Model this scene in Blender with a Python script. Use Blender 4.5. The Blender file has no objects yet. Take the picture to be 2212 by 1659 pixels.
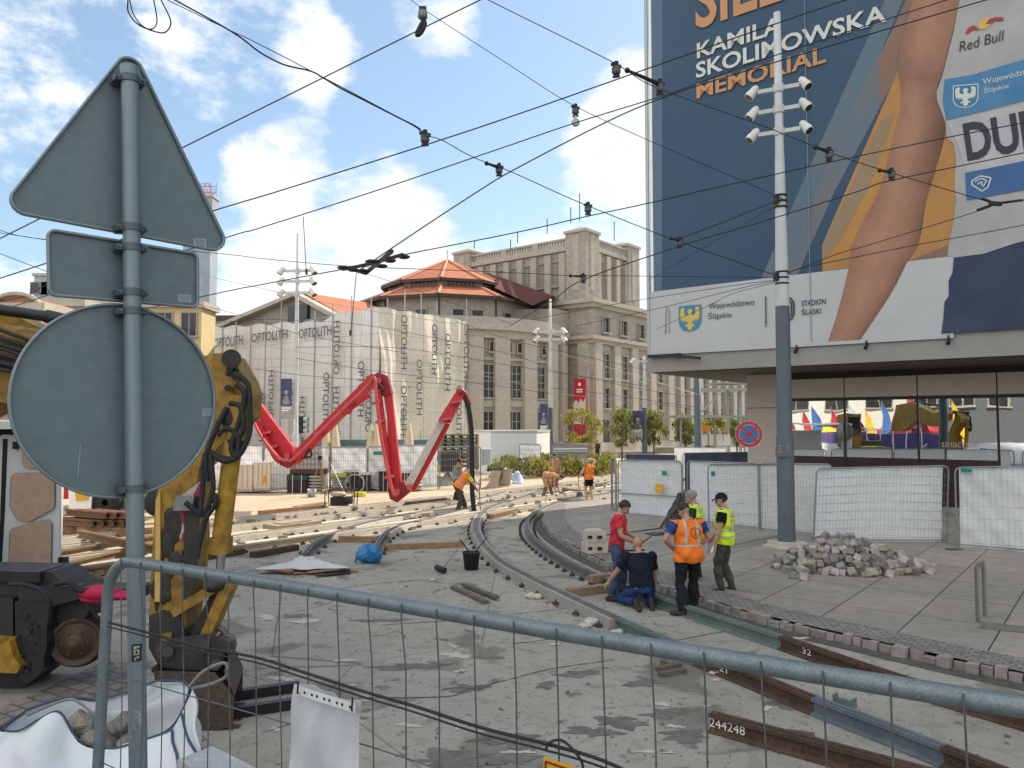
import bpy, bmesh, math, random
import numpy as np
from mathutils import Vector, Matrix
rnd = random.Random(7)
R = math.radians
SC = bpy.context.scene
COL = SC.collection
# ------------------------------------------------------------------ camera, sky, sun, exposure
FPX, CX, CY = 1660.0, 1106.0, 829.5            # focal length and image centre for a 2212 px wide picture
CAMZ, PITCH = 3.0, R(3.0)
cd = bpy.data.cameras.new('camera'); cam = bpy.data.objects.new('camera', cd); COL.objects.link(cam)
cd.sensor_width = 36; cd.lens = FPX/2212*36; cd.clip_start = 0.05; cd.clip_end = 3000
cam.location = (0, 0, CAMZ); cam.rotation_euler = (R(90)+PITCH, 0, 0)
SC.camera = cam
SUN_AZ, SUN_EL = R(45.5), R(43)                  # azimuth measured clockwise from +Y
sd = bpy.data.lights.new('sun', 'SUN'); sun = bpy.data.objects.new('sun', sd); COL.objects.link(sun)
sd.energy = 5.0; sd.angle = R(0.5); sd.color = (1.0, 0.88, 0.72)
svec = Vector((math.sin(SUN_AZ)*math.cos(SUN_EL), math.cos(SUN_AZ)*math.cos(SUN_EL), math.sin(SUN_EL)))
sun.rotation_euler = svec.to_track_quat('Z', 'Y').to_euler()
SC.view_settings.view_transform = 'Standard'; SC.view_settings.look = 'None'
SC.view_settings.gamma = 1; SC.view_settings.use_curve_mapping = False
SC.view_settings.exposure = 0.40
W = bpy.data.worlds.new('World'); SC.world = W; W.use_nodes = True
nt = W.node_tree; nt.nodes.clear()
def N(t, typ, **kw):
    n = t.nodes.new(typ)
    for k, v in kw.items(): setattr(n, k, v)
    return n
def build_sky():
    L = nt.links.new
    out = N(nt, 'ShaderNodeOutputWorld'); bg = N(nt, 'ShaderNodeBackground'); L(bg.outputs[0], out.inputs[0])
    bg.inputs['Strength'].default_value = 0.145
    sky = N(nt, 'ShaderNodeTexSky', sky_type='NISHITA'); sky.sun_disc = False
    sky.sun_elevation = SUN_EL; sky.sun_rotation = SUN_AZ; sky.air_density = 1.0; sky.dust_density = 0.6; sky.ozone_density = 1.5
    tc = N(nt, 'ShaderNodeTexCoord')
    def math_(op, a, b=None, c=None, clamp=False):
        n = N(nt, 'ShaderNodeMath', operation=op); n.use_clamp = clamp
        for i, v in enumerate((a, b, c)):
            if v is None: continue
            if isinstance(v, (int, float)): n.inputs[i].default_value = v
            else: L(v, n.inputs[i])
        return n.outputs[0]
    nz = N(nt, 'ShaderNodeTexNoise'); nz.inputs['Scale'].default_value = 5.5; nz.inputs['Detail'].default_value = 9; nz.inputs['Roughness'].default_value = .62
    nz2 = N(nt, 'ShaderNodeTexNoise'); nz2.inputs['Scale'].default_value = 17; nz2.inputs['Detail'].default_value = 6; nz2.inputs['Roughness'].default_value = .6
    mp = N(nt, 'ShaderNodeMapping'); mp.inputs['Scale'].default_value = (1, 1, 1.7)
    L(tc.outputs['Generated'], mp.inputs[0]); L(mp.outputs[0], nz.inputs['Vector']); L(mp.outputs[0], nz2.inputs['Vector'])
    # cumulus banks, rear and overhead ones added unseen as fill light: (azimuth deg, elevation deg, radius deg, weight)
    banks = [(-32.5, 21, 4.2, .88), (-32, 15, 3.2, .75), (-22, 26.5, 4.6, .85), (-15, 25.5, 2.6, .95), (-17, 17.5, 3.0, .85), (-15.5, 12, 4.5, .95), (-9.5, 13, 4.4, 1.05), (-13, 6, 8, .9), (-4, 8.5, 5, .9), (-28, 29, 3, .7),
             (7, 15, 3.4, .9), (10, 20.5, 4.2, 1.05), (9.5, 13, 5, 1.0), (3, 12, 2.5, .8), (-30, 6, 7, .7), (-6, 29, 2.4, .75), (3, 4, 9, .8), (-45, 25, 8, .5),
             (-70, 20, 16, .9), (-110, 30, 20, .9), (60, 25, 14, .8), (110, 35, 18, .8), (170, 30, 30, 1.5), (-150, 25, 26, 1.5), (-115, 45, 24, 1.4), (150, 55, 26, 1.4), (-160, 60, 28, 1.4), (-60, 60, 14, .9), (25, 55, 10, .5)]
    tot = None
    for az, el, rad, w in banks:
        d = (math.sin(R(az))*math.cos(R(el)), math.cos(R(az))*math.cos(R(el)), math.sin(R(el)))
        dp = N(nt, 'ShaderNodeVectorMath', operation='DOT_PRODUCT'); nrm = N(nt, 'ShaderNodeVectorMath', operation='NORMALIZE')
        L(tc.outputs['Generated'], nrm.inputs[0]); L(nrm.outputs[0], dp.inputs[0]); dp.inputs[1].default_value = d
        mr = N(nt, 'ShaderNodeMapRange'); mr.interpolation_type = 'SMOOTHSTEP'
        L(dp.outputs['Value'], mr.inputs[0]); mr.inputs[1].default_value = math.cos(R(rad*1.9)); mr.inputs[2].default_value = 1.0
        mr.inputs[3].default_value = 0; mr.inputs[4].default_value = w
        tot = mr.outputs[0] if tot is None else math_('MAXIMUM', tot, mr.outputs[0])
    n1 = math_('MULTIPLY_ADD', nz.outputs[0], 2.6, -1.3)
    n2 = math_('MULTIPLY_ADD', nz2.outputs[0], 1.1, -0.55)
    dens = math_('ADD', math_('ADD', tot, n1), n2)
    cov = N(nt, 'ShaderNodeMapRange'); cov.interpolation_type = 'SMOOTHSTEP'; L(dens, cov.inputs[0]); cov.inputs[1].default_value = .48; cov.inputs[2].default_value = 1.1
    cov.inputs[4].default_value = 0.93
    # cloud tone: soft grey undersides where the bank is thick
    tone = N(nt, 'ShaderNodeMapRange'); L(math_('ADD', n2, math_('MULTIPLY', dens, .5)), tone.inputs[0]); tone.inputs[1].default_value = .25; tone.inputs[2].default_value = .75
    cr = N(nt, 'ShaderNodeMixRGB'); L(tone.outputs[0], cr.inputs[0]); cr.inputs[1].default_value = (7.6, 7.5, 7.25, 1); cr.inputs[2].default_value = (6.1, 6.15, 6.2, 1)
    dps = N(nt, 'ShaderNodeVectorMath', operation='DOT_PRODUCT'); L(tc.outputs['Generated'], dps.inputs[0]); dps.inputs[1].default_value = (math.sin(SUN_AZ), math.cos(SUN_AZ), 0)
    lit = N(nt, 'ShaderNodeMapRange'); L(dps.outputs['Value'], lit.inputs[0]); lit.inputs[1].default_value = -.55; lit.inputs[2].default_value = .55; lit.inputs[3].default_value = 1.35; lit.inputs[4].default_value = .86   # unseen clouds opposite the sun brightened as added fill, those towards it dimmed
    crl = N(nt, 'ShaderNodeVectorMath', operation='SCALE'); L(cr.outputs[0], crl.inputs[0]); L(lit.outputs[0], crl.inputs['Scale'])
    skym = N(nt, 'ShaderNodeMixRGB', blend_type='MULTIPLY'); skym.inputs[0].default_value = 1; L(sky.outputs[0], skym.inputs[1]); skym.inputs[2].default_value = (1.05, 1.0, .93, 1)
    # thin high haze that whitens the blue
    hz = N(nt, 'ShaderNodeMixRGB'); hz.inputs[0].default_value = .22; L(skym.outputs[0], hz.inputs[1]); hz.inputs[2].default_value = (2.9, 4.6, 6.0, 1)
    mx = N(nt, 'ShaderNodeMixRGB'); L(cov.outputs[0], mx.inputs[0]); L(hz.outputs[0], mx.inputs[1]); L(crl.outputs[0], mx.inputs[2])
    L(mx.outputs[0], bg.inputs['Color'])
build_sky()

# ------------------------------------------------------------------ picture -> world helpers
_f = Vector((0, math.cos(PITCH), math.sin(PITCH))); _u = Vector((0, -math.sin(PITCH), math.cos(PITCH))); _r = Vector((1, 0, 0)); _c = Vector((0, 0, CAMZ))
def ray(u, v): return _f + _r*((u-CX)/FPX) + _u*((CY-v)/FPX)
def P(u, v, Y):
    d = ray(u, v); return _c + d*(Y/d.y)
def G(u, v, z=0.0):
    d = ray(u, v); return _c + d*((z-CAMZ)/d.z)
def PL(u, v, p0, n):
    d = ray(u, v); p0 = Vector(p0); return _c + d*((p0-_c).dot(n)/d.dot(n))
A1, A2 = R(-51.5), R(38.5)                      # the two street directions
D1 = Vector((math.sin(A1), math.cos(A1), 0)); D2 = Vector((math.sin(A2), math.cos(A2), 0)); UP = Vector((0, 0, 1))
def az(deg): return Vector((math.sin(R(deg)), math.cos(R(deg)), 0))

# ------------------------------------------------------------------ materials
MATS = {}
def mat(name, col, rough=.75, metal=0., var=.25, scale=4., col2=None, bump=0., bscale=40., spec=.4, fine=.0, stretch=None, trans=0., alpha=1., emit=0.):
    if name in MATS: return MATS[name]
    m = bpy.data.materials.new(name); m.use_nodes = True; t = m.node_tree; L = t.links.new
    b = t.nodes['Principled BSDF']
    b.inputs['Roughness'].default_value = rough; b.inputs['Metallic'].default_value = metal; b.inputs['Specular IOR Level'].default_value = spec
    b.inputs['Transmission Weight'].default_value = trans; b.inputs['Alpha'].default_value = alpha
    tc = N(t, 'ShaderNodeTexCoord'); src = tc.outputs['Object']
    if stretch:
        mp = N(t, 'ShaderNodeMapping'); mp.inputs['Scale'].default_value = stretch; L(src, mp.inputs[0]); src = mp.outputs[0]
    nz = N(t, 'ShaderNodeTexNoise'); nz.inputs['Scale'].default_value = scale; nz.inputs['Detail'].default_value = 6; nz.inputs['Roughness'].default_value = .65
    L(src, nz.inputs['Vector'])
    mr = N(t, 'ShaderNodeMapRange'); L(nz.outputs[0], mr.inputs[0]); mr.inputs[1].default_value = .32; mr.inputs[2].default_value = .68
    mx = N(t, 'ShaderNodeMixRGB'); L(mr.outputs[0], mx.inputs[0])
    c = tuple(col)+(1,); c2 = (tuple(col2)+(1,)) if col2 else tuple(x*(1-var) for x in col)+(1,)
    mx.inputs[1].default_value = c2; mx.inputs[2].default_value = c
    o = mx.outputs[0]
    if fine:
        n2 = N(t, 'ShaderNodeTexNoise'); n2.inputs['Scale'].default_value = scale*9; n2.inputs['Detail'].default_value = 4; L(src, n2.inputs['Vector'])
        m2 = N(t, 'ShaderNodeMixRGB', blend_type='MULTIPLY'); m2.inputs[0].default_value = fine; L(o, m2.inputs[1])
        r2 = N(t, 'ShaderNodeMapRange'); L(n2.outputs[0], r2.inputs[0]); r2.inputs[1].default_value = .3; r2.inputs[2].default_value = .6; L(r2.outputs[0], m2.inputs[2]); o = m2.outputs[0]
    L(o, b.inputs['Base Color'])
    rr = N(t, 'ShaderNodeMapRange'); L(nz.outputs[0], rr.inputs[0]); rr.inputs[3].default_value = max(0, rough-.1); rr.inputs[4].default_value = min(1, rough+.1); L(rr.outputs[0], b.inputs['Roughness'])
    if bump:
        nb = N(t, 'ShaderNodeTexNoise'); nb.inputs['Scale'].default_value = bscale; nb.inputs['Detail'].default_value = 5; L(src, nb.inputs['Vector'])
        bp = N(t, 'ShaderNodeBump'); bp.inputs['Strength'].default_value = bump; bp.inputs['Distance'].default_value = .02; L(nb.outputs[0], bp.inputs['Height']); L(bp.outputs[0], b.inputs['Normal'])
    if emit:
        L(o, b.inputs['Emission Color']); b.inputs['Emission Strength'].default_value = emit
    MATS[name] = m; return m

# ------------------------------------------------------------------ object helpers
XF = {}
def tag(o, label=None, cat=None, group=None, kind=None):
    if label: o['label'] = label
    if cat: o['category'] = cat
    if group: o['group'] = group
    if kind: o['kind'] = kind
    return o
def T(name, label, cat, loc=(0, 0, 0), rz=0., group=None):
    o = bpy.data.objects.new(name, None); COL.objects.link(o); o.empty_display_size = .2
    o.location = loc; o.rotation_euler = (0, 0, rz)
    XF[o.name] = Matrix.Translation(Vector(loc)) @ Matrix.Rotation(rz, 4, 'Z')
    return tag(o, label, cat, group)
KIDS = {}
def note(o, parent):
    KIDS.setdefault(parent.name, []).append(o)
def copy_tree(o, parent=None, loc=None, rz=None, label=None, scale=None):
    c = o.copy(); COL.objects.link(c)
    if parent is not None: c.parent = parent; note(c, parent)
    if loc is not None: c.location = loc
    if rz is not None: c.rotation_euler = (0, 0, rz)
    if label: c['label'] = label
    if scale is not None: c.scale = (scale,)*3 if isinstance(scale, (int, float)) else scale
    for k in list(KIDS.get(o.name, [])): copy_tree(k, c)
    return c
def frame(d, up=UP):
    d = Vector(d).normalized(); u = Vector(up)
    if abs(d.dot(u)) > .98: u = Vector((1, 0, 0)) if abs(d.x) < .9 else Vector((0, 1, 0))
    x = d.cross(u).normalized(); y = x.cross(d).normalized(); return x, y, d
def spline(pts, n=6, closed=False):
    p = [Vector(q) for q in pts]
    if len(p) < 3: return p
    out = []
    for i in range(len(p)-1):
        p0 = p[i-1] if i > 0 else p[0]*2-p[1]; p1 = p[i]; p2 = p[i+1]; p3 = p[i+2] if i+2 < len(p) else p[-1]*2-p[-2]
        for k in range(n):
            t = k/n; out.append(.5*((2*p1)+(p2-p0)*t+(2*p0-5*p1+4*p2-p3)*t*t+(3*p1-p0-3*p2+p3)*t**3))
    out.append(p[-1]); return out
class MB:
    def __init__(s): s.v = []; s.f = []; s.m = []; s.sm = []; s.k = 0
    def add(s, vs, fs, smooth=False):
        b = len(s.v); s.v += [tuple(x) for x in vs]
        for f in fs: s.f.append(tuple(b+i for i in f)); s.m.append(s.k); s.sm.append(smooth)
        return s
    def obox(s, c, ax, ay, az_):           # centre and half-axis vectors
        c = Vector(c); ax = Vector(ax); ay = Vector(ay); az_ = Vector(az_)
        vs = [c+ax*i+ay*j+az_*k for k in (-1, 1) for j in (-1, 1) for i in (-1, 1)]
        return s.add(vs, [(0, 2, 3, 1), (4, 5, 7, 6), (0, 1, 5, 4), (2, 6, 7, 3), (0, 4, 6, 2), (1, 3, 7, 5)])
    def box(s, c, size, rz=0.):
        h = Vector(size)*.5; cc, ss = math.cos(rz), math.sin(rz)
        return s.obox(c, Vector((cc, ss, 0))*h.x, Vector((-ss, cc, 0))*h.y, UP*h.z)
    def wb(s, o, e, n, s0, s1, z0, z1, n0, n1):   # box in a wall's frame: along e, up, out along n
        o = Vector(o); c = o+e*(s0+s1)/2+n*(n0+n1)/2; c.z = (z0+z1)/2
        return s.obox(c, e*(s1-s0)/2, n*(n1-n0)/2, UP*(z1-z0)/2)
    def bar(s, p, q, w, h=None, up=UP):
        p = Vector(p); q = Vector(q); h = w if h is None else h; x, y, d = frame(q-p, up)
        return s.obox((p+q)/2, x*w/2, y*h/2, (q-p)/2)
    def tube(s, pts, r, seg=8, cap=True, smooth=True):
        pts = [Vector(p) for p in pts]; n = len(pts); vs = []; x = None
        rr = r if isinstance(r, (list, tuple)) else [r]*n
        for i, p in enumerate(pts):
            d = (pts[min(i+1, n-1)]-pts[max(i-1, 0)]).normalized()
            if x is None: x, y, _ = frame(d)
            else:
                x = (x-d*x.dot(d)).normalized(); y = x.cross(d)
            for k in range(seg):
                a = 2*math.pi*k/seg; vs.append(p+(x*math.cos(a)+y*math.sin(a))*rr[i])
        fs = [(i*seg+k, i*seg+(k+1) % seg, (i+1)*seg+(k+1) % seg, (i+1)*seg+k) for i in range(n-1) for k in range(seg)]
        s.add(vs, fs, smooth)
        if cap:
            s.add(vs[:seg], [tuple(range(seg-1, -1, -1))]); s.add(vs[-seg:], [tuple(range(seg))])
        return s
    def cyl(s, p, q, r, r2=None, seg=16): return s.tube([p, q], [r, r if r2 is None else r2], seg)
    def lathe(s, c, prof, seg=20, axis=UP, a0=0., a1=2*math.pi, smooth=True):
        c = Vector(c); x, y, d = frame(axis); full = abs(a1-a0) > 6.28; m = seg if full else seg+1; vs = []
        for r, z in prof:
            for k in range(m):
                a = a0+(a1-a0)*k/seg; vs.append(c+d*z+(x*math.cos(a)+y*math.sin(a))*r)
        fs = []
        for i in range(len(prof)-1):
            for k in range(seg):
                k2 = (k+1) % m; fs.append((i*m+k, i*m+k2, (i+1)*m+k2, (i+1)*m+k))
        return s.add(vs, fs, smooth)
    def prism(s, poly, off, cap=True):     # poly: 3-D outline, off: extrusion vector
        p = [Vector(q) for q in poly]; n = len(p); off = Vector(off)
        fs = [(i, (i+1) % n, n+(i+1) % n, n+i) for i in range(n)]
        if cap: fs += [tuple(range(n-1, -1, -1)), tuple(range(n, 2*n))]
        return s.add(p+[q+off for q in p], fs)
    def ell(s, c, r, ax=None, seg=12, rings=8):
        c = Vector(c); r = (r, r, r) if isinstance(r, (int, float)) else r
        X, Y, Z = ax if ax else (Vector((1, 0, 0)), Vector((0, 1, 0)), UP); vs = []; fs = []
        for i in range(1, rings):
            th = math.pi*i/rings
            for k in range(seg):
                a = 2*math.pi*k/seg; vs.append(c+X*r[0]*math.sin(th)*math.cos(a)+Y*r[1]*math.sin(th)*math.sin(a)+Z*r[2]*math.cos(th))
        vs += [c+Z*r[2], c-Z*r[2]]; t, b = len(vs)-2, len(vs)-1
        for i in range(rings-2):
            for k in range(seg): fs.append((i*seg+k, (i+1)*seg+k, (i+1)*seg+(k+1) % seg, i*seg+(k+1) % seg))
        for k in range(seg): fs += [(t, k, (k+1) % seg), (b, (rings-2)*seg+(k+1) % seg, (rings-2)*seg+k)]
        return s.add(vs, fs, True)
    def grid(s, fn, nu, nv, smooth=True):
        vs = [fn(i/nu, j/nv) for j in range(nv+1) for i in range(nu+1)]; m = nu+1
        return s.add(vs, [(j*m+i, j*m+i+1, (j+1)*m+i+1, (j+1)*m+i) for j in range(nv) for i in range(nu)], smooth)
    def sweep(s, pts, prof, cap=True, smooth=False):   # prof: (across, up) outline carried level along pts
        pts = [Vector(p) for p in pts]; n = len(pts); m = len(prof); vs = []
        for i, p in enumerate(pts):
            d = pts[min(i+1, n-1)]-pts[max(i-1, 0)]; d.z = 0; d.normalize(); x = Vector((d.y, -d.x, 0))
            vs += [p+x*a+UP*b for a, b in prof]
        fs = [(i*m+k, i*m+(k+1) % m, (i+1)*m+(k+1) % m, (i+1)*m+k) for i in range(n-1) for k in range(m)]
        if cap: fs += [tuple(range(m-1, -1, -1)), tuple((n-1)*m+k for k in range(m))]
        return s.add(vs, fs, smooth)
    def build(s, name, m, parent=None, local=False, fix=False):
        me = bpy.data.meshes.new(name)
        vs = s.v
        if parent is not None and not local:
            M_ = XF[parent.name]; inv = M_.inverted(); vs = [tuple(inv @ Vector(v)) for v in vs]
        me.from_pydata(vs, [], s.f)
        for q in (m if isinstance(m, (list, tuple)) else [m]): me.materials.append(q)
        me.polygons.foreach_set('material_index', s.m); me.polygons.foreach_set('use_smooth', s.sm)
        if fix:
            bm = bmesh.new(); bm.from_mesh(me); bmesh.ops.recalc_face_normals(bm, faces=bm.faces); bm.to_mesh(me); bm.free()
        me.update()
        o = bpy.data.objects.new(name, me); COL.objects.link(o)
        if parent is not None:
            o.parent = parent; XF[o.name] = XF[parent.name]; note(o, parent)
        else: XF[o.name] = Matrix.Identity(4)
        return o
def centre(o, base=True):
    """move a top-level mesh's origin to the foot of its own geometry"""
    me = o.data; n = len(me.vertices); a = np.empty(n*3); me.vertices.foreach_get('co', a); a = a.reshape(-1, 3)
    c = (a.min(0)+a.max(0))/2; c[2] = a[:, 2].min() if base else c[2]
    a -= c; me.vertices.foreach_set('co', a.ravel()); me.update(); o.location = Vector(c); XF[o.name] = Matrix.Translation(Vector(c)); return o
def solo(mb, name, m, label, cat, group=None, kind=None, org=True):
    o = mb.build(name, m)
    if org: centre(o)
    return tag(o, label, cat, group, kind)
# ------------------------------------------------------------------ lettering: a text fitted into a rectangle of a plane
def letters(parent, txt, o, e, w, h, m, depth=.004, n=None, shear=0., bold=0., up=UP, mirror=False, name='lettering', spacing=1.):
    """o: world point of the lower left corner, e: reading direction, w/h: size of the whole word, n: outward normal"""
    cu = bpy.data.curves.new('lettering', 'FONT'); cu.body = txt; cu.offset = bold; cu.shear = shear; cu.resolution_u = 3; cu.space_character = spacing
    ob = bpy.data.objects.new('lettering', cu); COL.objects.link(ob)
    dg = bpy.context.evaluated_depsgraph_get(); me = bpy.data.meshes.new_from_object(ob.evaluated_get(dg))
    bpy.data.objects.remove(ob); bpy.data.curves.remove(cu)
    nv = len(me.vertices); a = np.empty(nv*3); me.vertices.foreach_get('co', a); a = a.reshape(-1, 3)
    lo = a.min(0); sp = a.max(0)-lo; e = Vector(e).normalized(); up = Vector(up).normalized()
    n = e.cross(up).normalized() if n is None else Vector(n).normalized()
    vs = []
    for p in a:
        x = (p[0]-lo[0])/sp[0]; y = (p[1]-lo[1])/sp[1]
        if mirror: x = 1-x
        vs.append(Vector(o)+e*(x*w)+up*(y*h)+n*depth)
    mb = MB(); mb.add(vs, [tuple(p.vertices) for p in me.polygons]); bpy.data.meshes.remove(me)
    return mb.build(name, m, parent)
def letters_px(parent, txt, p0, nrm, e, bl, br, tl, m, depth=.01, **kw):
    """bl, br, tl: picture points of the word's lower-left, lower-right and upper-left corner, cast on the plane"""
    a, b, c = (PL(*q, p0, nrm) for q in (bl, br, tl)); o = Vector((a.x, a.y, a.z))
    return letters(parent, txt, o, e, (b-a).dot(e), (c-a).z, m, depth, n=nrm, **kw)
# ------------------------------------------------------------------ ground, pavement, rails
def concrete_mat(name, c1, c2, stain=1.):
    m = mat(name, c1, rough=.9, col2=c2, scale=.35, bump=.6, bscale=11, spec=.2); t = m.node_tree; L = t.links.new; b = t.nodes['Principled BSDF']
    src = b.inputs['Base Color'].links[0].from_socket; tc = N(t, 'ShaderNodeTexCoord')
    def noise(sc, det, lo, hi, st=None):
        v = tc.outputs['Object']
        if st: mp = N(t, 'ShaderNodeMapping'); mp.inputs['Scale'].default_value = st; mp.inputs['Rotation'].default_value = (0, 0, .3); L(v, mp.inputs[0]); v = mp.outputs[0]
        n = N(t, 'ShaderNodeTexNoise'); n.inputs['Scale'].default_value = sc; n.inputs['Detail'].default_value = det; n.inputs['Distortion'].default_value = .6; L(v, n.inputs['Vector'])
        r = N(t, 'ShaderNodeMapRange'); L(n.outputs[0], r.inputs[0]); r.inputs[1].default_value = lo; r.inputs[2].default_value = hi; r.inputs[1].default_value, r.inputs[2].default_value = hi, lo; r.inputs[3].default_value = 1; r.inputs[4].default_value = 0
        return r.outputs[0]
    def mul(a, fac, k, col):
        x = N(t, 'ShaderNodeMixRGB', blend_type='MULTIPLY'); mm = N(t, 'ShaderNodeMath', operation='MULTIPLY'); mm.inputs[1].default_value = k; L(fac, mm.inputs[0]); L(mm.outputs[0], x.inputs[0])
        L(a, x.inputs[1]); x.inputs[2].default_value = col+(1,); return x.outputs[0]
    o = mul(src, noise(.22, 4, .60, .35), .45*stain, (.62, .61, .58))
    o = mul(o, noise(.8, 7, .42, .36), .7*stain, (.45, .44, .42))            # damp stains
    o = mul(o, noise(2.6, 6, .37, .33), .7*stain, (.40, .40, .40))
    o = mul(o, noise(9, 3, .335, .30), .75, (.35, .34, .33))               # specks
    o = mul(o, noise(45, 3, .45, .3), .5, (.55, .55, .55)); o = mul(o, noise(4.5, 8, .46, .40), .35, (.62, .61, .58)); o = mul(o, noise(22, 2, .315, .29), .8, (.3, .29, .28))
    # hairline joints
    vr = N(t, 'ShaderNodeTexVoronoi', feature='DISTANCE_TO_EDGE'); vr.inputs['Scale'].default_value = .16; L(tc.outputs['Object'], vr.inputs['Vector'])
    rr = N(t, 'ShaderNodeMapRange'); L(vr.outputs[0], rr.inputs[0]); rr.inputs[1].default_value = .0; rr.inputs[2].default_value = .0025; rr.inputs[3].default_value = 1; rr.inputs[4].default_value = 0
    o = mul(o, rr.outputs[0], .75, (.3, .3, .3))
    L(o, b.inputs['Base Color']); return m
M_CONC = concrete_mat('concrete', (.36, .345, .30), (.275, .264, .232))
M_SUNDUST = concrete_mat('sunlit_dusty_concrete', (.52, .43, .31), (.43, .355, .26), .4)  # lit copy of the concrete, dust and sunshine both in the colour
M_HAUNCH = mat('fresh_concrete', (.54, .50, .42), .9, col2=(.43, .40, .34), scale=1.6, bump=.15, bscale=14, fine=.2)
M_HAUNCHG = mat('shaded_casing_concrete', (.31, .30, .26), .9, col2=(.24, .235, .205), scale=1.6, bump=.15, bscale=14, fine=.25)  # darker copy of the casing for the curved rails, shade in its colour
M_RAILTOP = mat('rail_steel', (.24, .24, .235), .5, .3, scale=6, col2=(.12, .125, .13), fine=.4)
M_RUST = mat('rusty_steel', (.115, .064, .046), .85, 0, scale=4, col2=(.06, .037, .03), fine=.5, bump=.3, bscale=60)
M_PRIMER = mat('green_grey_primer', (.14, .19, .175), .6, 0, scale=2, col2=(.10, .145, .135), fine=.2)
M_DARK = mat('black_rubber', (.02, .021, .024), .7, var=.4, scale=9)
M_WOOD = mat('sawn_timber', (.36, .22, .12), .85, scale=5, col2=(.23, .135, .075), stretch=(1, 1, 1), fine=.4)
M_STEEL = mat('galvanised_steel', (.42, .46, .48), .45, .55, scale=14, col2=(.34, .38, .40), fine=.25)
M_WHITE = mat('white_paint', (.8, .8, .78), .5, var=.08)
def slab_mat():
    m = mat('paving_slabs', (.32, .29, .25), .85, col2=(.25, .23, .20), scale=.5, bump=.2, bscale=20, fine=.2); t = m.node_tree; L = t.links.new; b = t.nodes['Principled BSDF']
    src = b.inputs['Base Color'].links[0].from_socket; tc = N(t, 'ShaderNodeTexCoord'); mp = N(t, 'ShaderNodeMapping'); mp.inputs['Rotation'].default_value = (0, 0, A2); mp.inputs['Location'].default_value = (.35, .2, 0)
    L(tc.outputs['Object'], mp.inputs[0]); br = N(t, 'ShaderNodeTexBrick'); L(mp.outputs[0], br.inputs['Vector'])
    br.offset = 0.0; br.inputs['Scale'].default_value = 1; br.inputs['Brick Width'].default_value = 1.1; br.inputs['Row Height'].default_value = 1.65; br.inputs['Mortar Size'].default_value = .011
    br.inputs['Color1'].default_value = (1, 1, 1, 1); br.inputs['Color2'].default_value = (.84, .84, .85, 1); br.inputs['Mortar'].default_value = (.16, .16, .16, 1)
    x = N(t, 'ShaderNodeMixRGB', blend_type='MULTIPLY'); x.inputs[0].default_value = 1; L(src, x.inputs[1]); L(br.outputs['Color'], x.inputs[2]); L(x.outputs[0], b.inputs['Base Color']); return m
def sett_mat(name='granite_setts', sc=1., rot=A2):
    m = mat(name, (.30, .275, .25), .9, col2=(.2, .19, .18), scale=3, bump=.3, bscale=25, fine=.3); t = m.node_tree; L = t.links.new; b = t.nodes['Principled BSDF']
    src = b.inputs['Base Color'].links[0].from_socket; tc = N(t, 'ShaderNodeTexCoord'); mp = N(t, 'ShaderNodeMapping'); mp.inputs['Rotation'].default_value = (0, 0, rot); L(tc.outputs['Object'], mp.inputs[0])
    br = N(t, 'ShaderNodeTexBrick'); L(mp.outputs[0], br.inputs['Vector']); br.inputs['Scale'].default_value = sc; br.inputs['Brick Width'].default_value = .13; br.inputs['Row Height'].default_value = .11; br.inputs['Mortar Size'].default_value = .012
    br.inputs['Color1'].default_value = (1, 1, 1, 1); br.inputs['Color2'].default_value = (.72, .7, .68, 1); br.inputs['Mortar'].default_value = (.48, .46, .44, 1)
    x = N(t, 'ShaderNodeMixRGB', blend_type='MULTIPLY'); x.inputs[0].default_value = 1; L(src, x.inputs[1]); L(br.outputs['Color'], x.inputs[2]); L(x.outputs[0], b.inputs['Base Color']); return m
M_SLAB = slab_mat(); M_SETT = sett_mat()

g = MB(); g.add([(-900, -300, 0), (900, -300, 0), (900, 1500, 0), (-900, 1500, 0)], [(0, 1, 2, 3)])
tag(g.build('ground', M_CONC), kind='structure')
# dusty working strip, paler where the sun falls: sunlight put into its colour
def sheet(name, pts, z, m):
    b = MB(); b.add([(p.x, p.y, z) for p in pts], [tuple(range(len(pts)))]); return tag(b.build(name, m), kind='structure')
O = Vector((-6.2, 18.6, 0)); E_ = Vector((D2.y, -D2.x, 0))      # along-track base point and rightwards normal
sheet('works_yard', [O+E_*.42-D2*30, O+E_*.42+D2*9.3, O+E_*5+D2*10.5, O+E_*12+D2*14, O+E_*12+D2*70, O-E_*60+D2*70, O-E_*60-D2*30], .004, M_SUNDUST)
# pavement on the right with a sett edging, one kerb step up
edge_px = [(1185, 1085), (1178, 1118), (1196, 1150), (1262, 1190), (1340, 1225), (1430, 1262), (1520, 1290), (1600, 1316), (1720, 1345), (1900, 1385), (2060, 1421), (2212, 1452), (2420, 1500)]
edge = spline([G(u, v, .12) for u, v in edge_px], 5)
def offset(path, d):
    out = []
    for i, p in enumerate(path):
        t = path[min(i+1, len(path)-1)]-path[max(i-1, 0)]; t.z = 0; t.normalize(); out.append(p+Vector((t.y, -t.x, 0))*d)
    return out
inner = offset(edge, -.62)
far = [Vector((40, 4, .12)), Vector((60, 40, .12)), Vector((42, 70, .12)), Vector((12, 55, .12))]
def fill_poly(name, pts, z0, z1, m):
    b = MB(); q = [Vector((p.x, p.y, z0)) for p in pts]; b.prism(q, UP*(z1-z0)); return tag(b.build(name, m, fix=True), kind='structure')
fill_poly('pavement', inner+far, -.05, .12, M_SLAB)
b = MB(); n = len(edge); vs = [Vector((p.x, p.y, .124)) for p in edge]+[Vector((p.x, p.y, .124)) for p in inner]
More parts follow.
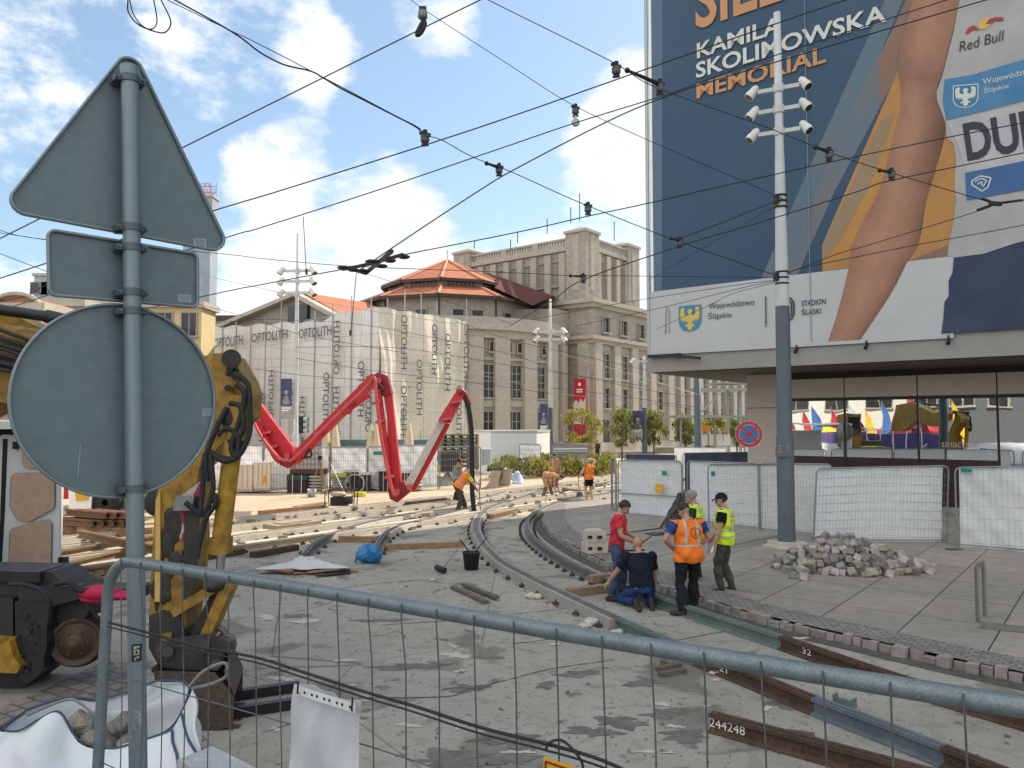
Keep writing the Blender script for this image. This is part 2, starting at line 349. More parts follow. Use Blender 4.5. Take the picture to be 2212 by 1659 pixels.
b.add(vs, [(i, i+1, n+i+1, n+i) for i in range(n-1)])
tag(b.build('sett_edging', M_SETT), kind='structure')
# rough kerb of single setts along the edge
kerb = MB(); acc = 0; path = edge
for i in range(len(path)-1):
    a, c = path[i], path[i+1]; L_ = (c-a).length; k = max(1, int(L_/.105)); d = (c-a).normalized(); x = Vector((d.y, -d.x, 0))
    for j in range(k):
        m0 = a+(c-a)*((j+.5)/k)+x*rnd.uniform(-.04, .06); h = rnd.uniform(.04, .068)
        kerb.obox(Vector((m0.x, m0.y, h+.0)), d*(L_/k*.44), x*rnd.uniform(.05, .07), UP*h+x*rnd.uniform(-.01, .01))
tag(kerb.build('sett_kerb', mat('kerb_stone', (.31, .28, .25), .9, col2=(.19, .18, .17), scale=7, bump=.4, bscale=30)), kind='structure')
# dark trench between the kerb and the outer rail
tr = offset(edge, .06); tr2 = offset(edge, .34); n = len(tr); b = MB()
b.add([Vector((p.x, p.y, .005)) for p in tr]+[Vector((p.x, p.y, .005)) for p in tr2], [(i, i+1, n+i+1, n+i) for i in range(n-1)])
tag(b.build('dirt_strip', mat('wet_dirt', (.10, .09, .08), .95, col2=(.05, .047, .045), scale=5, bump=.8, bscale=30)), kind='structure')
# raised platform the photographer and the near fence stand on
b = MB(); b.box((0, -4.2, .25), (14, 14, .5)); tag(b.build('terrace', M_SLAB), kind='structure')
# old sett strip at the lower left
sheet('sett_paving', [G(-60, 1560), G(235, 1425), G(560, 1690), G(300, 1800), G(-60, 1800)], .006, sett_mat('old_setts', .55, .5))

# --- rails
GROOVE = [(.055, .18), (.03, .18), (.026, .145), (-.002, .145), (-.006, .18), (-.055, .18), (-.055, .14), (-.013, .125), (-.012, .035), (-.08, .016), (-.08, 0), (.08, 0), (.08, .016), (.012, .035), (.013, .125), (.055, .14)]
HAUN = [(-.17, 0), (-.135, .155), (.135, .155), (.17, 0)]
def rail(pts, label, m, group='tram rails of the new track', haunch=None, clips=None, z=0., name='tram_rail', prof=GROOVE, cat='rail', hm=None):
    pts = [Vector((p[0], p[1], z)) for p in pts]; c = pts[len(pts)//2].copy(); t = T(name, label, cat, c, 0, group)
    b = MB(); b.sweep(pts, prof); b.build('rail_bar', m, t, fix=True)
    if haunch:
        for (i0, i1) in haunch:
            h = MB(); h.sweep(pts[i0:i1], HAUN); h.build('concrete_casing', hm or M_HAUNCH, t, fix=True)
    if clips:
        k = MB(); acc = 0
        for i in range(len(pts)-1):
            d = pts[i+1]-pts[i]; L_ = d.length; d.normalize(); x = Vector((d.y, -d.x, 0)); s = clips-acc
            while s < L_:
                q = pts[i]+d*s
                for sg in (-1, 1): k.obox(q+x*sg*.20+UP*.025, d*.05, x*.04, UP*.025); k.cyl(q+x*sg*.20+UP*.05, q+x*sg*.20+UP*.09, .015, seg=5)
                s += clips
            acc = (acc+L_) % clips
        k.build('rail_clips', M_RUST, t)['kind'] = 'stuff'
    return t
def gpath(px, n=6, z=.0): return spline([G(u, v, z) for u, v in px], n)
# curved pair: cast-in casing far away, then primer-painted steel, then rusty steel
pA = gpath([(1215, 1052), (1130, 1082), (1062, 1104), (1030, 1135), (1034, 1172), (1075, 1222), (1140, 1262), (1230, 1308), (1335, 1360)], 8, 0)
rail(pA, 'curved grooved rail in a pale concrete casing bending round beside the black bucket', M_RAILTOP, haunch=[(0, len(pA))], clips=.75, hm=M_HAUNCHG)
pA2 = gpath([(1335, 1360), (1420, 1398), (1505, 1436)], 5); rail(pA2, 'green grey primed rail length next to the kneeling man and the end of the casing', M_PRIMER)
pA3 = gpath([(1505, 1436), (1650, 1496), (1760, 1543)], 5); tA3 = rail(pA3, 'rusty brown rail length marked 21 behind the near fence rail', M_RUST)
pA4 = gpath([(1760, 1543), (1900, 1598), (2040, 1655)], 5); rail(pA4, 'blue grey primed rail length with a clamp plate near the lower right corner', mat('blue_grey_primer', (.13, .155, .19), .6, scale=2, fine=.2))
pA5 = gpath([(2040, 1655), (2200, 1720), (2400, 1800)], 5); tA5 = rail(pA5, 'dark rail length marked 20 at the lower right corner', M_RUST)
pB = gpath([(1480, 1040), (1330, 1070), (1215, 1092), (1150, 1122), (1140, 1155), (1170, 1190), (1235, 1232), (1330, 1276), (1400, 1303)], 8)
rail(pB, 'curved grooved rail with bolted chairs behind the kneeling man running back towards the bent worker', M_RAILTOP, haunch=[(0, 24)], clips=.45, hm=M_HAUNCHG)
pB2 = gpath([(1400, 1303), (1540, 1352), (1688, 1402)], 5); rail(pB2, 'green primed rail length under the feet of the man in the orange vest', M_PRIMER)
pB3 = gpath([(1688, 1402), (1950, 1495), (2212, 1575), (2420, 1640)], 5); tB3 = rail(pB3, 'long rusty rail marked 32 and 30 beside the sett edging', M_RUST)
def rail_no(t, path, txt, u, v, w, h, sx=-1):
    best = min(range(len(path)-1), key=lambda i: (path[i]-G(u, v, .08)).length); d = (path[best+1]-path[best]).normalized(); x = Vector((d.y, -d.x, 0))
    q = PL(u, v, path[best]+x*.0, x); letters(t, txt, Vector((q.x, q.y, .05))+x*.016, d if d.x > 0 else -d, w, h, M_WHITE, .002, n=x)
rail_no(tA3, pA3, '21', 1556, 1421, .13, .07); rail_no(tB3, pB3, '32', 1735, 1400, .15, .075); rail_no(tB3, pB3, '30', 1955, 1461, .17, .08); rail_no(tA5, pA5, '20', 2180, 1622, .12, .08)
# straight tracks in the sun, running away beside the street
offs = [0, -1.55, -3.3, -4.75]
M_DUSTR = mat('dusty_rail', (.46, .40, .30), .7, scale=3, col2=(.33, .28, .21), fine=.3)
lab = ['long sunlit rail in pale casing nearest the shadow edge', 'second sunlit rail from the shadow edge with bolted chairs', 'third sunlit rail from the shadow edge, beside the flat drain frame', 'farthest sunlit rail along the edge of the sandy yard']
for k, o in enumerate(offs):
    pts = []
    for i in range(0, 41):
        s = -14+i*1.6; p = O+D2*s+E_*(o+.10)
        if s > 10: p += E_*(-(s-10)**2*.0035)
        pts.append(p)
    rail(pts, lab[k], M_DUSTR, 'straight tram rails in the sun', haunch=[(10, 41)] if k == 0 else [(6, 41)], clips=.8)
b = MB()
for k, o in enumerate((-.8, -2.5, -4.0)):   # cast strips between the rails
    pts = [O+D2*s+E_*(o+.10)+E_*(-(max(0, s-10))**2*.0035) for s in range(-12, 52, 2)]; b.sweep(pts, [(-.16, 0), (-.15, .07), (.15, .07), (.16, 0)])
tag(b.build('track_bed', M_HAUNCH, fix=True), kind='structure')
# turnout rails that come out of the shade
c1 = gpath([(655, 1212), (690, 1180), (760, 1150), (850, 1128), (980, 1100), (1090, 1072)], 6); rail(c1, 'bare turnout rail ending at the white sheet heap', M_RAILTOP, haunch=[(12, 31)], clips=.9)
c2 = gpath([(806, 1208), (826, 1172), (862, 1148), (930, 1130), (1040, 1100)], 6); rail(c2, 'turnout rail ending under the blue bag', M_RAILTOP, haunch=[(8, 25)], clips=.6)
# loose rail length lying in the foreground
pL = [G(1536, 1578), G(2330, 1800)]; pl = [pL[0]+(pL[1]-pL[0])*(i/6) for i in range(7)]
tL = rail(pl, 'loose rusty rail length stencilled 244248 lying on the concrete', M_RUST, None, name='loose_rail')
d = (pL[1]-pL[0]).normalized(); x = Vector((d.y, -d.x, 0)); q = PL(1535, 1562, pL[0], x)
letters(tL, '244248', Vector((q.x, q.y, .045))+x*.016, d, .36, .085, M_WHITE, .002, n=x)
# sleepers and rails stored on the left, in the sun
def ibar(p, q, label, m=M_RUST, z=0.): return rail([p, q], label, m, 'rails laid out at the left of the yard', z=z, name='stored_rail')
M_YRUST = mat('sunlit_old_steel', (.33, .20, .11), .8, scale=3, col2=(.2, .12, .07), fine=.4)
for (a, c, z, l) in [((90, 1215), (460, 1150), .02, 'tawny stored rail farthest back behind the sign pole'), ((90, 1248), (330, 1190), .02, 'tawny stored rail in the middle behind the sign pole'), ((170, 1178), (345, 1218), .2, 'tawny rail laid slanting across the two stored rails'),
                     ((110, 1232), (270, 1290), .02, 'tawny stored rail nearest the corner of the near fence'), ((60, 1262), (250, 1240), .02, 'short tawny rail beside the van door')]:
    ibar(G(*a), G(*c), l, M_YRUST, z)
# ------------------------------------------------------------------ theatre
M_STONE = mat('theatre_render', (.40, .365, .31), .9, scale=.35, col2=(.315, .29, .25), bump=.2, bscale=8, fine=.25)
M_TRIM = mat('theatre_trim', (.46, .425, .365), .9, scale=.8, col2=(.385, .355, .305), fine=.25)
M_GLASSD = mat('dark_window_glass', (.035, .037, .04), .2, scale=1, col2=(.015, .016, .018), spec=.5)
M_FRAME = mat('window_frame', (.35, .33, .29), .7)
M_GUT = mat('gutter_metal', (.06, .04, .035), .5, .2)
def tile_mat(name, c1, c2):
    m = mat(name, c1, .8, col2=c2, scale=1.2, fine=.3); t = m.node_tree; L = t.links.new; b = t.nodes['Principled BSDF']; tc = N(t, 'ShaderNodeTexCoord')
    w = N(t, 'ShaderNodeTexWave', wave_type='BANDS', bands_direction='Z'); w.inputs['Scale'].default_value = 2.6; L(tc.outputs['Object'], w.inputs['Vector'])
    bp = N(t, 'ShaderNodeBump'); bp.inputs['Strength'].default_value = .5; bp.inputs['Distance'].default_value = .08; L(w.outputs['Fac'], bp.inputs['Height']); L(bp.outputs[0], b.inputs['Normal']); return m
M_TILE = tile_mat('orange_roof_tiles', (.50, .175, .085), (.38, .12, .06)); M_TILER = mat('ridge_tiles', (.62, .30, .18), .8)
M_TILED = tile_mat('shaded_red_roof_tiles', (.12, .032, .028), (.08, .025, .022))  # red tiles darkened to stand for the tower's shadow
th = T('theatre', 'large beige theatre with orange polygonal roof and square stage tower', 'theatre', (-2, 78, 0))
C0 = Vector((7.8, 75, 0)); N1 = -D2; N2 = Vector((D2.y, -D2.x, 0))      # left face normal, right face normal
Q = Vector((-6.8, 80, 0)); RL = 12.5
def win(name, o, e, n, s, w, z0, z1, bars=1, rows=2, deep=.10, parent=th, glass=None):
    b = MB(); b.wb(o, e, n, s-w/2, s+w/2, z0, z1, -.05, .03); b.k = 1
    f = .10
    for a in (s-w/2-f/2, s+w/2-f/2+.0): b.wb(o, e, n, a, a+f, z0-f, z1+f, -.05, deep+.04)
    b.wb(o, e, n, s-w/2, s+w/2, z1, z1+f, -.05, deep+.03); b.wb(o, e, n, s-w/2-.15, s+w/2+.15, z0-f-.06, z0, -.05, deep+.16)
    for i in range(1, bars+1): x = s-w/2+w*i/(bars+1); b.wb(o, e, n, x-.04, x+.04, z0, z1, -.02, .06)
    for i in range(1, rows+1): zz = z0+(z1-z0)*i/(rows+1); b.wb(o, e, n, s-w/2, s+w/2, zz-.035, zz+.035, -.02, .055)
    return b.build(name, [glass or M_GLASSD, M_FRAME], parent)
# -- curved auditorium wall, half ring facing us
def arc(b, r0, r1, z0, z1, a0, a1, k=1):
    for i in range(k):
        p0 = a0+(a1-a0)*i/k; p1 = a0+(a1-a0)*(i+1)/k
        f = lambda r, a: Q+Vector((math.cos(a), math.sin(a), 0))*r
        q = [f(r1, p0), f(r1, p1), f(r0, p1), f(r0, p0)]; b.prism([Vector((x.x, x.y, z0)) for x in q], UP*(z1-z0))
b = MB(); arc(b, RL-2, RL, 0, 11.4, R(-125), R(-2), 32); b.build('auditorium_wall', M_STONE, th, fix=True)
b = MB(); arc(b, RL-1, RL+.75, 11.4, 12.0, R(-125), R(-4), 32); arc(b, RL-.5, RL+.4, 10.7, 11.4, R(-125), R(-4), 32); arc(b, RL-1, RL+.3, 12.0, 12.6, R(-125), R(-4), 32)
arc(b, RL-1, RL+.45, 0, 1.3, R(-125), R(-4), 32); b.build('cornice', M_TRIM, th, fix=True)
def ang_of(u):
    d = ray(u, 830); d = Vector((d.x, d.y)).normalized(); q = Vector((Q.x, Q.y)); bb = d.dot(q); disc = bb*bb-(q.length_squared-RL*RL); t = bb-math.sqrt(max(disc, 0)); h = d*t-q; return math.atan2(h.y, h.x)
pil = MB(); wu = [998, 1049, 1110, 1164, 1204]
wa = [ang_of(u) for u in wu]; st = wa[1]-wa[0]
wa = [wa[0]-2*st, wa[0]-st]+wa
for i, a in enumerate(wa):
    e = Vector((-math.sin(a), math.cos(a), 0)); n = Vector((math.cos(a), math.sin(a), 0)); o = Q+n*(RL+.02)
    win('window', o, e, n, 0, 1.5, 5.4, 8.3, 2, 3); win('window', o, e, n, 0, 1.4, 2.4, 4.1, 2, 1)
    win('window', o, e, n, -.62, .62, 9.5, 10.35, 0, 0); win('window', o, e, n, .62, .62, 9.5, 10.35, 0, 0)
    f = MB(); f.wb(o, e, n, -1.35, 1.35, 8.75, 8.95, -.05, .14); f.wb(o, e, n, -1.35, 1.35, 4.55, 5.2, -.05, .12); f.build('window_band', M_TRIM, th)
    nx = wa[i+1] if i+1 < len(wa) else a+.12
    pv = wa[i-1] if i else a-st
    for am, half in (((a+nx)/2, .75),):
        ee = Vector((-math.sin(am), math.cos(am), 0)); nn = Vector((math.cos(am), math.sin(am), 0)); pil.wb(Q+nn*RL, ee, nn, -half, half, 1.3, 10.7, -.2, .55)
pil.build('pilasters', M_TRIM, th)
# -- polygonal drums and roofs (10 sides)
def ring(r, z, n=10, ph=math.pi/10): return [Q+Vector((r*math.cos(ph+2*math.pi*k/n), r*math.sin(ph+2*math.pi*k/n), z)) for k in range(n)]
def frust(b, r0, z0, r1, z1, n=10):
    a = ring(r0, z0, n); c = ring(r1, z1, n); b.add(a+c, [(i, (i+1) % n, n+(i+1) % n, n+i) for i in range(n)])
b = MB(); frust(b, 8.9, 11, 8.9, 15.0); b.build('lower_drum', M_STONE, th)
b = MB(); frust(b, 6.2, 14.5, 6.2, 17.0); b.build('upper_drum', M_STONE, th)
b = MB(); frust(b, 9.55, 15.05, 6.2, 16.45); b.build('lower_roof', M_TILE, th)
b = MB(); frust(b, 6.75, 17.05, .12, 20.15); b.build('upper_roof', M_TILE, th)
b = MB()
for a, c in zip(ring(9.6, 15.1), ring(6.2, 16.5)): b.tube([a, c], .16, 6)
for a, c in zip(ring(6.8, 17.1), ring(.1, 20.2)): b.tube([a, c], .15, 6)
b.cyl(Q+UP*20, Q+UP*21.3, .05, seg=6); b.build('ridges', M_TILER, th)
b = MB()
for r, z in ((9.6, 14.95), (6.8, 16.95)):
    q = ring(r, z)
    for i in range(10): b.bar(q[i], q[(i+1) % 10], .3, .3)
q = ring(9.0, 14.8); q0 = ring(9.0, 11.5)
for i in (6, 7, 8, 9): b.tube([q[i], q0[i]], .09, 6)
b.build('gutters', M_GUT, th)
b = MB(); q = ring(6.23, 0)
for i in range(10):
    a, c = q[i], q[(i+1) % 10]; e = (c-a).normalized(); n = ((a+c)/2-Q); n.z = 0; n.normalize(); L_ = (c-a).length
    for k in range(7):
        for j in range(2): b.wb(a, e, n, L_*.5+(k-3)*.42-.14, L_*.5+(k-3)*.42+.14, 16.48+j*.3-.0, 16.48+j*.3+.2, -.02, .02)
b.build('lattice_openings', M_GLASSD, th)
q = ring(8.93, 0)
for i in range(5, 10):
    a, c = q[i], q[(i+1) % 10]; e = (c-a).normalized(); n = ((a+c)/2-Q); n.z = 0; n.normalize(); L_ = (c-a).length
    for s in (-.95, .95): win('window', a, e, n, L_/2+s, 1.15, 13.1, 13.75, 0, 0, .08)
# connecting roof running back to the tower, whose shadow is painted into its tiles
p = [P(1085, 600, 78), P(1195, 640, 74.5), P(1150, 660, 73), P(1070, 622, 75)]; top = P(1055, 590, 82)
b = MB(); b.add([p[0], p[1], p[2], p[3], top, P(1200, 640, 84)], [(0, 1, 2, 3), (4, 0, 3), (4, 5, 1, 0)]); b.build('link_roof', M_TILED, th)
b = MB(); e = (p[1]-p[3]); e.z = 0; L_ = e.length; e.normalize(); b.wb(p[3], e, N1, 0, L_, 12.0, 14.3, -3, -.3); b.build('link_wall', M_STONE, th)
# -- corner block
b = MB(); b.wb(C0, -D1*-1, -N1, 0, 9, 0, 15.0, 0, 45) if False else None
b = MB(); c_ = C0+D1*5+D2*9; b.obox((c_.x, c_.y, 7.5), D1*5, D2*9, UP*7.5); b.build('corner_block', M_STONE, th)
b = MB()
for (z0, z1, o) in ((14.55, 14.95, .35), (14.95, 15.35, .65), (11.0, 11.35, .3), (11.35, 11.7, .6), (0, 1.2, .25)): b.obox((c_.x, c_.y, (z0+z1)/2), D1*(5+o), D2*(9+o), UP*(z1-z0)/2)
b.build('cornice', M_TRIM, th)
b = MB(); c2 = C0+D2*(18+16)+D1*6; b.obox((c2.x, c2.y, 5.2), D1*5.7, D2*16, UP*5.2); b.build('rear_wing', M_STONE, th)
b = MB(); b.obox((c2.x, c2.y, 10.5), D1*6.2, D2*16.5, UP*.3); b.obox((c2.x, c2.y, .6), D1*5.95, D2*16.2, UP*.6)
for i in range(13): b.wb(C0, D2, N2, 18.6+i*2.6, 19.6+i*2.6, 1.2, 10.2, -.6, .35)
for s in (.0, 3.6, 7.2, 11.2, 15.4): b.wb(C0, D2, N2, s+.15, s+1.35, 1.2, 11.0, -.1, .42)
for s in (.2, 4.6): b.wb(C0, D1, N1, s, s+1.2, 1.2, 11.0, -.1, .4)
b.build('pilasters', M_TRIM, th)
for s in (2.45, 6.0, 9.7, 13.8):
    win('window', C0, D2, N2, s, 1.35, 12.2, 13.7, 1, 0, .2); win('window', C0, D2, N2, s, 1.3, 7.6, 10.0, 2, 3, .2); win('window', C0, D2, N2, s, 1.2, 4.6, 6.6, 1, 2, .2)
win('window', C0, D2, N2, 6.0, 1.3, 1.4, 3.4, 1, 1, .2)
b = MB(); b.wb(C0, D2, N2, 1.7, 3.2, 0, 3.4, -.1, .06); b.build('door', mat('dark_door', (.06, .05, .045), .5), th)
for i in range(12):
    s = 20.9+i*2.6
    win('window', C0+D1*.3, D2, N2, s, .95, 6.6, 9.6, 0, 2, .15); win('window', C0+D1*.3, D2, N2, s, .95, 2.2, 5.0, 0, 1, .15)
# -- stage tower
TW = C0+D1*1.2+D2*.9
b = MB(); c_ = TW+D1*9+D2*5; b.obox((c_.x, c_.y, 17.6), D1*8.6, D2*4.6, UP*3.6); b.build('stage_tower', M_STONE, th)
b = MB(); b.obox((c_.x, c_.y, 21.0), D1*8.9, D2*4.9, UP*.2)
e = D1
for i in range(8): b.wb(TW, D1, N1, 2.6+i*1.85, 3.35+i*1.85, 14.5, 20.6, -.5, -.05)
for i in range(4): b.wb(TW, D2, N2, 2.3+i*1.9, 3.0+i*1.9, 14.5, 20.6, -.5, -.05)
b.build('pilasters', M_TRIM, th)
for o in (TW, TW+D1*15.6, TW+D2*8.4):
    b = MB(); b.obox(o+D1*1.2+D2*1.2+UP*18.4, D1*1.25, D2*1.25, UP*4.1); b.build('corner_pier', M_STONE, th)
    b = MB(); q = o+D1*1.2+D2*1.2; b.obox(q+UP*22.6, D1*1.4, D2*1.4, UP*.14); 
    for k in (0,): b.add([q+UP*23.4+D1*.2, q+UP*22.74+D1*1.3+D2*1.3, q+UP*22.74-D1*1.3+D2*1.3, q+UP*22.74-D1*1.3-D2*1.3, q+UP*22.74+D1*1.3-D2*1.3], [(0, 1, 2), (0, 2, 3), (0, 3, 4), (0, 4, 1)])
    b.wb(o, D1, N1, .8, 1.5, 16.5, 22.2, -.1, .1); b.wb(o, D2, N2, .8, 1.5, 16.5, 22.2, -.1, .1)
    b.build('pier_cap', M_TRIM, th)
b = MB(); b.wb(TW, D1, N1, 2.4, 15.6, 21.05, 21.3, -.5, -.15); b.wb(TW, D1, N1, 2.4, 15.6, 21.95, 22.15, -.5, -.15); b.wb(TW, D2, N2, 2.4, 8.4, 21.05, 21.3, -.5, -.15); b.wb(TW, D2, N2, 2.4, 8.4, 21.95, 22.15, -.5, -.15)
for i in range(36):
    if i % 12 not in (10, 11): b.wb(TW, D1, N1, 2.5+i*.36, 2.67+i*.36, 21.3, 21.95, -.45, -.2)
for i in range(2): b.wb(TW, D1, N1, 6.1+i*4.32, 6.8+i*4.32, 21.3, 21.95, -.5, -.15)
for i in range(18): b.wb(TW, D2, N2, 2.5+i*.33, 2.65+i*.33, 21.3, 21.95, -.45, -.2)
b.build('balustrade', M_TRIM, th)
for i in range(8): win('window', TW-N1*.4, D1, N1, 2.97+.925+i*1.85, .95, 17.3, 19.8, 1, 2, .12, glass=mat('blind_window', (.30, .27, .23), .8))
for i in range(3): win('window', TW-N2*.4, D2, N2, 3.6+i*1.9, .7, 16.0, 19.8, 1, 2, .12, glass=mat('blind_window', (.30, .27, .23), .8))
b = MB()
for (u, v0, v1) in ((1252, 418, 478), (1327, 478, 520), (1233, 448, 482), (1182, 472, 505), (1118, 500, 525), (1103, 518, 540), (1025, 520, 537)):
    p = P(u, v1, 79); b.cyl(p, Vector((p.x, p.y, P(u, v0, 79).z)), .05, seg=5)
b.build('antennas', M_GUT, th)
# -- front part with pediment behind the scaffold
S0 = Vector((-10.3, 60, 0)); SN1 = -D2; SN2 = N2
b = MB(); c_ = S0+D1*9.2+D2*6; b.obox((c_.x, c_.y, 5.2), D1*8.6, D2*5.2, UP*5.2); b.build('front_block', M_STONE, th)
FP = S0+D2*.9; pk = PL(652, 638, FP, N1); L0 = PL(474, 712, FP, N1); R0 = PL(748, 690, FP, N1)
b = MB(); b.prism([Vector((L0.x, L0.y, 9)), Vector((R0.x, R0.y, 9)), R0, pk, L0], D2*6); b.build('pediment', M_STONE, th)
b = MB(); b.bar(L0-D2*.5, pk-D2*.5, .9, .35); b.bar(R0-D2*.5, pk-D2*.5, .9, .35); b.build('pediment_cornice', M_TRIM, th)
b = MB(); b.add([pk+UP*.3, R0+UP*.2, R0+UP*.2+D2*14, pk+UP*.3+D2*14, L0+UP*.2, L0+UP*.2+D2*14], [(0, 1, 2, 3), (0, 4, 5, 3)]); b.build('front_roof', M_TILE, th)
b = MB(); b.wb(pk, D1, N1, -1.2, 1.6, pk.z-2.8, pk.z-.9, -.3, .3); b.build('pediment_vent', M_GLASSD, th)
# long red banner hanging on the corner block
hb = PL(1254, 900, C0+N1*2.6, N1); w = PL(1266, 900, C0+N1*2.6, N1); w0 = PL(1240, 900, C0+N1*2.6, N1)
w0.z = w.z = 0; e = (w-w0).normalized(); wd = (w-w0).length
ban = T('theatre_banner', 'tall red banner with a pale face hanging on the theatre corner', 'banner', (w0.x, w0.y, 0))
zt = PL(1253, 818, w0, N1).z; zb = PL(1253, 958, w0, N1).z
b = MB(); b.wb(w0, e, N1, 0, wd, zb, zt, 0, .05); b.build('banner_cloth', mat('red_cloth', (.50, .02, .035), .7, scale=1), ban)
b = MB(); z1 = zb+(zt-zb)*.30; z2 = zb+(zt-zb)*.66
b.prism([w0+UP*z1+N1*.06, w0+e*wd*.5+UP*z1+N1*.06, w0+e*wd+UP*z1+N1*.06, w0+e*wd+UP*(z2+.3)+N1*.06, w0+e*wd*.8+UP*(z2-.15)+N1*.06, w0+e*wd*.6+UP*(z2+.2)+N1*.06, w0+e*wd*.4+UP*(z2-.2)+N1*.06, w0+e*wd*.2+UP*(z2+.1)+N1*.06, w0+UP*(z2-.2)+N1*.06], N1*.01)
b.build('printed_face', mat('printed_pale_face', (.62, .57, .50), .8, scale=2), ban)
b = MB()
for s in (.28, .68): b.ell(w0+e*wd*s+UP*(zb+(zt-zb)*.53)+N1*.08, (.16, .02, .06), (e, N1, UP), 10, 6)
b.ell(w0+e*wd*.55+UP*(zb+(zt-zb)*.38)+N1*.08, (.15, .02, .05), (e, N1, UP), 10, 6); b.build('printed_features', mat('printed_dark', (.12, .08, .07), .8), ban)
b = MB(); b.lathe(w0+e*wd*.5+UP*(zt-.55)+N1*.07, [(.0, 0), (.17, 0), (.17, .01), (.0, .01)], 16, axis=N1); b.build('emblem', M_WHITE, ban)
b = MB(); b.wb(w0, e, N1, wd*.25, wd*.75, zt-1.1, zt-.98, .06, .07); b.wb(w0, e, N1, wd*.25, wd*.75, zt-1.3, zt-1.2, .06, .07); b.build('printed_lines', M_WHITE, ban)
# ------------------------------------------------------------------ scaffold wrapped in printed netting
sc = T('wrapped_scaffold', 'scaffold on the theatre front wrapped in pale lettered netting', 'scaffold', (S0.x, S0.y, 0))
def net_mat(name, c1, c2):
    m = mat(name, c1, .9, col2=c2, scale=.5, fine=.15, spec=.1); t = m.node_tree; L = t.links.new; b = t.nodes['Principled BSDF']; src = b.inputs['Base Color'].links[0].from_socket; tc = N(t, 'ShaderNodeTexCoord')
    w = N(t, 'ShaderNodeTexBrick'); mp = N(t, 'ShaderNodeMapping'); mp.inputs['Rotation'].default_value = (R(90), 0, 0); L(tc.outputs['Object'], mp.inputs[0]); L(mp.outputs[0], w.inputs['Vector'])
    w.offset = 0; w.inputs['Scale'].default_value = 1; w.inputs['Brick Width'].default_value = 1.55; w.inputs['Row Height'].default_value = 2.0; w.inputs['Mortar Size'].default_value = .025
    w.inputs['Color1'].default_value = (1, 1, 1, 1); w.inputs['Color2'].default_value = (.94, .94, .94, 1); w.inputs['Mortar'].default_value = (.68, .68, .68, 1)
    x = N(t, 'ShaderNodeMixRGB', blend_type='MULTIPLY'); x.inputs[0].default_value = 1; L(src, x.inputs[1]); L(w.outputs[0], x.inputs[2]); L(x.outputs[0], b.inputs['Base Color']); return m
M_NET = net_mat('scaffold_netting', (.72, .70, .67), (.63, .62, .60)); M_NETL = net_mat('scaffold_netting_pale', (.74, .69, .60), (.66, .61, .53))
ZS = 12.0; LW, RW = 23.4, 9.2
def net(o, e, n, w, z0, z1f, amp, m, name, seed):
    r = random.Random(seed); ph = [r.uniform(0, 6.3) for _ in range(9)]
    def f(i, j):
        s = -.9+i*(w+.9); zt_ = z1f(i); z = z0+(zt_-z0)*j; a = amp*(.35+.65*(1-abs(j-.5)*1.2))
        q = math.sin(s*1.7+ph[0]+2.4*j+.9*math.sin(s*.8+j*3))*.5+math.sin(s*3.1-5*j+ph[1]+1.2*math.sin(j*6+s))*.35+math.sin(s*.9+5*j+ph[2])*.5+.22*math.sin(s*5.3+11*j+ph[3]+math.sin(s*2.2)*2)+.25*math.sin(j*14+s*1.3+ph[4])
        return o+e*s+UP*z+n*(.9+a*q)
    b = MB(); b.grid(f, 90, 40); return b.build(name, m, sc)
net(S0, D1, N1, LW, .4, lambda i: ZS-.5*(i > .22)*min(1, (i-.22)*14)+1.1*max(0, i-.25)+.10*math.sin(i*40), .07, M_NET, 'netting', 1)
net(S0, D2, N2, RW, .4, lambda i: ZS+.06*math.sin(i*25), .26, M_NETL, 'loose_netting', 2)
b = MB()
for i in range(11):
    q = S0+D1*(i*LW/10)+N1*1.0; b.cyl(Vector((q.x, q.y, 0)), Vector((q.x, q.y, 12.6+rnd.uniform(-.6, 1.2))), .05, seg=5)
for i in range(6):
    q = S0+D2*(i*RW/5)+N2*.75; b.cyl(Vector((q.x, q.y, 0)), Vector((q.x, q.y, 12.8+rnd.uniform(-.3, 1.2))), .05, seg=5)
for z in (2, 4, 6, 8, 10, 11.8):
    b.tube([S0+N1*.75+UP*z, S0+D1*LW+N1*.75+UP*(z)], .04, 5); b.tube([S0+N2*.6+UP*z, S0+D2*RW+N2*.6+UP*z], .04, 5)
b.build('scaffold_tubes', M_STEEL, sc)
M_INK = mat('grey_print', (.13, .13, .135), .9, scale=3)
for bl, br, tl in (((543, 740), (621, 729), (543, 721)), ((645, 732), (716, 721), (645, 711)), ((462, 752), (524, 743), (462, 731))):
    letters_px(sc, 'OPTOLITH', S0+N1*1.22, N1, -D1, bl, br, tl, M_INK, 0, bold=.012)
for i, u in enumerate((487, 528, 560, 590, 625, 658, 697, 732, 772, 803)):
    q = PL(u, 900, S0+N1*1.22, N1); s = (q-S0).dot(D1); z0 = .8+(i*1.9) % 3.1
    for k in range(2):
        za = z0+k*5.3
        if za+4.3 > (9.7 if u < 720 else 11.5): continue
        if i % 2: letters(sc, 'OPTOLITH', Vector((S0.x, S0.y, 0))+D1*s+N1*1.22+UP*za, UP, 4.3, .75, M_INK, 0, n=N1, up=D1, bold=.012)
        else: letters(sc, 'OPTOLITH', Vector((S0.x, S0.y, 0))+D1*s+N1*1.22+UP*(za+4.3), -UP, 4.3, .75, M_INK, 0, n=N1, up=-D1, bold=.012)
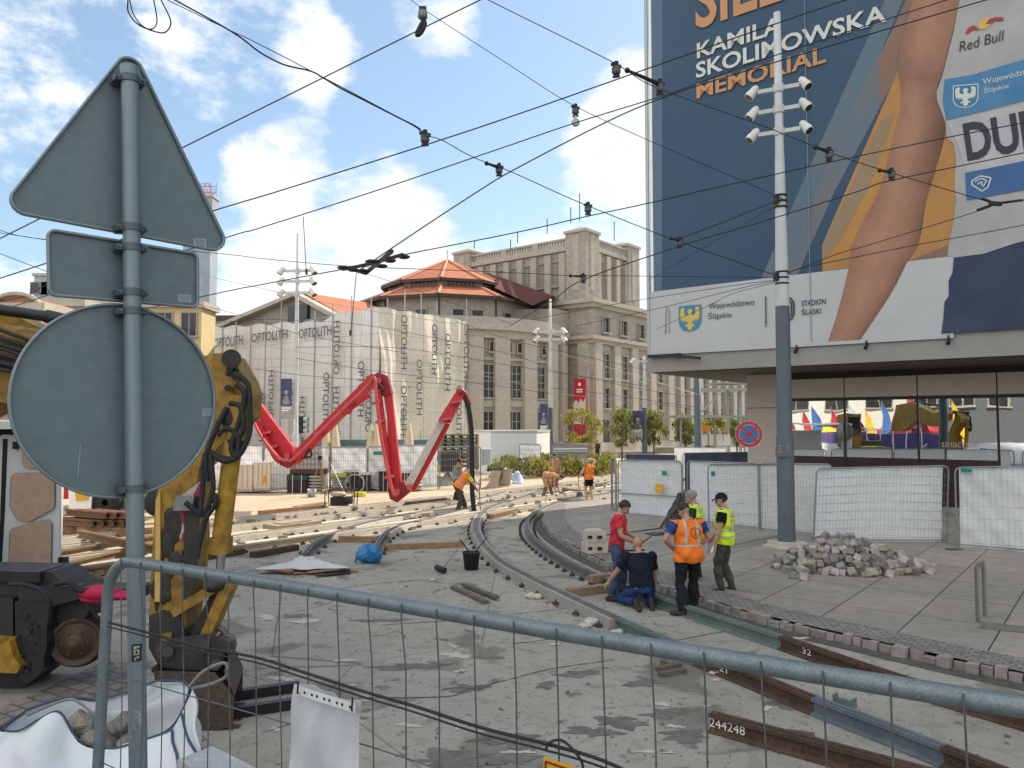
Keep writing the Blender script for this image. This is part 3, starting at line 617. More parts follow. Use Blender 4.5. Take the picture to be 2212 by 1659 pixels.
for i, (s, za, ln) in enumerate(((.9, 6.6, 5.0), (.9, 1.0, 5.0), (2.6, 3.0, 5.2), (4.3, 6.4, 4.8), (5.9, 5.0, 5.6), (7.3, .9, 5.4), (8.2, 6.2, 5.4))):
    letters(sc, 'OPTOLITH', Vector((S0.x, S0.y, 0))+D2*s+N2*1.36+UP*(za+ln), -UP, ln*.86, .66, M_INK, 0, n=N2, up=D2, bold=.012)
# ------------------------------------------------------------------ department store with the giant advertising banner
BN = -D2; EE = -D1
P1 = P(1404, 760, 28.4); P1 = Vector((P1.x, P1.y, 0))
ZB = PL(1800, 735, P1, BN).z; ZS0 = ZB-.75
M_CLAD = mat('brown_grey_cladding', (.44, .38, .33), .6, scale=.8, col2=(.39, .34, .295), spec=.4)
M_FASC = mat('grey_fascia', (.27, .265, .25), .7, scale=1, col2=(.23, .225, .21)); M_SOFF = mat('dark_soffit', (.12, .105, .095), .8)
M_BLK = mat('black_metal', (.018, .018, .02), .45, .2, scale=8)
def glass_mat():
    m = bpy.data.materials.new('mirror_glazing'); m.use_nodes = True; t = m.node_tree; b = t.nodes['Principled BSDF']; L = t.links.new
    b.inputs['Metallic'].default_value = 1; b.inputs['Roughness'].default_value = .012; b.inputs['Base Color'].default_value = (.82, .84, .83, 1)
    tc = N(t, 'ShaderNodeTexCoord'); nz = N(t, 'ShaderNodeTexNoise'); nz.inputs['Scale'].default_value = 1.1; nz.inputs['Detail'].default_value = 1; L(tc.outputs['Object'], nz.inputs['Vector'])
    bp = N(t, 'ShaderNodeBump'); bp.inputs['Strength'].default_value = .05; bp.inputs['Distance'].default_value = .04; L(nz.outputs[0], bp.inputs['Height']); L(bp.outputs[0], b.inputs['Normal']); return m
M_MIRR = glass_mat()
st = T('department_store', 'department store with beige ground floor, mirror glazing and a grey canopy', 'building', P1)
b = MB(); b.wb(P1, EE, BN, .25, 34, ZS0+1.0, 36, -9, -.12); b.build('upper_storeys', M_FASC, st)
b = MB(); b.wb(P1, EE, BN, -.1, 34.2, ZS0, ZB+.02, -9.2, .0); b.build('canopy_fascia', M_FASC, st)
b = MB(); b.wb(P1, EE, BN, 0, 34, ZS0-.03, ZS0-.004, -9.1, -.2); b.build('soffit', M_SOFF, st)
PW = P1+D2*3.2
def sw(u): return (PL(u, 950, PW, BN)-PW).dot(EE)
ZG = PL(1830, 862, PW, BN).z
s_l, s_c = sw(1618), sw(1681); js = [sw(1826), sw(1984), sw(2157), sw(2330), sw(2520)]
b = MB(); b.wb(PW, EE, BN, s_l, s_c-.01, 0, ZS0-.05, -5.5, .12); b.build('corner_pillar', M_CLAD, st)
b = MB(); b.wb(PW, EE, BN, s_l-.02, s_c, 3.6, 3.63, -1, .125); b.build('pillar_joint', M_SOFF, st)
edges = [s_c]+js+[34]
for i in range(len(edges)-1):
    a, c = edges[i], edges[i+1]
    b = MB(); b.wb(PW, EE, BN, a+.02, c-.02, ZG+.06, ZS0-.28, -.3, .0); b.build('cladding_panel', M_CLAD, st)
    b = MB(); b.wb(PW, EE, BN, a+.035, c-.035, .12, ZG-.05, -.05, -.02); b.build('glass_pane', M_MIRR, st)
b = MB(); b.wb(PW, EE, BN, s_c, 34, ZG-.05, ZG+.05, -.2, .03); b.wb(PW, EE, BN, s_c, 34, ZS0-.29, ZS0-.05, -.3, -.05)
for s in edges: b.wb(PW, EE, BN, s-.035, s+.035, .1, ZG-.05, -.1, .02)
b.wb(PW, EE, BN, s_c, 34, 0, .12, -.2, .02); b.build('window_mullions', M_BLK, st)
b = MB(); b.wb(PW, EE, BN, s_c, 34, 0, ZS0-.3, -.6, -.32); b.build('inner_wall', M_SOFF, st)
M_LETW = mat('white_film', (.45, .36, .34), .6)
letters_px(st, 'smacznie', PW, BN, EE, (2034, 966), (2113, 964), (2034, 951), M_LETW, .01); letters_px(st, 'tam', PW, BN, EE, (2056, 1108), (2082, 1106), (2056, 1094), M_LETW, .01)
b = MB()      # dark red film strip along the bottom of the glazing and a bush of film behind the words
b.wb(PW, EE, BN, s_c+.2, sw(2160), .3, PL(1830, 987, PW, BN).z, -.018, .0); b.build('red_window_film', mat('maroon_film', (.028, .010, .014), .3, scale=2, spec=.6), st)
b = MB()
for u, v in ((1758, 748), (1487, 745), (1620, 720)): pass
for u in (1722, 1873, 2050):
    p = PL(u, 740+ (1800-u)*.055, P1, BN); b.wb(p, EE, BN, -.03, .03, ZB-.25, ZB-.08, .0, .08); b.cyl(p+BN*.06+UP*(ZB-.22-p.z), p+BN*.2+UP*(ZB-.33-p.z), .035, .06, 8)
q = P1+EE*.1; b.wb(q, EE, BN, -.1, 1.2, ZB-.22, ZB-.12, .05, .2); b.bar(Vector((q.x, q.y, ZB-.2))+BN*.2+EE*.9, Vector((q.x, q.y, ZB-.35))+BN*.25+EE*2.0, .1, .1); b.build('canopy_floodlights', M_BLK, st)
# --- banner
BP = P1+BN*.05
ba = T('advertising_banner', 'giant blue and white sports banner with an athlete arm above the canopy', 'banner', (BP.x, BP.y, ZB))
def flat(col, name, rough=.75, c2=None, sc_=.6): return mat(name, col, rough, col2=c2, var=.12, scale=sc_, spec=.25)
def bpoly(px, m, name, off):
    b = MB(); b.add([PL(u, v, BP, BN)+BN*off for u, v in px], [tuple(range(len(px)))]); return b.build(name, m, ba)
x0 = PL(1407, 740, BP, BN); s0 = (x0-BP).dot(EE)
b = MB(); b.wb(BP, EE, BN, s0, 30, ZB, 34, -.03, .0)
b.build('banner_cloth', flat((.036, .07, .125), 'banner_blue', c2=(.05, .095, .145), sc_=.12), ba)
b = MB(); b.cyl(Vector((BP.x, BP.y, ZB-.1))+EE*(s0-.1), Vector((BP.x, BP.y, 35))+EE*(s0-.1), .07, seg=8); b.build('edge_pipe', M_STEEL, ba)
b = MB(); b.wb(BP, EE, BN, s0+.02, s0+.12, ZB, 34, .004, .01); b.build('hem', M_WHITE, ba)
m_or, m_br, m_tl = flat((.42, .225, .07), 'print_orange', c2=(.33, .17, .07)), flat((.24, .145, .10), 'print_brown', c2=(.17, .12, .11)), flat((.085, .15, .21), 'print_teal', c2=(.13, .15, .17))
bpoly([(1405, -300), (1432, -300), (1430, 628), (1405, 631)], flat((.10, .16, .24), 'print_side_strip'), 'printed_strip', .005)
bpoly([(1930, -40), (1975, -60), (1850, 240), (1690, 606), (1640, 612), (1740, 380)], m_tl, 'printed_ray', .006)
for u_ in (1751, 2272):
    q_ = PL(u_, 600, BP, BN); b = MB(); b.wb(Vector((q_.x, q_.y, 0)), EE, BN, -.012, .012, ZB, 34, .064, .066); b.build('panel_seam', mat('seam', (.20, .24, .29), .7), ba)
bpoly([(1890, 130), (1945, 60), (1940, 160), (1800, 420), (1720, 602), (1690, 605), (1770, 400)], flat((.15, .15, .16), 'print_grey_ray', c2=(.10, .15, .20)), 'printed_ray', .010)
bpoly([(1985, -60), (2060, -60), (1985, 60), (1945, 150), (1898, 230), (1900, 120), (1930, 60)], m_br, 'printed_ray', .014)
bpoly([(1941, 152), (1952, 215), (1910, 400), (1840, 535), (1834, 579), (1777, 586), (1776, 530), (1850, 360)], m_or, 'printed_ray', .016)
bpoly([(1905, 260), (1935, 240), (1880, 400), (1815, 520), (1780, 560), (1776, 530), (1830, 420)], flat((.27, .20, .13), 'print_tan'), 'printed_ray', .020)
bpoly([(2046, 270), (2075, 300), (2075, 420), (2060, 553), (1955, 566), (1990, 505), (2005, 400)], m_or, 'printed_ray', .022)
bpoly([(2060, 525), (2062, 556), (1955, 566), (2010, 545)], m_br, 'printed_ray', .024)
zw = [(1405, 631), (2070, 552)]
bpoly(zw+[(2060, 730), (1405, 768)], flat((.44, .46, .47), 'print_white'), 'printed_white_field', .026)
# athlete's arm with the printed tones of the picture
Lp = [(1990, -80), (1964, 30), (1945, 100), (1941, 150), (1948, 218), (1936, 275), (1904, 400), (1866, 477), (1839, 535), (1834, 580), (1809, 677), (1789, 738)]
Rp = [(2100, -80), (2068, 30), (2056, 80), (2036, 160), (2024, 200), (2044, 272), (2019, 375), (1999, 440), (1984, 527), (1961, 565), (1925, 635), (1859, 734)]
arm_m = mat('printed_skin', (.56, .55, .54), .8, spec=.2, col2=(.42, .40, .42), scale=.7, fine=.08); t = arm_m.node_tree; at = N(t, 'ShaderNodeVertexColor'); at.layer_name = 'print'; src_ = t.nodes['Principled BSDF'].inputs['Base Color'].links[0].from_socket; mm_ = N(t, 'ShaderNodeMixRGB', blend_type='OVERLAY'); mm_.inputs[0].default_value = .85; t.links.new(at.outputs[0], mm_.inputs[1]); t.links.new(src_, mm_.inputs[2]); t.links.new(mm_.outputs[0], t.nodes['Principled BSDF'].inputs['Base Color'])
b = MB(); NA = 14; rows = []
Ls = spline([PL(u, v, BP, BN) for u, v in Lp], 4); Rs = spline([PL(u, v, BP, BN) for u, v in Rp], 4)
b.grid(lambda i, j: (lambda k: Ls[k]+(Rs[k]-Ls[k])*i+BN*.032)(int(round(j*(len(Ls)-1)))), NA, len(Ls)-1)
ao = b.build('printed_arm', arm_m, ba); ca = ao.data.color_attributes.new('print', 'FLOAT_COLOR', 'POINT')
nr = len(Ls)
for j in range(nr):
    for i in range(NA+1):
        s = i/NA; r_ = j/(nr-1); k = 1.0-.25*abs(s-.4)*2; k *= 1-.45*max(0, 1-abs(r_-.47)/.13)*max(0, (s-.35)/.65)*1.3; k *= 1-.3*max(0, 1-abs(r_-.30)/.06)*(1-abs(s-.5)); k *= 1-.25*max(0, (s-.75)/.25)*(r_ > .55)
        c = Vector((.37, .21, .145))*k; c = c.lerp(Vector((.16, .085, .10)), .35*max(0, 1-abs(r_-.25)/.2)*(1-s)); ca.data[j*(NA+1)+i].color = (c.x, c.y, c.z, 1)
m_vest = flat((.38, .38, .385), 'print_vest', c2=(.28, .285, .29), sc_=.5); m_bib = flat((.42, .425, .44), 'print_bib', c2=(.33, .335, .35), sc_=.8); m_bb = flat((.04, .15, .32), 'print_bib_blue', c2=(.09, .22, .36), sc_=.5)
bpoly([(2100, -80), (2074, 0), (2059, 75), (2036, 165), (2024, 197), (2025, 217), (2043, 265), (2046, 300), (2060, 310), (2066, 345), (2062, 400), (2066, 430), (2060, 480), (2050, 527), (2047, 553), (2066, 556), (2125, 549), (2190, 527), (2420, 470), (2420, -200)], m_vest, 'printed_vest', .038)
bpoly([(2061, 557), (2058, 590), (2050, 606), (2050, 640), (2041, 652), (2038, 692), (2034, 721), (2420, 697), (2420, 472), (2190, 529), (2125, 551)], flat((.03, .045, .085), 'print_navy', c2=(.045, .065, .11)), 'printed_shorts', .044)
bpoly([(2046, 262), (2420, 180), (2420, 320), (2090, 372), (2068, 310)], m_bib, 'printed_bib', .048)
bpoly([(2041, 173), (2100, 163), (2170, 142), (2420, 70), (2420, 168), (2212, 219), (2045, 261), (2037, 222)], m_bb, 'printed_bib_band', .052)
bpoly([(2085, 375), (2420, 305), (2420, 375), (2089, 434)], flat((.055, .10, .24), 'print_bib_indigo', c2=(.05, .16, .32)), 'printed_bib_band', .052)
m_lw, m_lo, m_ld = flat((.55, .58, .56), 'print_letter_white'), flat((.50, .26, .13), 'print_letter_orange'), flat((.045, .05, .06), 'print_letter_dark')
LT = lambda txt, bl, br, tl, m, off=.06, **k: letters_px(ba, txt, BP, BN, EE, bl, br, tl, m, off, **k)
LT('SILESIA', (1504, 67), (1882, -52), (1504, -50), m_lo, .06, bold=.02); LT('KAMILA', (1507, 128), (1690, 72), (1507, 95), m_lw, bold=.022)
LT('SKOLIMOWSKA', (1505, 171), (1916, 47), (1505, 137), m_lw, bold=.022); LT('MEMORIAL', (1506, 215), (1786, 135), (1506, 182), m_lo, bold=.022)
LT('Województwo', (1532, 672), (1631, 664), (1532, 656), m_ld); LT('Śląskie', (1531, 693), (1582, 688), (1531, 674), m_ld)
LT('STADION', (1733, 662), (1785, 657), (1733, 650), m_ld, bold=.012); LT('ŚLĄSKI', (1733, 684), (1775, 680), (1733, 666), m_ld, bold=.012)
LT('Red Bull', (2073, 114), (2170, 84), (2073, 92), m_ld, .06, shear=.15); LT('DUPL', (2082, 352), (2300, 308), (2075, 270), m_ld, .062, bold=.03, shear=-.15)
LT('Województwo', (2124, 188), (2240, 158), (2124, 172), m_lw, .06); LT('Śląskie', (2126, 206), (2180, 193), (2126, 190), m_lw, .06)
for u, va, vb, s in ((1449, 720, 664, 'WSPÓŁORGANIZATOR'), (1659, 706, 641, 'ORGANIZATOR')):
    a = PL(u, va, BP, BN); letters(ba, s, a, UP, (PL(u, vb, BP, BN)-a).z, .07, m_ld, .06, n=BN, up=-EE)
def lines(px, m, name, w, off=.06, closed=False):
    q = [PL(u, v, BP, BN)+BN*off for u, v in px]; q = q+[q[0]] if closed else q; b = MB()
    for i in range(len(q)-1): b.bar(q[i], q[i+1], w, .004, up=BN)
    return b.build(name, m, ba)
lines([(1439, 722), (1441, 662)], m_ld, 'printed_line', .02); lines([(1655, 707), (1655, 640)], m_ld, 'printed_line', .02)
for k, r_ in enumerate((0, 5)):
    lines([(1690+r_, 648+r_), (1700, 641+r_), (1710-r_, 645+r_), (1716-r_, 655), (1716-r_, 680), (1710-r_, 690-r_), (1700, 694-r_), (1690+r_, 690-r_)], m_ld, 'stadium_logo', .05)
lines([(2100, 392), (2118, 381), (2141, 385), (2135, 405), (2122, 414), (2100, 400)], m_lw, 'printed_logo', .035, closed=True); lines([(2106, 394), (2120, 386), (2132, 391), (2124, 404)], m_lw, 'printed_logo', .03); lines([(2112, 399), (2121, 393), (2122, 402)], m_lw, 'printed_logo', .03)
def eagle(u0, u1, v0, v1, mw, ms, off, rim=None):
    M_ = lambda x, y: (u0+(u1-u0)*x, v0+(v1-v0)*y-(u1-u0)*(x-.5)*.09)
    sh = [M_(0, 0), M_(1, 0), M_(1, .62), M_(.93, .8), M_(.78, .93), M_(.5, 1), M_(.22, .93), M_(.07, .8), M_(0, .62)]
    if rim: bpoly([(p[0]*1.0+(p[0]-(u0+u1)/2)*.08, p[1]+(p[1]-(v0+v1)/2)*.08) for p in sh], rim, 'crest_rim', off-.002)
    bpoly(sh, ms, 'crest_shield', off)
    half = [(.5, .12), (.58, .15), (.62, .22), (.57, .30), (.58, .36), (.66, .40), (.74, .34), (.76, .2), (.72, .12), (.80, .06), (.92, .12), (.94, .3), (.92, .5), (.86, .62), (.84, .5), (.80, .66), (.77, .52), (.73, .68), (.69, .54), (.64, .66), (.60, .6), (.60, .7), (.72, .76), (.70, .84), (.62, .78), (.60, .9), (.5, .97)]
    pts = half+[(1-x, y) for x, y in half[::-1][1:-1]]
    b = MB(); q = [PL(*M_(x, y), BP, BN)+BN*(off+.008) for x, y in pts]; b.add(q, [tuple(range(len(q)))]); b.build('crest_eagle', mw, ba)
eagle(1468, 1516, 660, 716, flat((.55, .44, .10), 'print_yellow'), flat((.06, .22, .38), 'print_crest_blue'), .062)
eagle(2061, 2112, 186, 233, m_lw, flat((.05, .17, .34), 'print_crest_blue_dark'), .062, m_lw)
m_rd = flat((.33, .05, .055), 'print_red')
bpoly([(2086, 74), (2092, 62), (2104, 56), (2109, 60), (2116, 68), (2104, 66), (2096, 70), (2090, 76)], m_rd, 'printed_bull', .062); bpoly([(2130, 54), (2136, 44), (2150, 39), (2167, 39), (2169, 46), (2158, 48), (2150, 46), (2142, 53)], m_rd, 'printed_bull', .062)
b = MB(); c_ = PL(2127, 52, BP, BN)+BN*.058; b.add([c_+(EE*math.cos(a)+UP*math.sin(a))*.17 for a in [i*math.pi/8 for i in range(16)]], [tuple(range(16))]); b.build('printed_sun', flat((.55, .40, .12), 'print_sun_yellow'), ba)

# ------------------------------------------------------------------ tall masts with floodlights
M_MASTW = mat('pale_mast_paint', (.50, .52, .52), .55, scale=2, col2=(.42, .44, .45)); M_MASTG = mat('grey_mast_paint', (.10, .125, .15), .6, scale=2, col2=(.075, .095, .115)); M_LAMP = mat('lamp_housing', (.66, .66, .63), .5)
def flood(b, q, d, s=1.):
    d = d.normalized(); b.cyl(q-d*.02*s, q+d*.20*s, .115*s, .135*s, 12); b.cyl(q+d*.20*s, q+d*.34*s, .15*s, .15*s, 12); b.cyl(q-d*.10*s, q-d*.02*s, .07*s, .115*s, 10)
def mast(name, label, base, h, r0, r1, zsplit, lamps, low=M_MASTG, up_=M_MASTW, az0=0, s=1.):
    t = T(name, label, 'mast', base, 0); o = Vector(base)
    b = MB(); b.lathe(o, [(r0, .0), (r0, zsplit*.45), (r0*.88, zsplit*.47), (r0*.82, zsplit)], 16); b.build('lower_shaft', low, t)
    b = MB(); b.lathe(o, [(r0*.80, zsplit), (r1*1.05, zsplit+(h-zsplit)*.5), (r1*.98, zsplit+(h-zsplit)*.52), (r1*.8, h), (0, h+.02)], 16); b.build('upper_shaft', up_, t)
    for z in lamps:
        b = MB(); d = az(az0); b.bar(o+d*-.62*s+UP*z, o+d*.62*s+UP*(z+.0), .09*s, .12*s); b.cyl(o+UP*(z-.12*s), o+UP*(z+.12*s), r1*1.25, seg=12); b.build('lamp_arm', up_, t)
        for sg in (-1, 1):
            b = MB(); q = o+d*sg*.70*s+UP*(z+.12*s); flood(b, q, d*sg*.55-D2*.35*0+az(az0+90)*.25-UP*.8, s); lo = b.build('floodlight', M_LAMP, t)
            b = MB(); dd = (d*sg*.55+az(az0+90)*.25-UP*.8).normalized(); b.cyl(q+dd*.343*s, q+dd*.347*s, .125*s, seg=12); b.build('lens', M_GLASSD, lo)
    return t
mb_ = G(1700, 1192); zz = lambda v, Y: CAMZ+(917-v)/FPX*Y
ym = mb_.y
mm = mast('lamp_mast', 'tall near mast with grey lower shaft and six white floodlights before the banner', (mb_.x, mb_.y, .12), zz(5, ym)-.12, .20, .105, zz(672, ym), [zz(188, ym), zz(235, ym), zz(285, ym)], az0=117, s=.78)
o = Vector((mb_.x, mb_.y, .12))
b = MB(); b.box(o+UP*.04, (.62, .62, .18), .4); b.box(o+Vector((0, -.05, -.06)), (.9, .7, .2), .4); b.build('concrete_footing', M_HAUNCH, mm)
for v in (428, 597):
    b = MB(); z = zz(v, ym)
    for k in range(3): b.lathe(Vector((o.x, o.y, z-.16+k*.14)), [(.115, -.02), (.16, -.02), (.16, .02), (.115, .02)], 14)
    b.box((o.x-.13, o.y-.05, z), (.16, .12, .2)); b.build('span_clamp', M_BLK, mm)
b = MB(); pr = P(1694, 975, ym-.21); b.obox(pr+Vector((0, .02, 0)), Vector((.19, 0, 0)), Vector((0, .02, 0)), UP*.13); b.build('sign_plate', mat('plate_grey', (.12, .14, .155), .6), mm)
b = MB()      # WC figures
for du, f in ((-9, 0), (7, 1)):
    q = P(1694+du, 964, ym-.235); b.ell(q+UP*.0, (.02, .006, .02), seg=8, rings=6)
    z = -.035
    tri = [q+UP*z, q+UP*(z-.11)+Vector((-.045, 0, 0)), q+UP*(z-.11)+Vector((.045, 0, 0))] if not f else [q+UP*(z)+Vector((-.045, 0, 0)), q+UP*z+Vector((.045, 0, 0)), q+UP*(z-.11)]
    for i in range(3): b.bar(tri[i], tri[(i+1) % 3], .01, .004, up=Vector((0, -1, 0)))
b.build('pictogram', M_LETW, mm)
def far_mast(u, vtop, Y, label, lampv, zs, low=M_MASTW, s=1.3):
    p = P(u, 900, Y); return mast('lamp_mast', label, (p.x, p.y, 0), zz(vtop, Y), .20, .11, zs, [zz(v, Y) for v in lampv], low=low, s=s, az0=95)
fm = far_mast(638, 500, 48, 'slim white mast with six floodlights in front of the wrapped scaffold', (583, 606, 631), 6.5)
fm2 = far_mast(1189, 645, 56, 'pale mast with four floodlights before the curved theatre wall', (716, 733), 4.2, M_MASTG)
fm3 = far_mast(1392, 770, 56, 'pale mast with one lamp pair beside the banner corner', (781,), 4.2, M_MASTG, 1.1)
p = P(1507, 900, 46); tp = T('tram_pole', 'thick dark pole beside the tram stop', 'pole', (p.x, p.y, 0)); b = MB(); b.lathe((p.x, p.y, 0), [(.22, 0), (.2, 6.4), (0, 6.42)], 14); b.build('shaft', M_MASTG, tp)
b = MB(); b.box((p.x+.25, p.y-.1, 4.5), (.12, .12, .5)); b.build('box', M_WHITE, tp)
# event flags on masts
def pole_flag(u0, u1, v0, v1, Y, label):
    t = T('street_banner', label, 'banner', P((u0+u1)/2, v1, Y), 0, 'event banners on the masts'); a, c = P(u0, v1, Y), P(u1, v0, Y); w = c.x-a.x; h = c.z-a.z
    b = MB(); b.box((a.x+w/2, Y, a.z+h*.66), (w, .03, h*.68)); b.build('picture', mat('night_blue_print', (.035, .04, .11), .7, scale=3, col2=(.06, .07, .16)), t)
    b = MB(); b.box((a.x+w/2, Y, a.z+h*.16), (w, .03, h*.318)); b.build('caption_field', mat('grey_print_field', (.34, .33, .33), .8), t)
    b = MB(); cx = a.x+w/2; z0 = a.z+h*.36
    for k in range(5): hh = h*(.12+.08*(2-abs(k-2))); b.box((cx+(k-2)*w*.13, Y-.022, z0+hh/2), (w*.09, .01, hh))
    b.lathe((cx, Y-.024, z0+h*.30), [(0, 0), (w*.2, .0), (w*.2, .008), (0, .008)], 12, axis=Vector((0, -1, 0)), a0=0, a1=math.pi*2)
    b.build('printed_hall', mat('pale_print', (.38, .33, .30), .8), t)
    b = MB(); b.box((a.x+w*.5, Y-.022, a.z+h*.27), (w*.8, .01, h*.03)); b.box((a.x+w*.42, Y-.022, a.z+h*.21), (w*.6, .01, h*.03)); b.build('caption', M_WHITE, t)
    return t
pole_flag(606, 631, 818, 905, 47.6, 'dark blue event banner on the slim white mast'); pole_flag(1166, 1183, 872, 940, 55.6, 'dark blue event banner before the curved theatre wall'); pole_flag(1367, 1388, 887, 945, 55.6, 'dark blue event banner between the small trees')

# ------------------------------------------------------------------ buildings far left
def block(name, label, u0, u1, vtop, Y, depth, m, rows, cols, ww, wh, vb=917, cat='building', roof=None, glass=None, slant=None):
    a, c = P(u0, vtop, Y), P(u1, vtop, Y); h = a.z; t = T(name, label, cat, ((a.x+c.x)/2, Y, 0)); e = Vector((1, 0, 0)) if slant is None else az(slant); n = Vector((e.y, -e.x, 0)); W_ = (c.x-a.x)/max(.2, e.x)
    o = Vector((a.x, Y, 0)); b = MB(); b.wb(o, e, n, 0, W_, 0, h, -depth, 0); b.build('walls', m, t)
    b = MB(); b.wb(o, e, n, -.3, W_+.3, h-.02, h+.5, -depth-.3, .35); b.build('roof_edge', roof or M_TRIM, t)
    for i in range(rows):
        for j in range(cols):
            s = W_*(j+.5)/cols; z = h*(i+.55)/rows; win('window', o, e, n, s, ww, z-wh/2, z+wh/2, 1, 0, .08, parent=t, glass=glass)
    return t, o, e, n, W_, h
M_YEL = mat('yellow_render', (.56, .46, .25), .9, scale=.5, col2=(.5, .40, .22)); M_PNK = mat('pinkish_render', (.42, .30, .25), .9, scale=.5); M_GREYB = mat('grey_render', (.36, .36, .36), .9, scale=.5)
block('yellow_house', 'yellow rendered house behind the traffic sign', 172, 436, 664, 64, 3, M_YEL, 4, 5, 1.3, 1.9)
block('office_tower', 'slender pale office tower with window bands and a red roof sign', 398, 459, 425, 190, 4, mat('tower_panels', (.30, .345, .39), .6, scale=.2), 0, 0, 1, 1)
t_, o_, e_, n_, W_, h_ = block('office_tower_wing', 'lower wing of the pale office tower', 425, 455, 500, 188, 1, mat('tower_panels', (.30, .345, .39), .6), 0, 0, 1, 1)
ot = bpy.data.objects['office_tower']; o = P(398, 425, 190); o.z = 0; b = MB(); e = Vector((1, 0, 0)); n = Vector((0, -1, 0)); Wt = P(459, 425, 190).x-o.x
bpy.data.objects.remove(t_) if False else None
M_TGL = mat('tower_glass', (.16, .22, .26), .15, .3, scale=.3, col2=(.24, .31, .35))
for i in range(15):
    z = 14+i*2.9
    w_ = MB(); w_.wb(o, e, n, Wt*.05, Wt*.36, z, z+1.8, .02, .08) if z < 42 else w_.wb(o, e, n, Wt*.04, Wt*.3, z, z+1.8, .02, .08); w_.wb(o, e, n, Wt*.50, Wt*.88, z, z+1.8, 1.98, 2.08) if z < 42 else w_.wb(o, e, n, Wt*.42, Wt*.95, z, z+1.8, .02, .08); w_.build('window_band', M_TGL, ot)
zt = P(430, 425, 190).z
b = MB()
for i in range(6): b.cyl(o+e*(1+i*1.4)+UP*zt, o+e*(1+i*1.4)+UP*(zt+3.2+.4*(i % 2)), .08, seg=4)
b.bar(o+e*.3+UP*(zt+1.2), o+e*8+UP*(zt+1.0), .15); b.bar(o+e*.3+UP*(zt+2.8), o+e*8+UP*(zt+2.6), .15); b.build('roof_frame', M_GREYB, ot)
letters(ot, 'COURTYARD', o+e*.4+UP*(zt+.5)+n*.3, e, 7.6, 1.5, mat('red_sign', (.5, .03, .05), .6), .1, n=n)
letters(ot, 'HOTEL', o+e*3.6+UP*(zt+2.2)+n*.3, e, 3.6, 1.2, mat('red_sign', (.5, .03, .05), .6), .1, n=n)
block('office_block', 'grey glass office block peeking out left of the traffic sign', 74, 165, 596, 150, 12, mat('blue_grey_panels', (.33, .37, .40), .5, scale=.4), 6, 4, 3.4, 2.2)
gt, o, e, n, W_, h = block('gabled_house', 'pinkish town house with a round gable behind the excavator boom', -190, 92, 676, 40, 8, M_PNK, 3, 6, 1.1, 1.7)
b = MB(); c_ = P(35, 676, 40); rr = 1.35
b.prism([c_+Vector((math.cos(a)*rr, 0, math.sin(a)*.95)) for a in [math.pi*i/14 for i in range(15)]], (0, 4, 0)); b.build('round_gable', mat('brick_orange', (.40, .20, .12), .9, scale=2), gt)
b = MB(); b.tube([c_+Vector((math.cos(a)*rr*1.05, -.1, math.sin(a)*1.02)) for a in [math.pi*i/14 for i in range(15)]], .12, 6); b.build('gable_trim', M_TRIM, gt)
block('grey_house', 'plain grey house wall between the gable and the yellow house', 84, 180, 662, 52, 8, M_GREYB, 0, 0, 1, 1)
block('low_house', 'dark roofed low house left of the wrapped scaffold', 455, 560, 692, 82, 8, M_GREYB, 0, 0, 1, 1, roof=M_GUT)

# ------------------------------------------------------------------ trees along the theatre

def leaf_mat(name, c, c2):
    m = mat(name, c, .7, scale=2.5, col2=c2, spec=.3); t = m.node_tree; L = t.links.new; b = t.nodes['Principled BSDF']; src = b.inputs['Base Color'].links[0].from_socket; out = t.nodes['Material Output']
    tr = N(t, 'ShaderNodeBsdfTranslucent'); L(src, tr.inputs[0]); mx = N(t, 'ShaderNodeMixShader'); mx.inputs[0].default_value = .45; L(b.outputs[0], mx.inputs[1]); L(tr.outputs[0], mx.inputs[2]); L(mx.outputs[0], out.inputs[0]); return m
M_LEAF = leaf_mat('tree_leaves', (.24, .25, .07), (.13, .15, .04)); M_LEAFY = leaf_mat('yellow_green_leaves', (.36, .31, .07), (.22, .21, .05)); M_BARK = mat('bark', (.10, .08, .06), .9, scale=6)
def tree(name, label, x, y, h, cw, ch, m, seed, n=1250, group='young street trees before the theatre'):
    r = random.Random(seed); t = T(name, label, 'tree', (x, y, 0), r.uniform(0, 6), group); b = MB(); zc = h-ch*.5
    b.tube([(0, 0, 0), (.03, .02, zc*.6), (0, 0, zc), (.02, 0, h-.4)], [.075, .06, .045, .012], 7)
    for k in range(9):
        a = k*2.4; z = zc-ch*.35+ch*.07*k; d = Vector((math.cos(a), math.sin(a), .55)); q = Vector((0, 0, z)); b.tube([q, q+d*cw*.25, q+d*cw*.42+UP*.1], [.03, .018, .008], 5)
    b.build('trunk', M_BARK, t, local=True)
    lb = MB(); cl = []
    for k in range(26):
        a = r.uniform(0, 6.28); z = r.uniform(-1, 1); rr = math.sqrt(max(0, 1-z*z))*r.uniform(.45, 1.0); cl.append(Vector((math.cos(a)*rr*cw*.5, math.sin(a)*rr*cw*.5, zc+z*ch*.5*r.uniform(.8, 1.05))))
    for k in range(n):
        c_ = r.choice(cl); p = c_+Vector((r.gauss(0, 1)*cw*.085, r.gauss(0, 1)*cw*.085, r.gauss(0, 1)*ch*.075)); d = Vector((r.gauss(0, 1), r.gauss(0, 1), r.gauss(0, .6))).normalized(); x_, y_, _ = frame(d); s = r.uniform(.05, .17)
        lb.add([p-x_*s*.55, p+y_*s-x_*.0, p+x_*s*.55, p-y_*s], [(0, 1, 2, 3)])
    lb.build('crown', m, t, local=True); return t
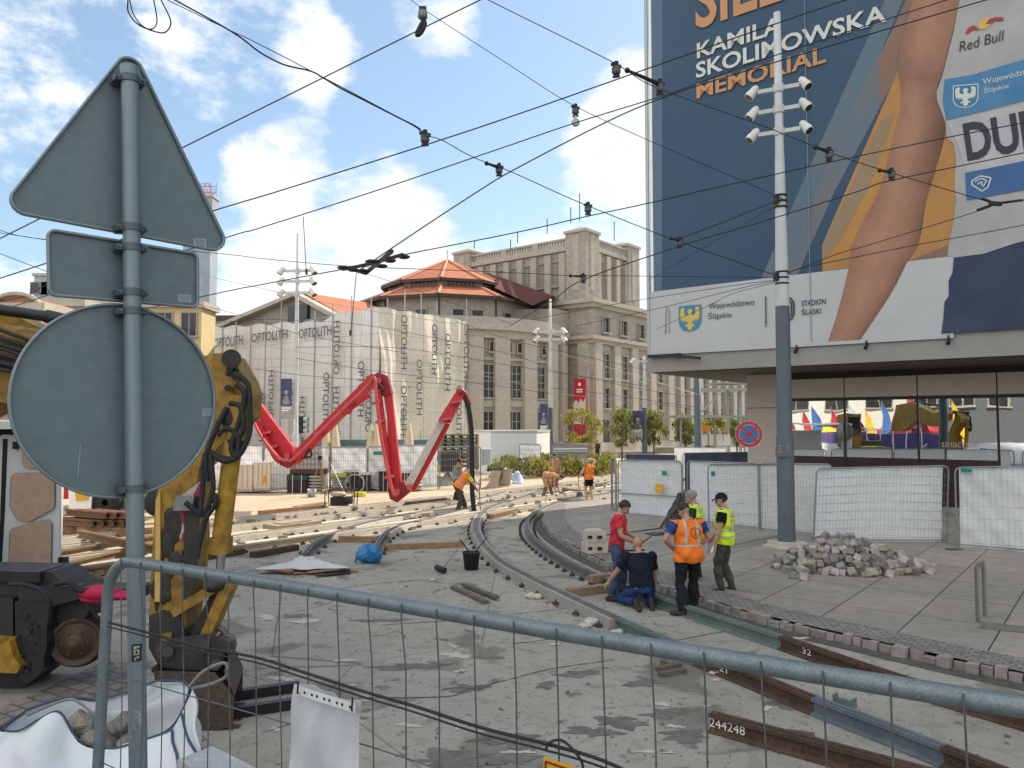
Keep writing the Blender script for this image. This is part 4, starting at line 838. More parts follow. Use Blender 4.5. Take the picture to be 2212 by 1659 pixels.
tl = [(1258, 885, 950, 76, 57, M_LEAFY, 'yellow-green young tree in front of the red theatre banner'), (1343, 890, 945, 66, 56, M_LEAF, 'second young tree from the red theatre banner'), (1411, 893, 945, 50, 57, M_LEAF, 'young tree just right of the street banner among the trees'),
      (1478, 897, 950, 48, 57, M_LEAF, 'young tree left of the thick dark pole'), (1541, 900, 950, 54, 58, M_LEAFY, 'young tree behind the tram stop shelter'), (1592, 905, 950, 40, 60, M_LEAF, 'young tree beside the round blue sign')]
for i, (u, v0, v1, w, Y, m, l) in enumerate(tl):
    p = P(u, v0, Y); h = p.z; wpx = w/FPX*Y*1.12; tree('street_tree', l, p.x, p.y, h, wpx, (v1-v0+14)/FPX*Y, m, 20+i)
# planting strip
def shrubs(name, px, label, m, seed, h0, h1, n, sz=(.05, .10)):
    r = random.Random(seed); q = [G(u, v) for u, v in px]; b = MB()
    for k in range(n):
        a, c = r.random(), r.random(); p = (q[0]*(1-a)+q[1]*a)*(1-c)+(q[3]*(1-a)+q[2]*a)*c; hh = (h0+(h1-h0)*(.5+.5*math.sin(p.x*2.1+p.y)))*r.random()**.5
        d = Vector((r.gauss(0, 1), r.gauss(0, 1), r.gauss(.4, .8))).normalized(); x_, y_, _ = frame(d); s = r.uniform(*sz); p = p+UP*hh; b.add([p-x_*s*.6, p+y_*s, p+x_*s*.6, p-y_*s], [(0, 1, 2, 3)])
    return tag(b.build(name, m), kind='stuff')
shrubs('planting_bed', [(1050, 1038), (1330, 1026), (1330, 1012), (1090, 1020)], '', M_LEAF, 5, .5, 1.15, 7000, (.07, .14))
shrubs('planting_bed', [(1140, 1036), (1330, 1028), (1330, 1014), (1160, 1019)], '', M_LEAFY, 6, .6, 1.25, 2500, (.07, .14))
# ------------------------------------------------------------------ site fences on the right and in the distance
M_TARP = mat('white_tarpaulin', (.84, .85, .86), .6, scale=.9, col2=(.76, .78, .79), fine=.1, spec=.35)
t_ = M_TARP.node_tree; tr_ = N(t_, 'ShaderNodeBsdfTranslucent'); t_.links.new(t_.nodes['Principled BSDF'].inputs['Base Color'].links[0].from_socket, tr_.inputs[0]); mx_ = N(t_, 'ShaderNodeMixShader'); mx_.inputs[0].default_value = .28; t_.links.new(t_.nodes['Principled BSDF'].outputs[0], mx_.inputs[1]); t_.links.new(tr_.outputs[0], mx_.inputs[2]); t_.links.new(mx_.outputs[0], t_.nodes['Material Output'].inputs[0]); M_NAVY = mat('navy_tarpaulin', (.035, .04, .09), .6, scale=1.2, col2=(.055, .06, .12)); M_FTUBE = mat('fence_tube', (.24, .27, .285), .5, .4, scale=9)
M_WIRE = mat('fence_wire', (.27, .29, .30), .5, .3); M_GTAG = mat('green_tag', (.01, .22, .17), .5); M_YTAG = mat('yellow_plate', (.62, .36, .02), .5, col2=(.55, .31, .02))
def panel(label, a, c, h0, h1=None, tarp=None, wires=26, hw=7, seed=0, dbl=False, mid=None, tags=(), group=None, tube=.021, wave=.02, lean=Vector((0, 0, 0)), side=1, tarp_gap=(.02, .02), thick=.0026):
    a = Vector(a); c = Vector(c); h1 = h0 if h1 is None else h1; e = (c-a); L_ = e.length; e.normalize(); n = Vector((-e.y, e.x, 0)); n = n if n.dot(Vector((0, -1, 0))) > 0 else -n
    t = T('site_fence', label, 'fence panel', (a+c)/2, 0, group); r = random.Random(seed)
    H = lambda s: h0+(h1-h0)*s/L_
    Q_ = lambda s, f: a+e*s+UP*(H(s)*f)+lean*f
    b = MB(); rr = .10
    path = [Q_(0, 0), Q_(0, .93), Q_(.03, .98), Q_(rr, 1), Q_(L_-rr, 1), Q_(L_-.03, .98), Q_(L_, .93), Q_(L_, 0)]
    b.tube(path, tube, 8); b.tube([Q_(0, .09), Q_(L_, .09)], tube*.8, 6)
    if mid: b.tube([Q_(0, mid), Q_(L_, mid)], tube*.9, 6)
    b.build('frame', M_FTUBE, t)
    b = MB()
    for i in range(1, wires): s = L_*i/wires; k = r.uniform(-.012, .012); b.tube([Q_(s, .09)+n*.008, Q_(s+k, .5)+n*.012, Q_(s, 1)+n*.008], thick, 4, cap=False)
    for j in range(hw):
        f = .12+.86*j/(hw-1); zz_ = [f, f+r.uniform(-.006, .006), f]; b.tube([Q_(0, zz_[0])+n*.012, Q_(L_/2, zz_[1])+n*.012, Q_(L_, zz_[2])+n*.012], thick, 4, cap=False)
        if dbl: b.tube([Q_(0, f-.015)+n*.014, Q_(L_/2, f+.035)+n*.014, Q_(L_, f-.01)+n*.014], thick, 4, cap=False)
    b.build('wire_mesh', M_WIRE, t)
    if tarp:
        p = [r.uniform(0, 6.3) for _ in range(6)]
        def f(i, j):
            s = L_*(tarp_gap[0]+(1-sum(tarp_gap))*i); w = wave*(math.sin(s*3.1+p[0]+j*2)+.7*math.sin(s*7.3-j*3+p[1])+.5*math.sin(j*9+p[2]+s*2)+.5*math.sin((s+j*1.5)*11+p[3]))
            return Q_(s, .05+.94*j+(.012*math.sin(s*5+p[4]) if j < .01 else 0))-n*(.05+abs(w)*.0+.03)-n*w*1.0*side
        b = MB(); b.grid(f, 46, 22); b.build('tarpaulin', tarp, t)
    for (s, z, w, hh, m, nm) in tags: b = MB(); b.wb(a, e, n, s-w/2, s+w/2, z-hh/2, z+hh/2, .02, .032); b.build(nm, m, t)
    return t
def hpx(g_, vt): return CAMZ+(917-vt)/FPX*g_.y
def pan(label, p0, p1, v0, v1, **k):
    a, c = G(*p0), G(*p1); return panel(label, a, c, hpx(a, v0), hpx(c, v1), **k)
pan('white sheeted fence panel with a yellow plate behind the man in red', (1336, 1118), (1474, 1132), 994, 996, tarp=M_TARP, seed=1, mid=.43, wave=.012, tags=((1.75, 1.5, .17, .13, M_GTAG, 'tag'), (1.55, 1.02, .26, .28, M_YTAG, 'notice')))
pan('white sheeted fence panel behind the grey haired man', (1486, 1134), (1640, 1154), 996, 1001, tarp=M_TARP, seed=2, wave=.012)
pan('white sheeted fence panel reaching behind the tall mast', (1642, 1155), (1800, 1172), 1001, 1003, tarp=M_TARP, seed=3, wires=24, wave=.012, tarp_gap=(.01, .03))
pan('open mesh fence panel standing forward of the sheeted ones beside the capped man', (1532, 1206), (1692, 1170), 1004, 1004, seed=4, tags=((.17, 1.88, .15, .11, M_GTAG, 'tag'),))
pan('tilted white sheeted fence panel with doubled wires behind the cobble heap', (1757, 1181), (2044, 1183), 1012, 1006, tarp=M_TARP, seed=5, wires=36, hw=9, dbl=True, lean=Vector((.12, 0, 0)), wave=.012, tarp_gap=(.02, .03))
pan('white sheeted fence panel with creases at the right picture edge', (2068, 1192), (2420, 1224), 1010, 1004, tarp=M_TARP, seed=6, wave=.03, tags=((.24, 1.92, .22, .09, M_GTAG, 'tag'),))
q = G(2061, 1199); b = MB(); b.box((q.x, q.y, .06), (.8, .26, .12), .2); b.box((q.x, q.y, .13), (.3, .2, .04), .2); solo(b, 'fence_foot', mat('dark_concrete', (.11, .11, .11), .9, scale=5), 'dark fence foot block between the two right hand panels', 'fence foot')
pan('stack of folded fence panels seen edge on at the left end of the white fence', (1322, 1108), (1331, 1112), 990, 992, seed=7, wires=6, tube=.035)
pan('navy sheeted fence panel farther back above the white fence', (1350, 1062), (1462, 1064), 981, 983, tarp=M_NAVY, seed=8); pan('navy sheeted fence panel by the thick dark pole', (1476, 1066), (1648, 1070), 979, 976, tarp=M_NAVY, seed=9, wave=.03)
pan('pale sheeted fence panel in front of the tram stop', (1455, 1040), (1570, 1042), 966, 968, tarp=M_TARP, seed=10, wires=14)
pan('bare mesh fence panel between the round sign and the tram stop', (1650, 1058), (1702, 1062), 978, 980, seed=11, wires=12, mid=.5)
# far white fence behind the stored material
fx = [(452, 1066, 566, 1066, 962), (568, 1066, 712, 1062, 967), (714, 1062, 792, 1061, 966), (794, 1061, 836, 1061, 965), (838, 1060, 946, 1058, 962)]
fl = ['far white sheeted fence panel behind the pale water tank', 'far white sheeted fence panel under the red boom elbow', 'creased far white fence panel left of the upright red boom arm', 'narrow far white fence panel with a green tag', 'creased far white fence panel under the last boom arm']
for i, ((u0, v0, u1, v1, vt), l) in enumerate(zip(fx, fl)):
    pan(l, (u0, v0), (u1, v1), vt, vt, tarp=M_TARP, seed=30+i, wires=20, wave=.045, thick=.006, tube=.025, tags=((.45, 1.7, .4, .16, M_GTAG, 'tag'),) if i == 3 else ())
pan('bare far fence panel in front of the wooden pallet stack', (950, 1056), (1038, 1054), 966, 964, seed=40, wires=20, thick=.006, tube=.03)
pan('far white fence panel right of the white container', (1122, 1030), (1168, 1030), 960, 960, tarp=M_TARP, seed=41, wires=12, wave=.03, thick=.006, tube=.025)
g3 = pan('far grey fence banner lettered in mirror writing', (1192, 1028), (1272, 1026), 960, 960, tarp=mat('grey_banner_sheet', (.36, .37, .38), .7, scale=2), seed=42, wires=10, wave=.01, thick=.006, tube=.025)
a = G(1192, 1028); c = G(1272, 1026); e = (c-a).normalized(); n = Vector((e.y, -e.x, 0)); L_ = (c-a).length
letters(g3, 'GRUPA ZUE', a+e*L_*.03+UP*.75, e, L_*.56, .27, M_WHITE, .0, n=n, mirror=True)
b = MB()
for k in range(3): o = a+e*L_*(.70+.05*k)+n*.01; b.bar(o+UP*1.0, o+e*.32+UP*.55, .03, .01, up=n); b.bar(o+UP*(1.0-.0)-e*.05, o+UP*.9+e*.02, .03, .01, up=n)
b.bar(a+e*L_*.72+UP*.95+n*.01, a+e*L_*.9+UP*.95+n*.01, .03, .01, up=n); b.build('emblem', M_WHITE, g3)
b = MB(); b.wb(a, e, n, .1, L_-.1, 1.52, 1.60, .01, .016); b.wb(a, e, n, .1, L_-.1, 1.40, 1.44, .01, .016); b.build('printed_stripes', M_WHITE, g3)

# ------------------------------------------------------------------ the near mesh fence
A_ = Vector((-1.44, 2.80, 0)); B_ = Vector((.893, 1.34, 0)); e = (B_-A_).normalized(); n = Vector((e.y, -e.x, 0)); LN = 3.45; ZR = 2.515
nf = T('mesh_fence', 'galvanised mesh fence panel in the foreground carrying a black cable', 'fence panel', A_+e*1.7+UP*.5)
M_RAIL = mat('zinc_tube', (.20, .245, .265), .5, .45, scale=22, col2=(.145, .185, .205), fine=.3); M_WIRED = mat('zinc_wire', (.13, .15, .16), .45, .5, scale=30)
Qn = lambda s, z, o=0.: A_+e*s+UP*z+n*o
b = MB(); rad = .14
arcp = [Qn(.02-.045+rad-rad*math.cos(t_), ZR-rad+rad*math.sin(t_)) for t_ in [math.pi/2*k/8 for k in range(9)]]
b.tube([Qn(-.10, .5), Qn(-.065, 1.6)]+arcp+[Qn(.9, ZR+.004), Qn(1.8, ZR-.002), Qn(LN-.2, ZR), Qn(LN-.05, ZR-.03), Qn(LN, ZR-.12), Qn(LN+.02, .5)], .0195, 14)
b.tube([Qn(-.09, .62), Qn(LN, .62)], .014, 8); b.build('frame', M_RAIL, nf)
b = MB(); r = random.Random(3)
for i in range(29):
    s = .085+.1165*i; kx = r.uniform(-.014, .014) if i < 12 else r.uniform(-.004, .004)
    b.tube([Qn(s, ZR+.012, .021), Qn(s+.001, ZR-.03, .021), Qn(s+kx, ZR-.16, .01), Qn(s+kx*.6+r.uniform(-.006, .006), ZR-.5, .0), Qn(s+r.uniform(-.008, .008), ZR-.9, .0), Qn(s, .62)], .0021, 5, cap=False)
for z in (2.12, 1.78, 1.44, 1.1):
    b.tube([Qn(s_*LN/8-.05, z+r.uniform(-.012, .012), -.003) for s_ in range(9)], .0021, 5, cap=False)
b.build('wire_mesh', M_WIRED, nf)
b = MB(); pc = [(960, 1385), (1100, 1480)]
cab = [PL(u, v, A_+n*.012, n) for u, v in ((235, 1345), (318, 1366), (420, 1395), (552, 1420), (640, 1447), (780, 1492), (900, 1527), (1040, 1572), (1181, 1607), (1300, 1642), (1400, 1690))]
b.tube(spline(cab, 5), .0042, 7); b.tube([p+UP*-.012+n*.006 for p in spline(cab, 5)], .0026, 6); solo(b, 'black_cable', M_DARK, 'black cable tied along the near mesh fence', 'cable', org=False)
cl = [PL(u, v, A_+n*.02, n) for u, v in ((1178, 1620), (1190, 1602), (1215, 1600), (1240, 1622), (1258, 1650), (1262, 1690))]
b = MB(); b.tube(spline(cl, 5), .003, 6); solo(b, 'cable_loop', M_DARK, 'loose loop of black cable above the yellow plate', 'cable', org=False)
# yellow plate and plastic sheet tied to the mesh
pl = [PL(u, v, A_+n*.02, n) for u, v in ((1176, 1634), (1264, 1664), (1262, 1790), (1174, 1760))]
yp = T('yellow_plate', 'yellow warning plate with a dark red border at the foot of the near fence', 'sign', pl[3]); b = MB(); b.prism(pl, n*.004); b.build('plate', M_YTAG, yp, fix=True)
b = MB(); inn = [p+((pl[0]+pl[2])/2-p)*.12+n*.006 for p in pl]
for i in range(4): b.bar(inn[i], inn[(i+1) % 4], .004, .002, up=n)
b.build('border', mat('dark_red_print', (.22, .02, .015), .6), yp)
M_FILM = mat('milky_plastic', (.50, .52, .55), .35, scale=6, col2=(.42, .44, .47), spec=.6, trans=0.)
pp = T('plastic_sheet', 'milky punched plastic sleeve hanging on the near fence', 'plastic sheet', PL(700, 1700, A_+n*.02, n))
tl_, tr_, bl_, br_ = (PL(u, v, A_+n*.025, n) for u, v in ((643, 1474), (778, 1516), (610, 1770), (770, 1800)))
def film(i, j):
    p = (tl_*(1-i)+tr_*i)*(j)+(bl_*(1-i)+br_*i)*(1-j); return p+n*(.010*math.sin(i*9+j*2)*(1-j*.6)+.007*math.sin(i*17-j*5)+.005*math.sin(j*9+i*6))
b = MB(); b.grid(film, 26, 20); b.build('sleeve', M_FILM, pp)
b = MB(); dvec = (tr_-tl_).normalized(); upv = dvec.cross(n); upv = upv if upv.z > 0 else -upv
b.prism([tl_-upv*.026+n*.016+dvec*.02, tr_-upv*.026+n*.016, tr_+n*.016, tl_+n*.016+dvec*.02], n*.001); b.build('punched_strip', mat('white_strip', (.66, .68, .70), .5), pp, fix=True)
b = MB()
for k in range(8): c_ = tl_+(tr_-tl_)*(.2+.1*k+.02*(k % 2))-upv*.013+n*.0175; b.lathe(c_, [(0, .001), (.0042, .001)], 8, axis=n)
b.build('punch_holes', M_BLK, pp)
b = MB()
for p in (tl_+dvec*.035, tr_): b.tube([p+n*.03+upv*.02, p+n*.032-upv*.012, p+n*.02-upv*.02-dvec*.01], .0028, 6)
b.build('ties', M_DARK, pp)

# ------------------------------------------------------------------ traffic signs seen from behind
M_SIGNB = mat('sign_back_grey', (.125, .165, .182), .5, .25, scale=2.2, col2=(.112, .15, .167), fine=.12, spec=.5); M_POLE = mat('sign_pole_zinc', (.20, .255, .28), .45, .35, scale=4, col2=(.165, .215, .24), fine=.15, stretch=(8, 8, 1)); M_RIM = mat('sign_rim', (.22, .265, .29), .45, .4)
pb = P(299, 1700, 3.0); ptop = P(280, 146, 3.0)
pd = (ptop-pb).normalized(); foot = pb-pd*((pb.z-.5)/pd.z)
sg = T('sign_pole', 'grey pole carrying three traffic signs seen from behind', 'sign pole', foot)
b = MB(); b.tube([foot, ptop], .033, 20); b.cyl(ptop-pd*.035, ptop+pd*.004, .0355, seg=20); b.build('pole', M_POLE, sg)
hs = az(47); eu = pd.copy(); er = (hs-eu*hs.dot(eu)).normalized(); en = er.cross(eu)      # in-plane right, up, towards us
if en.dot(Vector((0, -1, 0))) < 0: en = -en
er = Matrix.Rotation(R(3.4) if en.dot(er.cross(eu)) > 0 else R(-3.4), 3, en) @ er; eu = Matrix.Rotation(R(3.4) if en.dot(hs.cross(pd)) > 0 else R(-3.4), 3, en) @ eu
pn0 = foot-en*.062
def plate(name, outline, label, rim=.012):
    t = sg; c_ = sum(outline, Vector())/len(outline); b = MB(); b.prism(outline, -en*.003); o = b.build(name, M_SIGNB, t, fix=True)
    b = MB(); m = len(outline); vs = []; prof = [(0, -.003), (0, .014), (.008, .016), (.011, .010), (.011, .002)]
    for i in range(m):
        tg = (outline[(i+1) % m]-outline[i-1]).normalized(); inw = en.cross(tg); inw = inw if inw.dot(c_-outline[i]) > 0 else -inw
        vs += [outline[i]+inw*a+en*q for a, q in prof]
    k = len(prof); b.add(vs, [(i*k+j, i*k+j+1, ((i+1) % m)*k+j+1, ((i+1) % m)*k+j) for i in range(m) for j in range(k-1)], True); rim_o = b.build('folded_rim', M_RIM, o, fix=True)
    return o
def onp(u, v): return PL(u, v, pn0, en)
def rounded(pts, r, k=7):
    out = []; m = len(pts)
    for i in range(m):
        p, a, c = pts[i], pts[i-1], pts[(i+1) % m]; da = (a-p).normalized(); dc = (c-p).normalized(); ang = math.acos(max(-1, min(1, da.dot(dc)))); d = r/math.tan(ang/2); cc = p+(da+dc).normalized()*(r/math.sin(ang/2)); s, f = p+da*d, p+dc*d
        for j in range(k+1):
            q = s.lerp(f, j/k); out.append(cc+(q-cc).normalized()*r)
    return out
tri = [onp(281, 95), onp(503, 551), onp(-8, 455)]
plate('triangular_sign', rounded(tri, .055, 9), '')
rec = [onp(99, 493), onp(427, 547), onp(428, 667), onp(102, 640)]; plate('supplementary_plate', rounded(rec, .03, 6), '')
cc = onp(259, 865); rv = (onp(259, 656)-cc).dot(eu); rh = abs((onp(480, 865)-onp(37, 865)).dot(er))/2
plate('round_sign', [cc+er*math.cos(a)*rh+eu*math.sin(a)*rv for a in [2*math.pi*i/72 for i in range(72)]], '')
b = MB()
for v in (172, 492, 535, 632, 672, 1055):
    q = foot+pd*((P(285, v, 3.0).z-foot.z)/pd.z); b.tube([q-pd*.014, q+pd*.014], .0385, 18)
    for sgn in (-1, 1): b.obox(q+er*sgn*.046-en*.02, er*.012, en*.03, eu*.011); b.cyl(q+er*sgn*.048-en*.01, q+er*sgn*.048+en*.022, .006, seg=6)
    b.obox(q-en*.048, er*.05, en*.012, eu*.016)
b.build('clamps', mat('clamp_zinc', (.10, .135, .155), .5, .4), sg)
M_STK = mat('pale_sticker', (.27, .32, .34), .6); M_STKP = mat('sticker_print', (.20, .25, .27), .6)
b = MB(); b2 = MB()
for (u, v) in ((431, 524), (398, 645), (450, 890)):
    c_ = onp(u, v)+en*.002; b.obox(c_, er*.028, eu*.017, en*.0008)
    for k in range(3): b2.obox(c_+eu*(.009-.009*k)+en*.0012+er*.002*k, er*(.022-.003*k), eu*.0022, en*.0006)
b.build('maker_stickers', M_STK, sg); b2.build('sticker_marks', M_STKP, sg)
b = MB(); c_ = onp(170, 1010)+en*.002; b.bar(onp(174, 958)+en*.002, onp(167, 1030)+en*.002, .0035, .001, up=en); b.build('paint_run', mat('paint_run_pale', (.25, .30, .32), .5), sg)
# stickers on the pole
def on_pole(u, v, o=.0345): c_ = foot+pd*((P(u, v, 3.0).z-foot.z)/pd.z); d = (_c-c_); d.z = 0; return c_+d.normalized()*o, d.normalized()
c_, d_ = on_pole(290, 1405); x_ = UP.cross(d_).normalized(); b = MB(); b.obox(c_, x_*.017, d_*.001, UP*.032); b.build('black_sticker', mat('sticker_black', (.012, .012, .012), .5), sg)
b = MB()
for k, (dx, dz, w, h) in enumerate(((-.006, .020, .005, .006), (.004, .022, .006, .003), (-.002, .010, .010, .002), (.006, .006, .003, .008), (-.007, .002, .003, .010), (.000, -.006, .011, .002), (-.004, -.018, .004, .002), (.005, -.017, .005, .003), (-.005, -.025, .004, .002))): b.obox(c_+x_*dx+UP*dz+d_*.0015, x_*w, d_*.0006, UP*h)
b.build('sticker_print', mat('sticker_cream', (.45, .42, .32), .6), sg)
c_, d_ = on_pole(294, 1548); b = MB(); b.obox(c_, x_*.014, d_*.001, UP*.036); b.obox(c_-x_*.02-UP*.05, x_*.004, d_*.001, UP*.02); b.build('torn_sticker', mat('torn_paper', (.33, .36, .38), .8, scale=60, col2=(.08, .09, .10)), sg)
# no stopping sign
p = P(1618, 938, 24); ns = T('no_stopping_sign', 'round blue no stopping sign with a red cross on a thin post', 'traffic sign', (p.x, p.y+.06, 0)); d = (_c-p); d.z = 0; d = az(194)*1.0; rr = 28.5/FPX*24
ex = UP.cross(d).normalized()
def disc(r0, r1, o, m, name): b = MB(); b.lathe(p, [(r0, o), (r1, o)], 40, axis=d); return b.build(name, m, ns)
M_SR, M_SB = mat('sign_red', (.50, .03, .035), .45), mat('sign_blue', (.02, .17, .42), .45)
b = MB(); b.lathe(p, [(0, -.02), (rr, -.02), (rr, .0), (0, .0)], 40, axis=d); b.build('plate', M_STEEL, ns); disc(rr*.72, rr, .004, M_SR, 'red_rim'); disc(0, rr*.72, .003, M_SB, 'blue_field')
b = MB()
for s in (-1, 1): v_ = (ex*s+UP).normalized(); b.bar(p-v_*rr*.75+d*.006, p+v_*rr*.75+d*.006, rr*.17, .002, up=d)
b.build('red_cross', M_SR, ns)
b = MB(); b.lathe(p, [(rr*.70, .005), (rr*.735, .005)], 40, axis=d); b.lathe(p, [(rr*.97, .005), (rr, .005)], 40, axis=d)
b.build('white_lines', mat('sign_white_line', (.5, .45, .5), .5), ns); b = MB(); b.cyl((p.x, p.y+.06, 0), (p.x, p.y+.06, p.z+.4), .035, seg=10); b.build('post', M_STEEL, ns)
# ------------------------------------------------------------------ yellow road-rail excavator
M_YEL_M = mat('worn_yellow_paint', (.43, .245, .022), .55, scale=.9, col2=(.24, .135, .022), fine=.55, spec=.4); M_GRIME = mat('greasy_black', (.022, .022, .024), .6, scale=7, col2=(.045, .04, .036), fine=.3, bump=.3, bscale=30)
M_CHROME = mat('piston_chrome', (.6, .6, .6), .2, 1, var=.1); M_BUCKET = mat('bucket_steel', (.12, .082, .06), .7, .1, scale=3, col2=(.065, .05, .042), fine=.4)
def rpx_(px, r, k=3): return [(p.x, p.y) for p in rounded([Vector((u, v, 0)) for u, v in px], r, k)]
ex_o = G(-150, 1400); XC = T('excavator', 'worn yellow rail excavator with its arm and bucket down behind the traffic signs', 'excavator', (ex_o.x, 8.8, 0))
YA = 8.45
def xp(u, v, dy=0.): return P(u, v, YA+dy)
def slab_px(px, y0, y1, m, name, parent=XC):
    b = MB(); q = [P(u, v, y0) for u, v in px]; b.prism(q, Vector((0, y1-y0, 0))); return b.build(name, m, parent, fix=True)
# stick (two deep side plates tapering to the bucket pin)
slab_px([(462, 770), (480, 760), (500, 768), (530, 820), (540, 850), (535, 900), (500, 935), (430, 1010), (418, 1090), (420, 1180), (412, 1260), (395, 1395), (372, 1440), (348, 1432), (323, 1395), (322, 1330), (328, 1200), (336, 1080), (355, 1000), (420, 900), (450, 830)], 8.2, 8.62, M_YEL_M, 'stick')
slab_px([(322, 1330), (350, 1318), (392, 1330), (400, 1380), (372, 1442), (345, 1442), (321, 1400)], 8.17, 8.65, M_GRIME, 'stick_foot')
slab_px([(345, 1370), (372, 1366), (366, 1392), (350, 1396)], 8.155, 8.169, M_YEL_M, 'worn_patch')
slab_px([(398, 1100), (426, 1070), (432, 1090), (426, 1240), (408, 1300), (396, 1300)], 8.165, 8.172, M_GRIME, 'greasy_strip')
slab_px([(500, 770), (530, 820), (540, 850), (534, 880), (516, 850), (492, 800)], 8.19, 8.197, mat('faded_yellow', (.30, .19, .05), .6, scale=3, col2=(.2, .12, .04)), 'faded_edge')
slab_px([(336, 1080), (346, 1060), (346, 1300), (334, 1300)], 8.17, 8.199, mat('yellow_edge', (.58, .38, .10), .5), 'stick_edge')
# stains and chevron marking on the stick
chev = slab_px([(395, 1068), (432, 1040), (440, 1056), (425, 1180), (388, 1165), (385, 1110)], 8.185, 8.195, mat('chevron_white', (.42, .40, .38), .6, scale=6), 'chevron_panel')
for px in ([(412, 1080), (432, 1042), (438, 1060), (430, 1100), (420, 1095)], [(386, 1100), (402, 1073), (425, 1135), (423, 1160), (392, 1128)], [(389, 1168), (395, 1150), (424, 1172), (420, 1182)]): slab_px(px, 8.175, 8.184, mat('chevron_red', (.30, .025, .04), .6, scale=5), 'chevron_stripe')
for i, (u, v, ru, rv) in enumerate(((375, 1135, 25, 40), (362, 1175, 18, 30), (378, 1210, 18, 20), (500, 800, 14, 14), (352, 1265, 20, 40))):
    b = MB(); c_ = P(u, v, 8.19); k = 8.19/FPX; r_ = random.Random(i); b.ell(c_, (ru*k*.8, .012, rv*k), seg=14, rings=8)
    for j in range(6): b.ell(c_+Vector((r_.uniform(-1, 1)*ru*k, 0, r_.uniform(-1, 1)*rv*k)), (ru*k*r_.uniform(.15, .5), .013, rv*k*r_.uniform(.2, .6)), seg=8, rings=6)
    b.build('grease_patch', M_GRIME, XC)
b = MB(); b.obox(P(399, 1087, 8.12), Vector((.095, 0, 0)), Vector((0, .03, 0)), UP*.075+Vector((.012, 0, 0))); b.build('work_lamp', mat('lamp_grey', (.20, .22, .22), .4), XC)
# bucket cylinder
cy = MB(); cy.cyl(P(522, 855, 8.15), P(512, 950, 8.15), .13, seg=16); cy.cyl(P(505, 950, 8.15), P(478, 1160, 8.15), .095, seg=18); cy.cyl(P(478, 1160, 8.15), P(478, 1195, 8.15), .118, seg=18); cy.build('cylinder', M_YEL_M, XC)
b = MB(); b.cyl(P(478, 1195, 8.15), P(474, 1262, 8.15), .045, seg=12); b.build('piston_rod', M_CHROME, XC)
b = MB(); b.cyl(P(500, 775, 8.0), P(500, 775, 8.75), .10, seg=14); b.ell(P(468, 1260, 8.15), (.14, .2, .09)); b.build('pin_boss', M_GRIME, XC)
# links to the bucket
b = MB(); b.bar(P(375, 1322, 8.1), P(470, 1266, 8.1), .10, .11, up=Vector((0, 1, 0))); b.bar(P(375, 1322, 8.6), P(470, 1266, 8.6), .10, .11, up=Vector((0, 1, 0)))
b.build('side_links', M_YEL_M, XC)
slab_px([(478, 1262), (497, 1262), (498, 1275), (448, 1388), (428, 1380)], 8.06, 8.28, M_YEL_M, 'bucket_link')
b = MB(); b.bar(P(486, 1262, 8.3), P(425, 1385, 8.3), .12, .25, up=Vector((0, 1, 0))); b.cyl(P(438, 1392, 7.95), P(438, 1392, 8.7), .10, seg=16); b.cyl(P(360, 1405, 7.95), P(360, 1405, 8.7), .10, seg=16); b.build('link_pins', M_GRIME, XC)
# quick hitch and bucket
M_HIT = mat('hitch_grey', (.075, .075, .075), .6, .3, scale=6, col2=(.04, .035, .03), fine=.4)
for y0_ in (7.96, 8.46): slab_px(rpx_([(328, 1398), (372, 1382), (440, 1372), (502, 1386), (498, 1408), (472, 1416), (480, 1440), (452, 1450), (348, 1442)], 5), y0_, y0_+.07, M_HIT, 'quick_hitch')
b = MB()
for u, v in ((362, 1408), (440, 1394), (466, 1436)): b.cyl(P(u, v, 7.9), P(u, v, 8.6), .055, seg=14)
b.bar(P(350, 1432, 8.24), P(470, 1432, 8.24), .48, .05, up=UP); b.build('hitch_pins', M_HIT, XC)
b = MB()
for u, v, r0 in ((471, 1372, .075), (488, 1390, .085)):
    b.tube([P(u, v, 8.2)+Vector((math.cos(a)*r0, 0, math.sin(a)*r0)) for a in [i*.55-.6 for i in range(10)]], .035, 8)
b.build('lifting_hooks', mat('hook_grey', (.16, .16, .16), .5, .5), XC)
bk = [(342, 1440), (345, 1455), (352, 1475), (385, 1500), (430, 1540), (470, 1590), (495, 1588), (505, 1560)]
bo = MB(); rows = []
prof = [P(u, v, 7.9) for u, v in ((352, 1437), (360, 1478), (400, 1520), (455, 1572), (505, 1555))]
prof = spline(prof, 4); y0, y1 = -.2, .62
th_ = []
for p in prof: th_.append(p)
bo.add([p+Vector((0, y0, 0)) for p in prof]+[p+Vector((-.20, y1, .0)) for p in prof], [(i, i+1, len(prof)+i+1, len(prof)+i) for i in range(len(prof)-1)], True)
rim = [P(352, 1437, 7.9), P(500, 1447, 7.9), P(519, 1495, 7.9), P(515, 1560, 7.9)]
for dy, dx in ((y0, 0), (y1, -.20)):
    poly = [p+Vector((dx, dy, 0)) for p in prof]+[p+Vector((dx, dy, 0)) for p in (P(518, 1560, 7.9), P(520, 1490, 7.9), P(480, 1440, 7.9))]; bo.prism(poly, (0, .02, 0))
bo.prism([P(500, 1440, 7.9)+Vector((0, y0, 0)), P(522, 1490, 7.9)+Vector((0, y0, 0)), P(522, 1490, 7.9)+Vector((-.20, y1, 0)), P(500, 1440, 7.9)+Vector((-.20, y1, 0))], UP*.03)
bo.build('bucket', M_BUCKET, XC, fix=True)
b = MB()
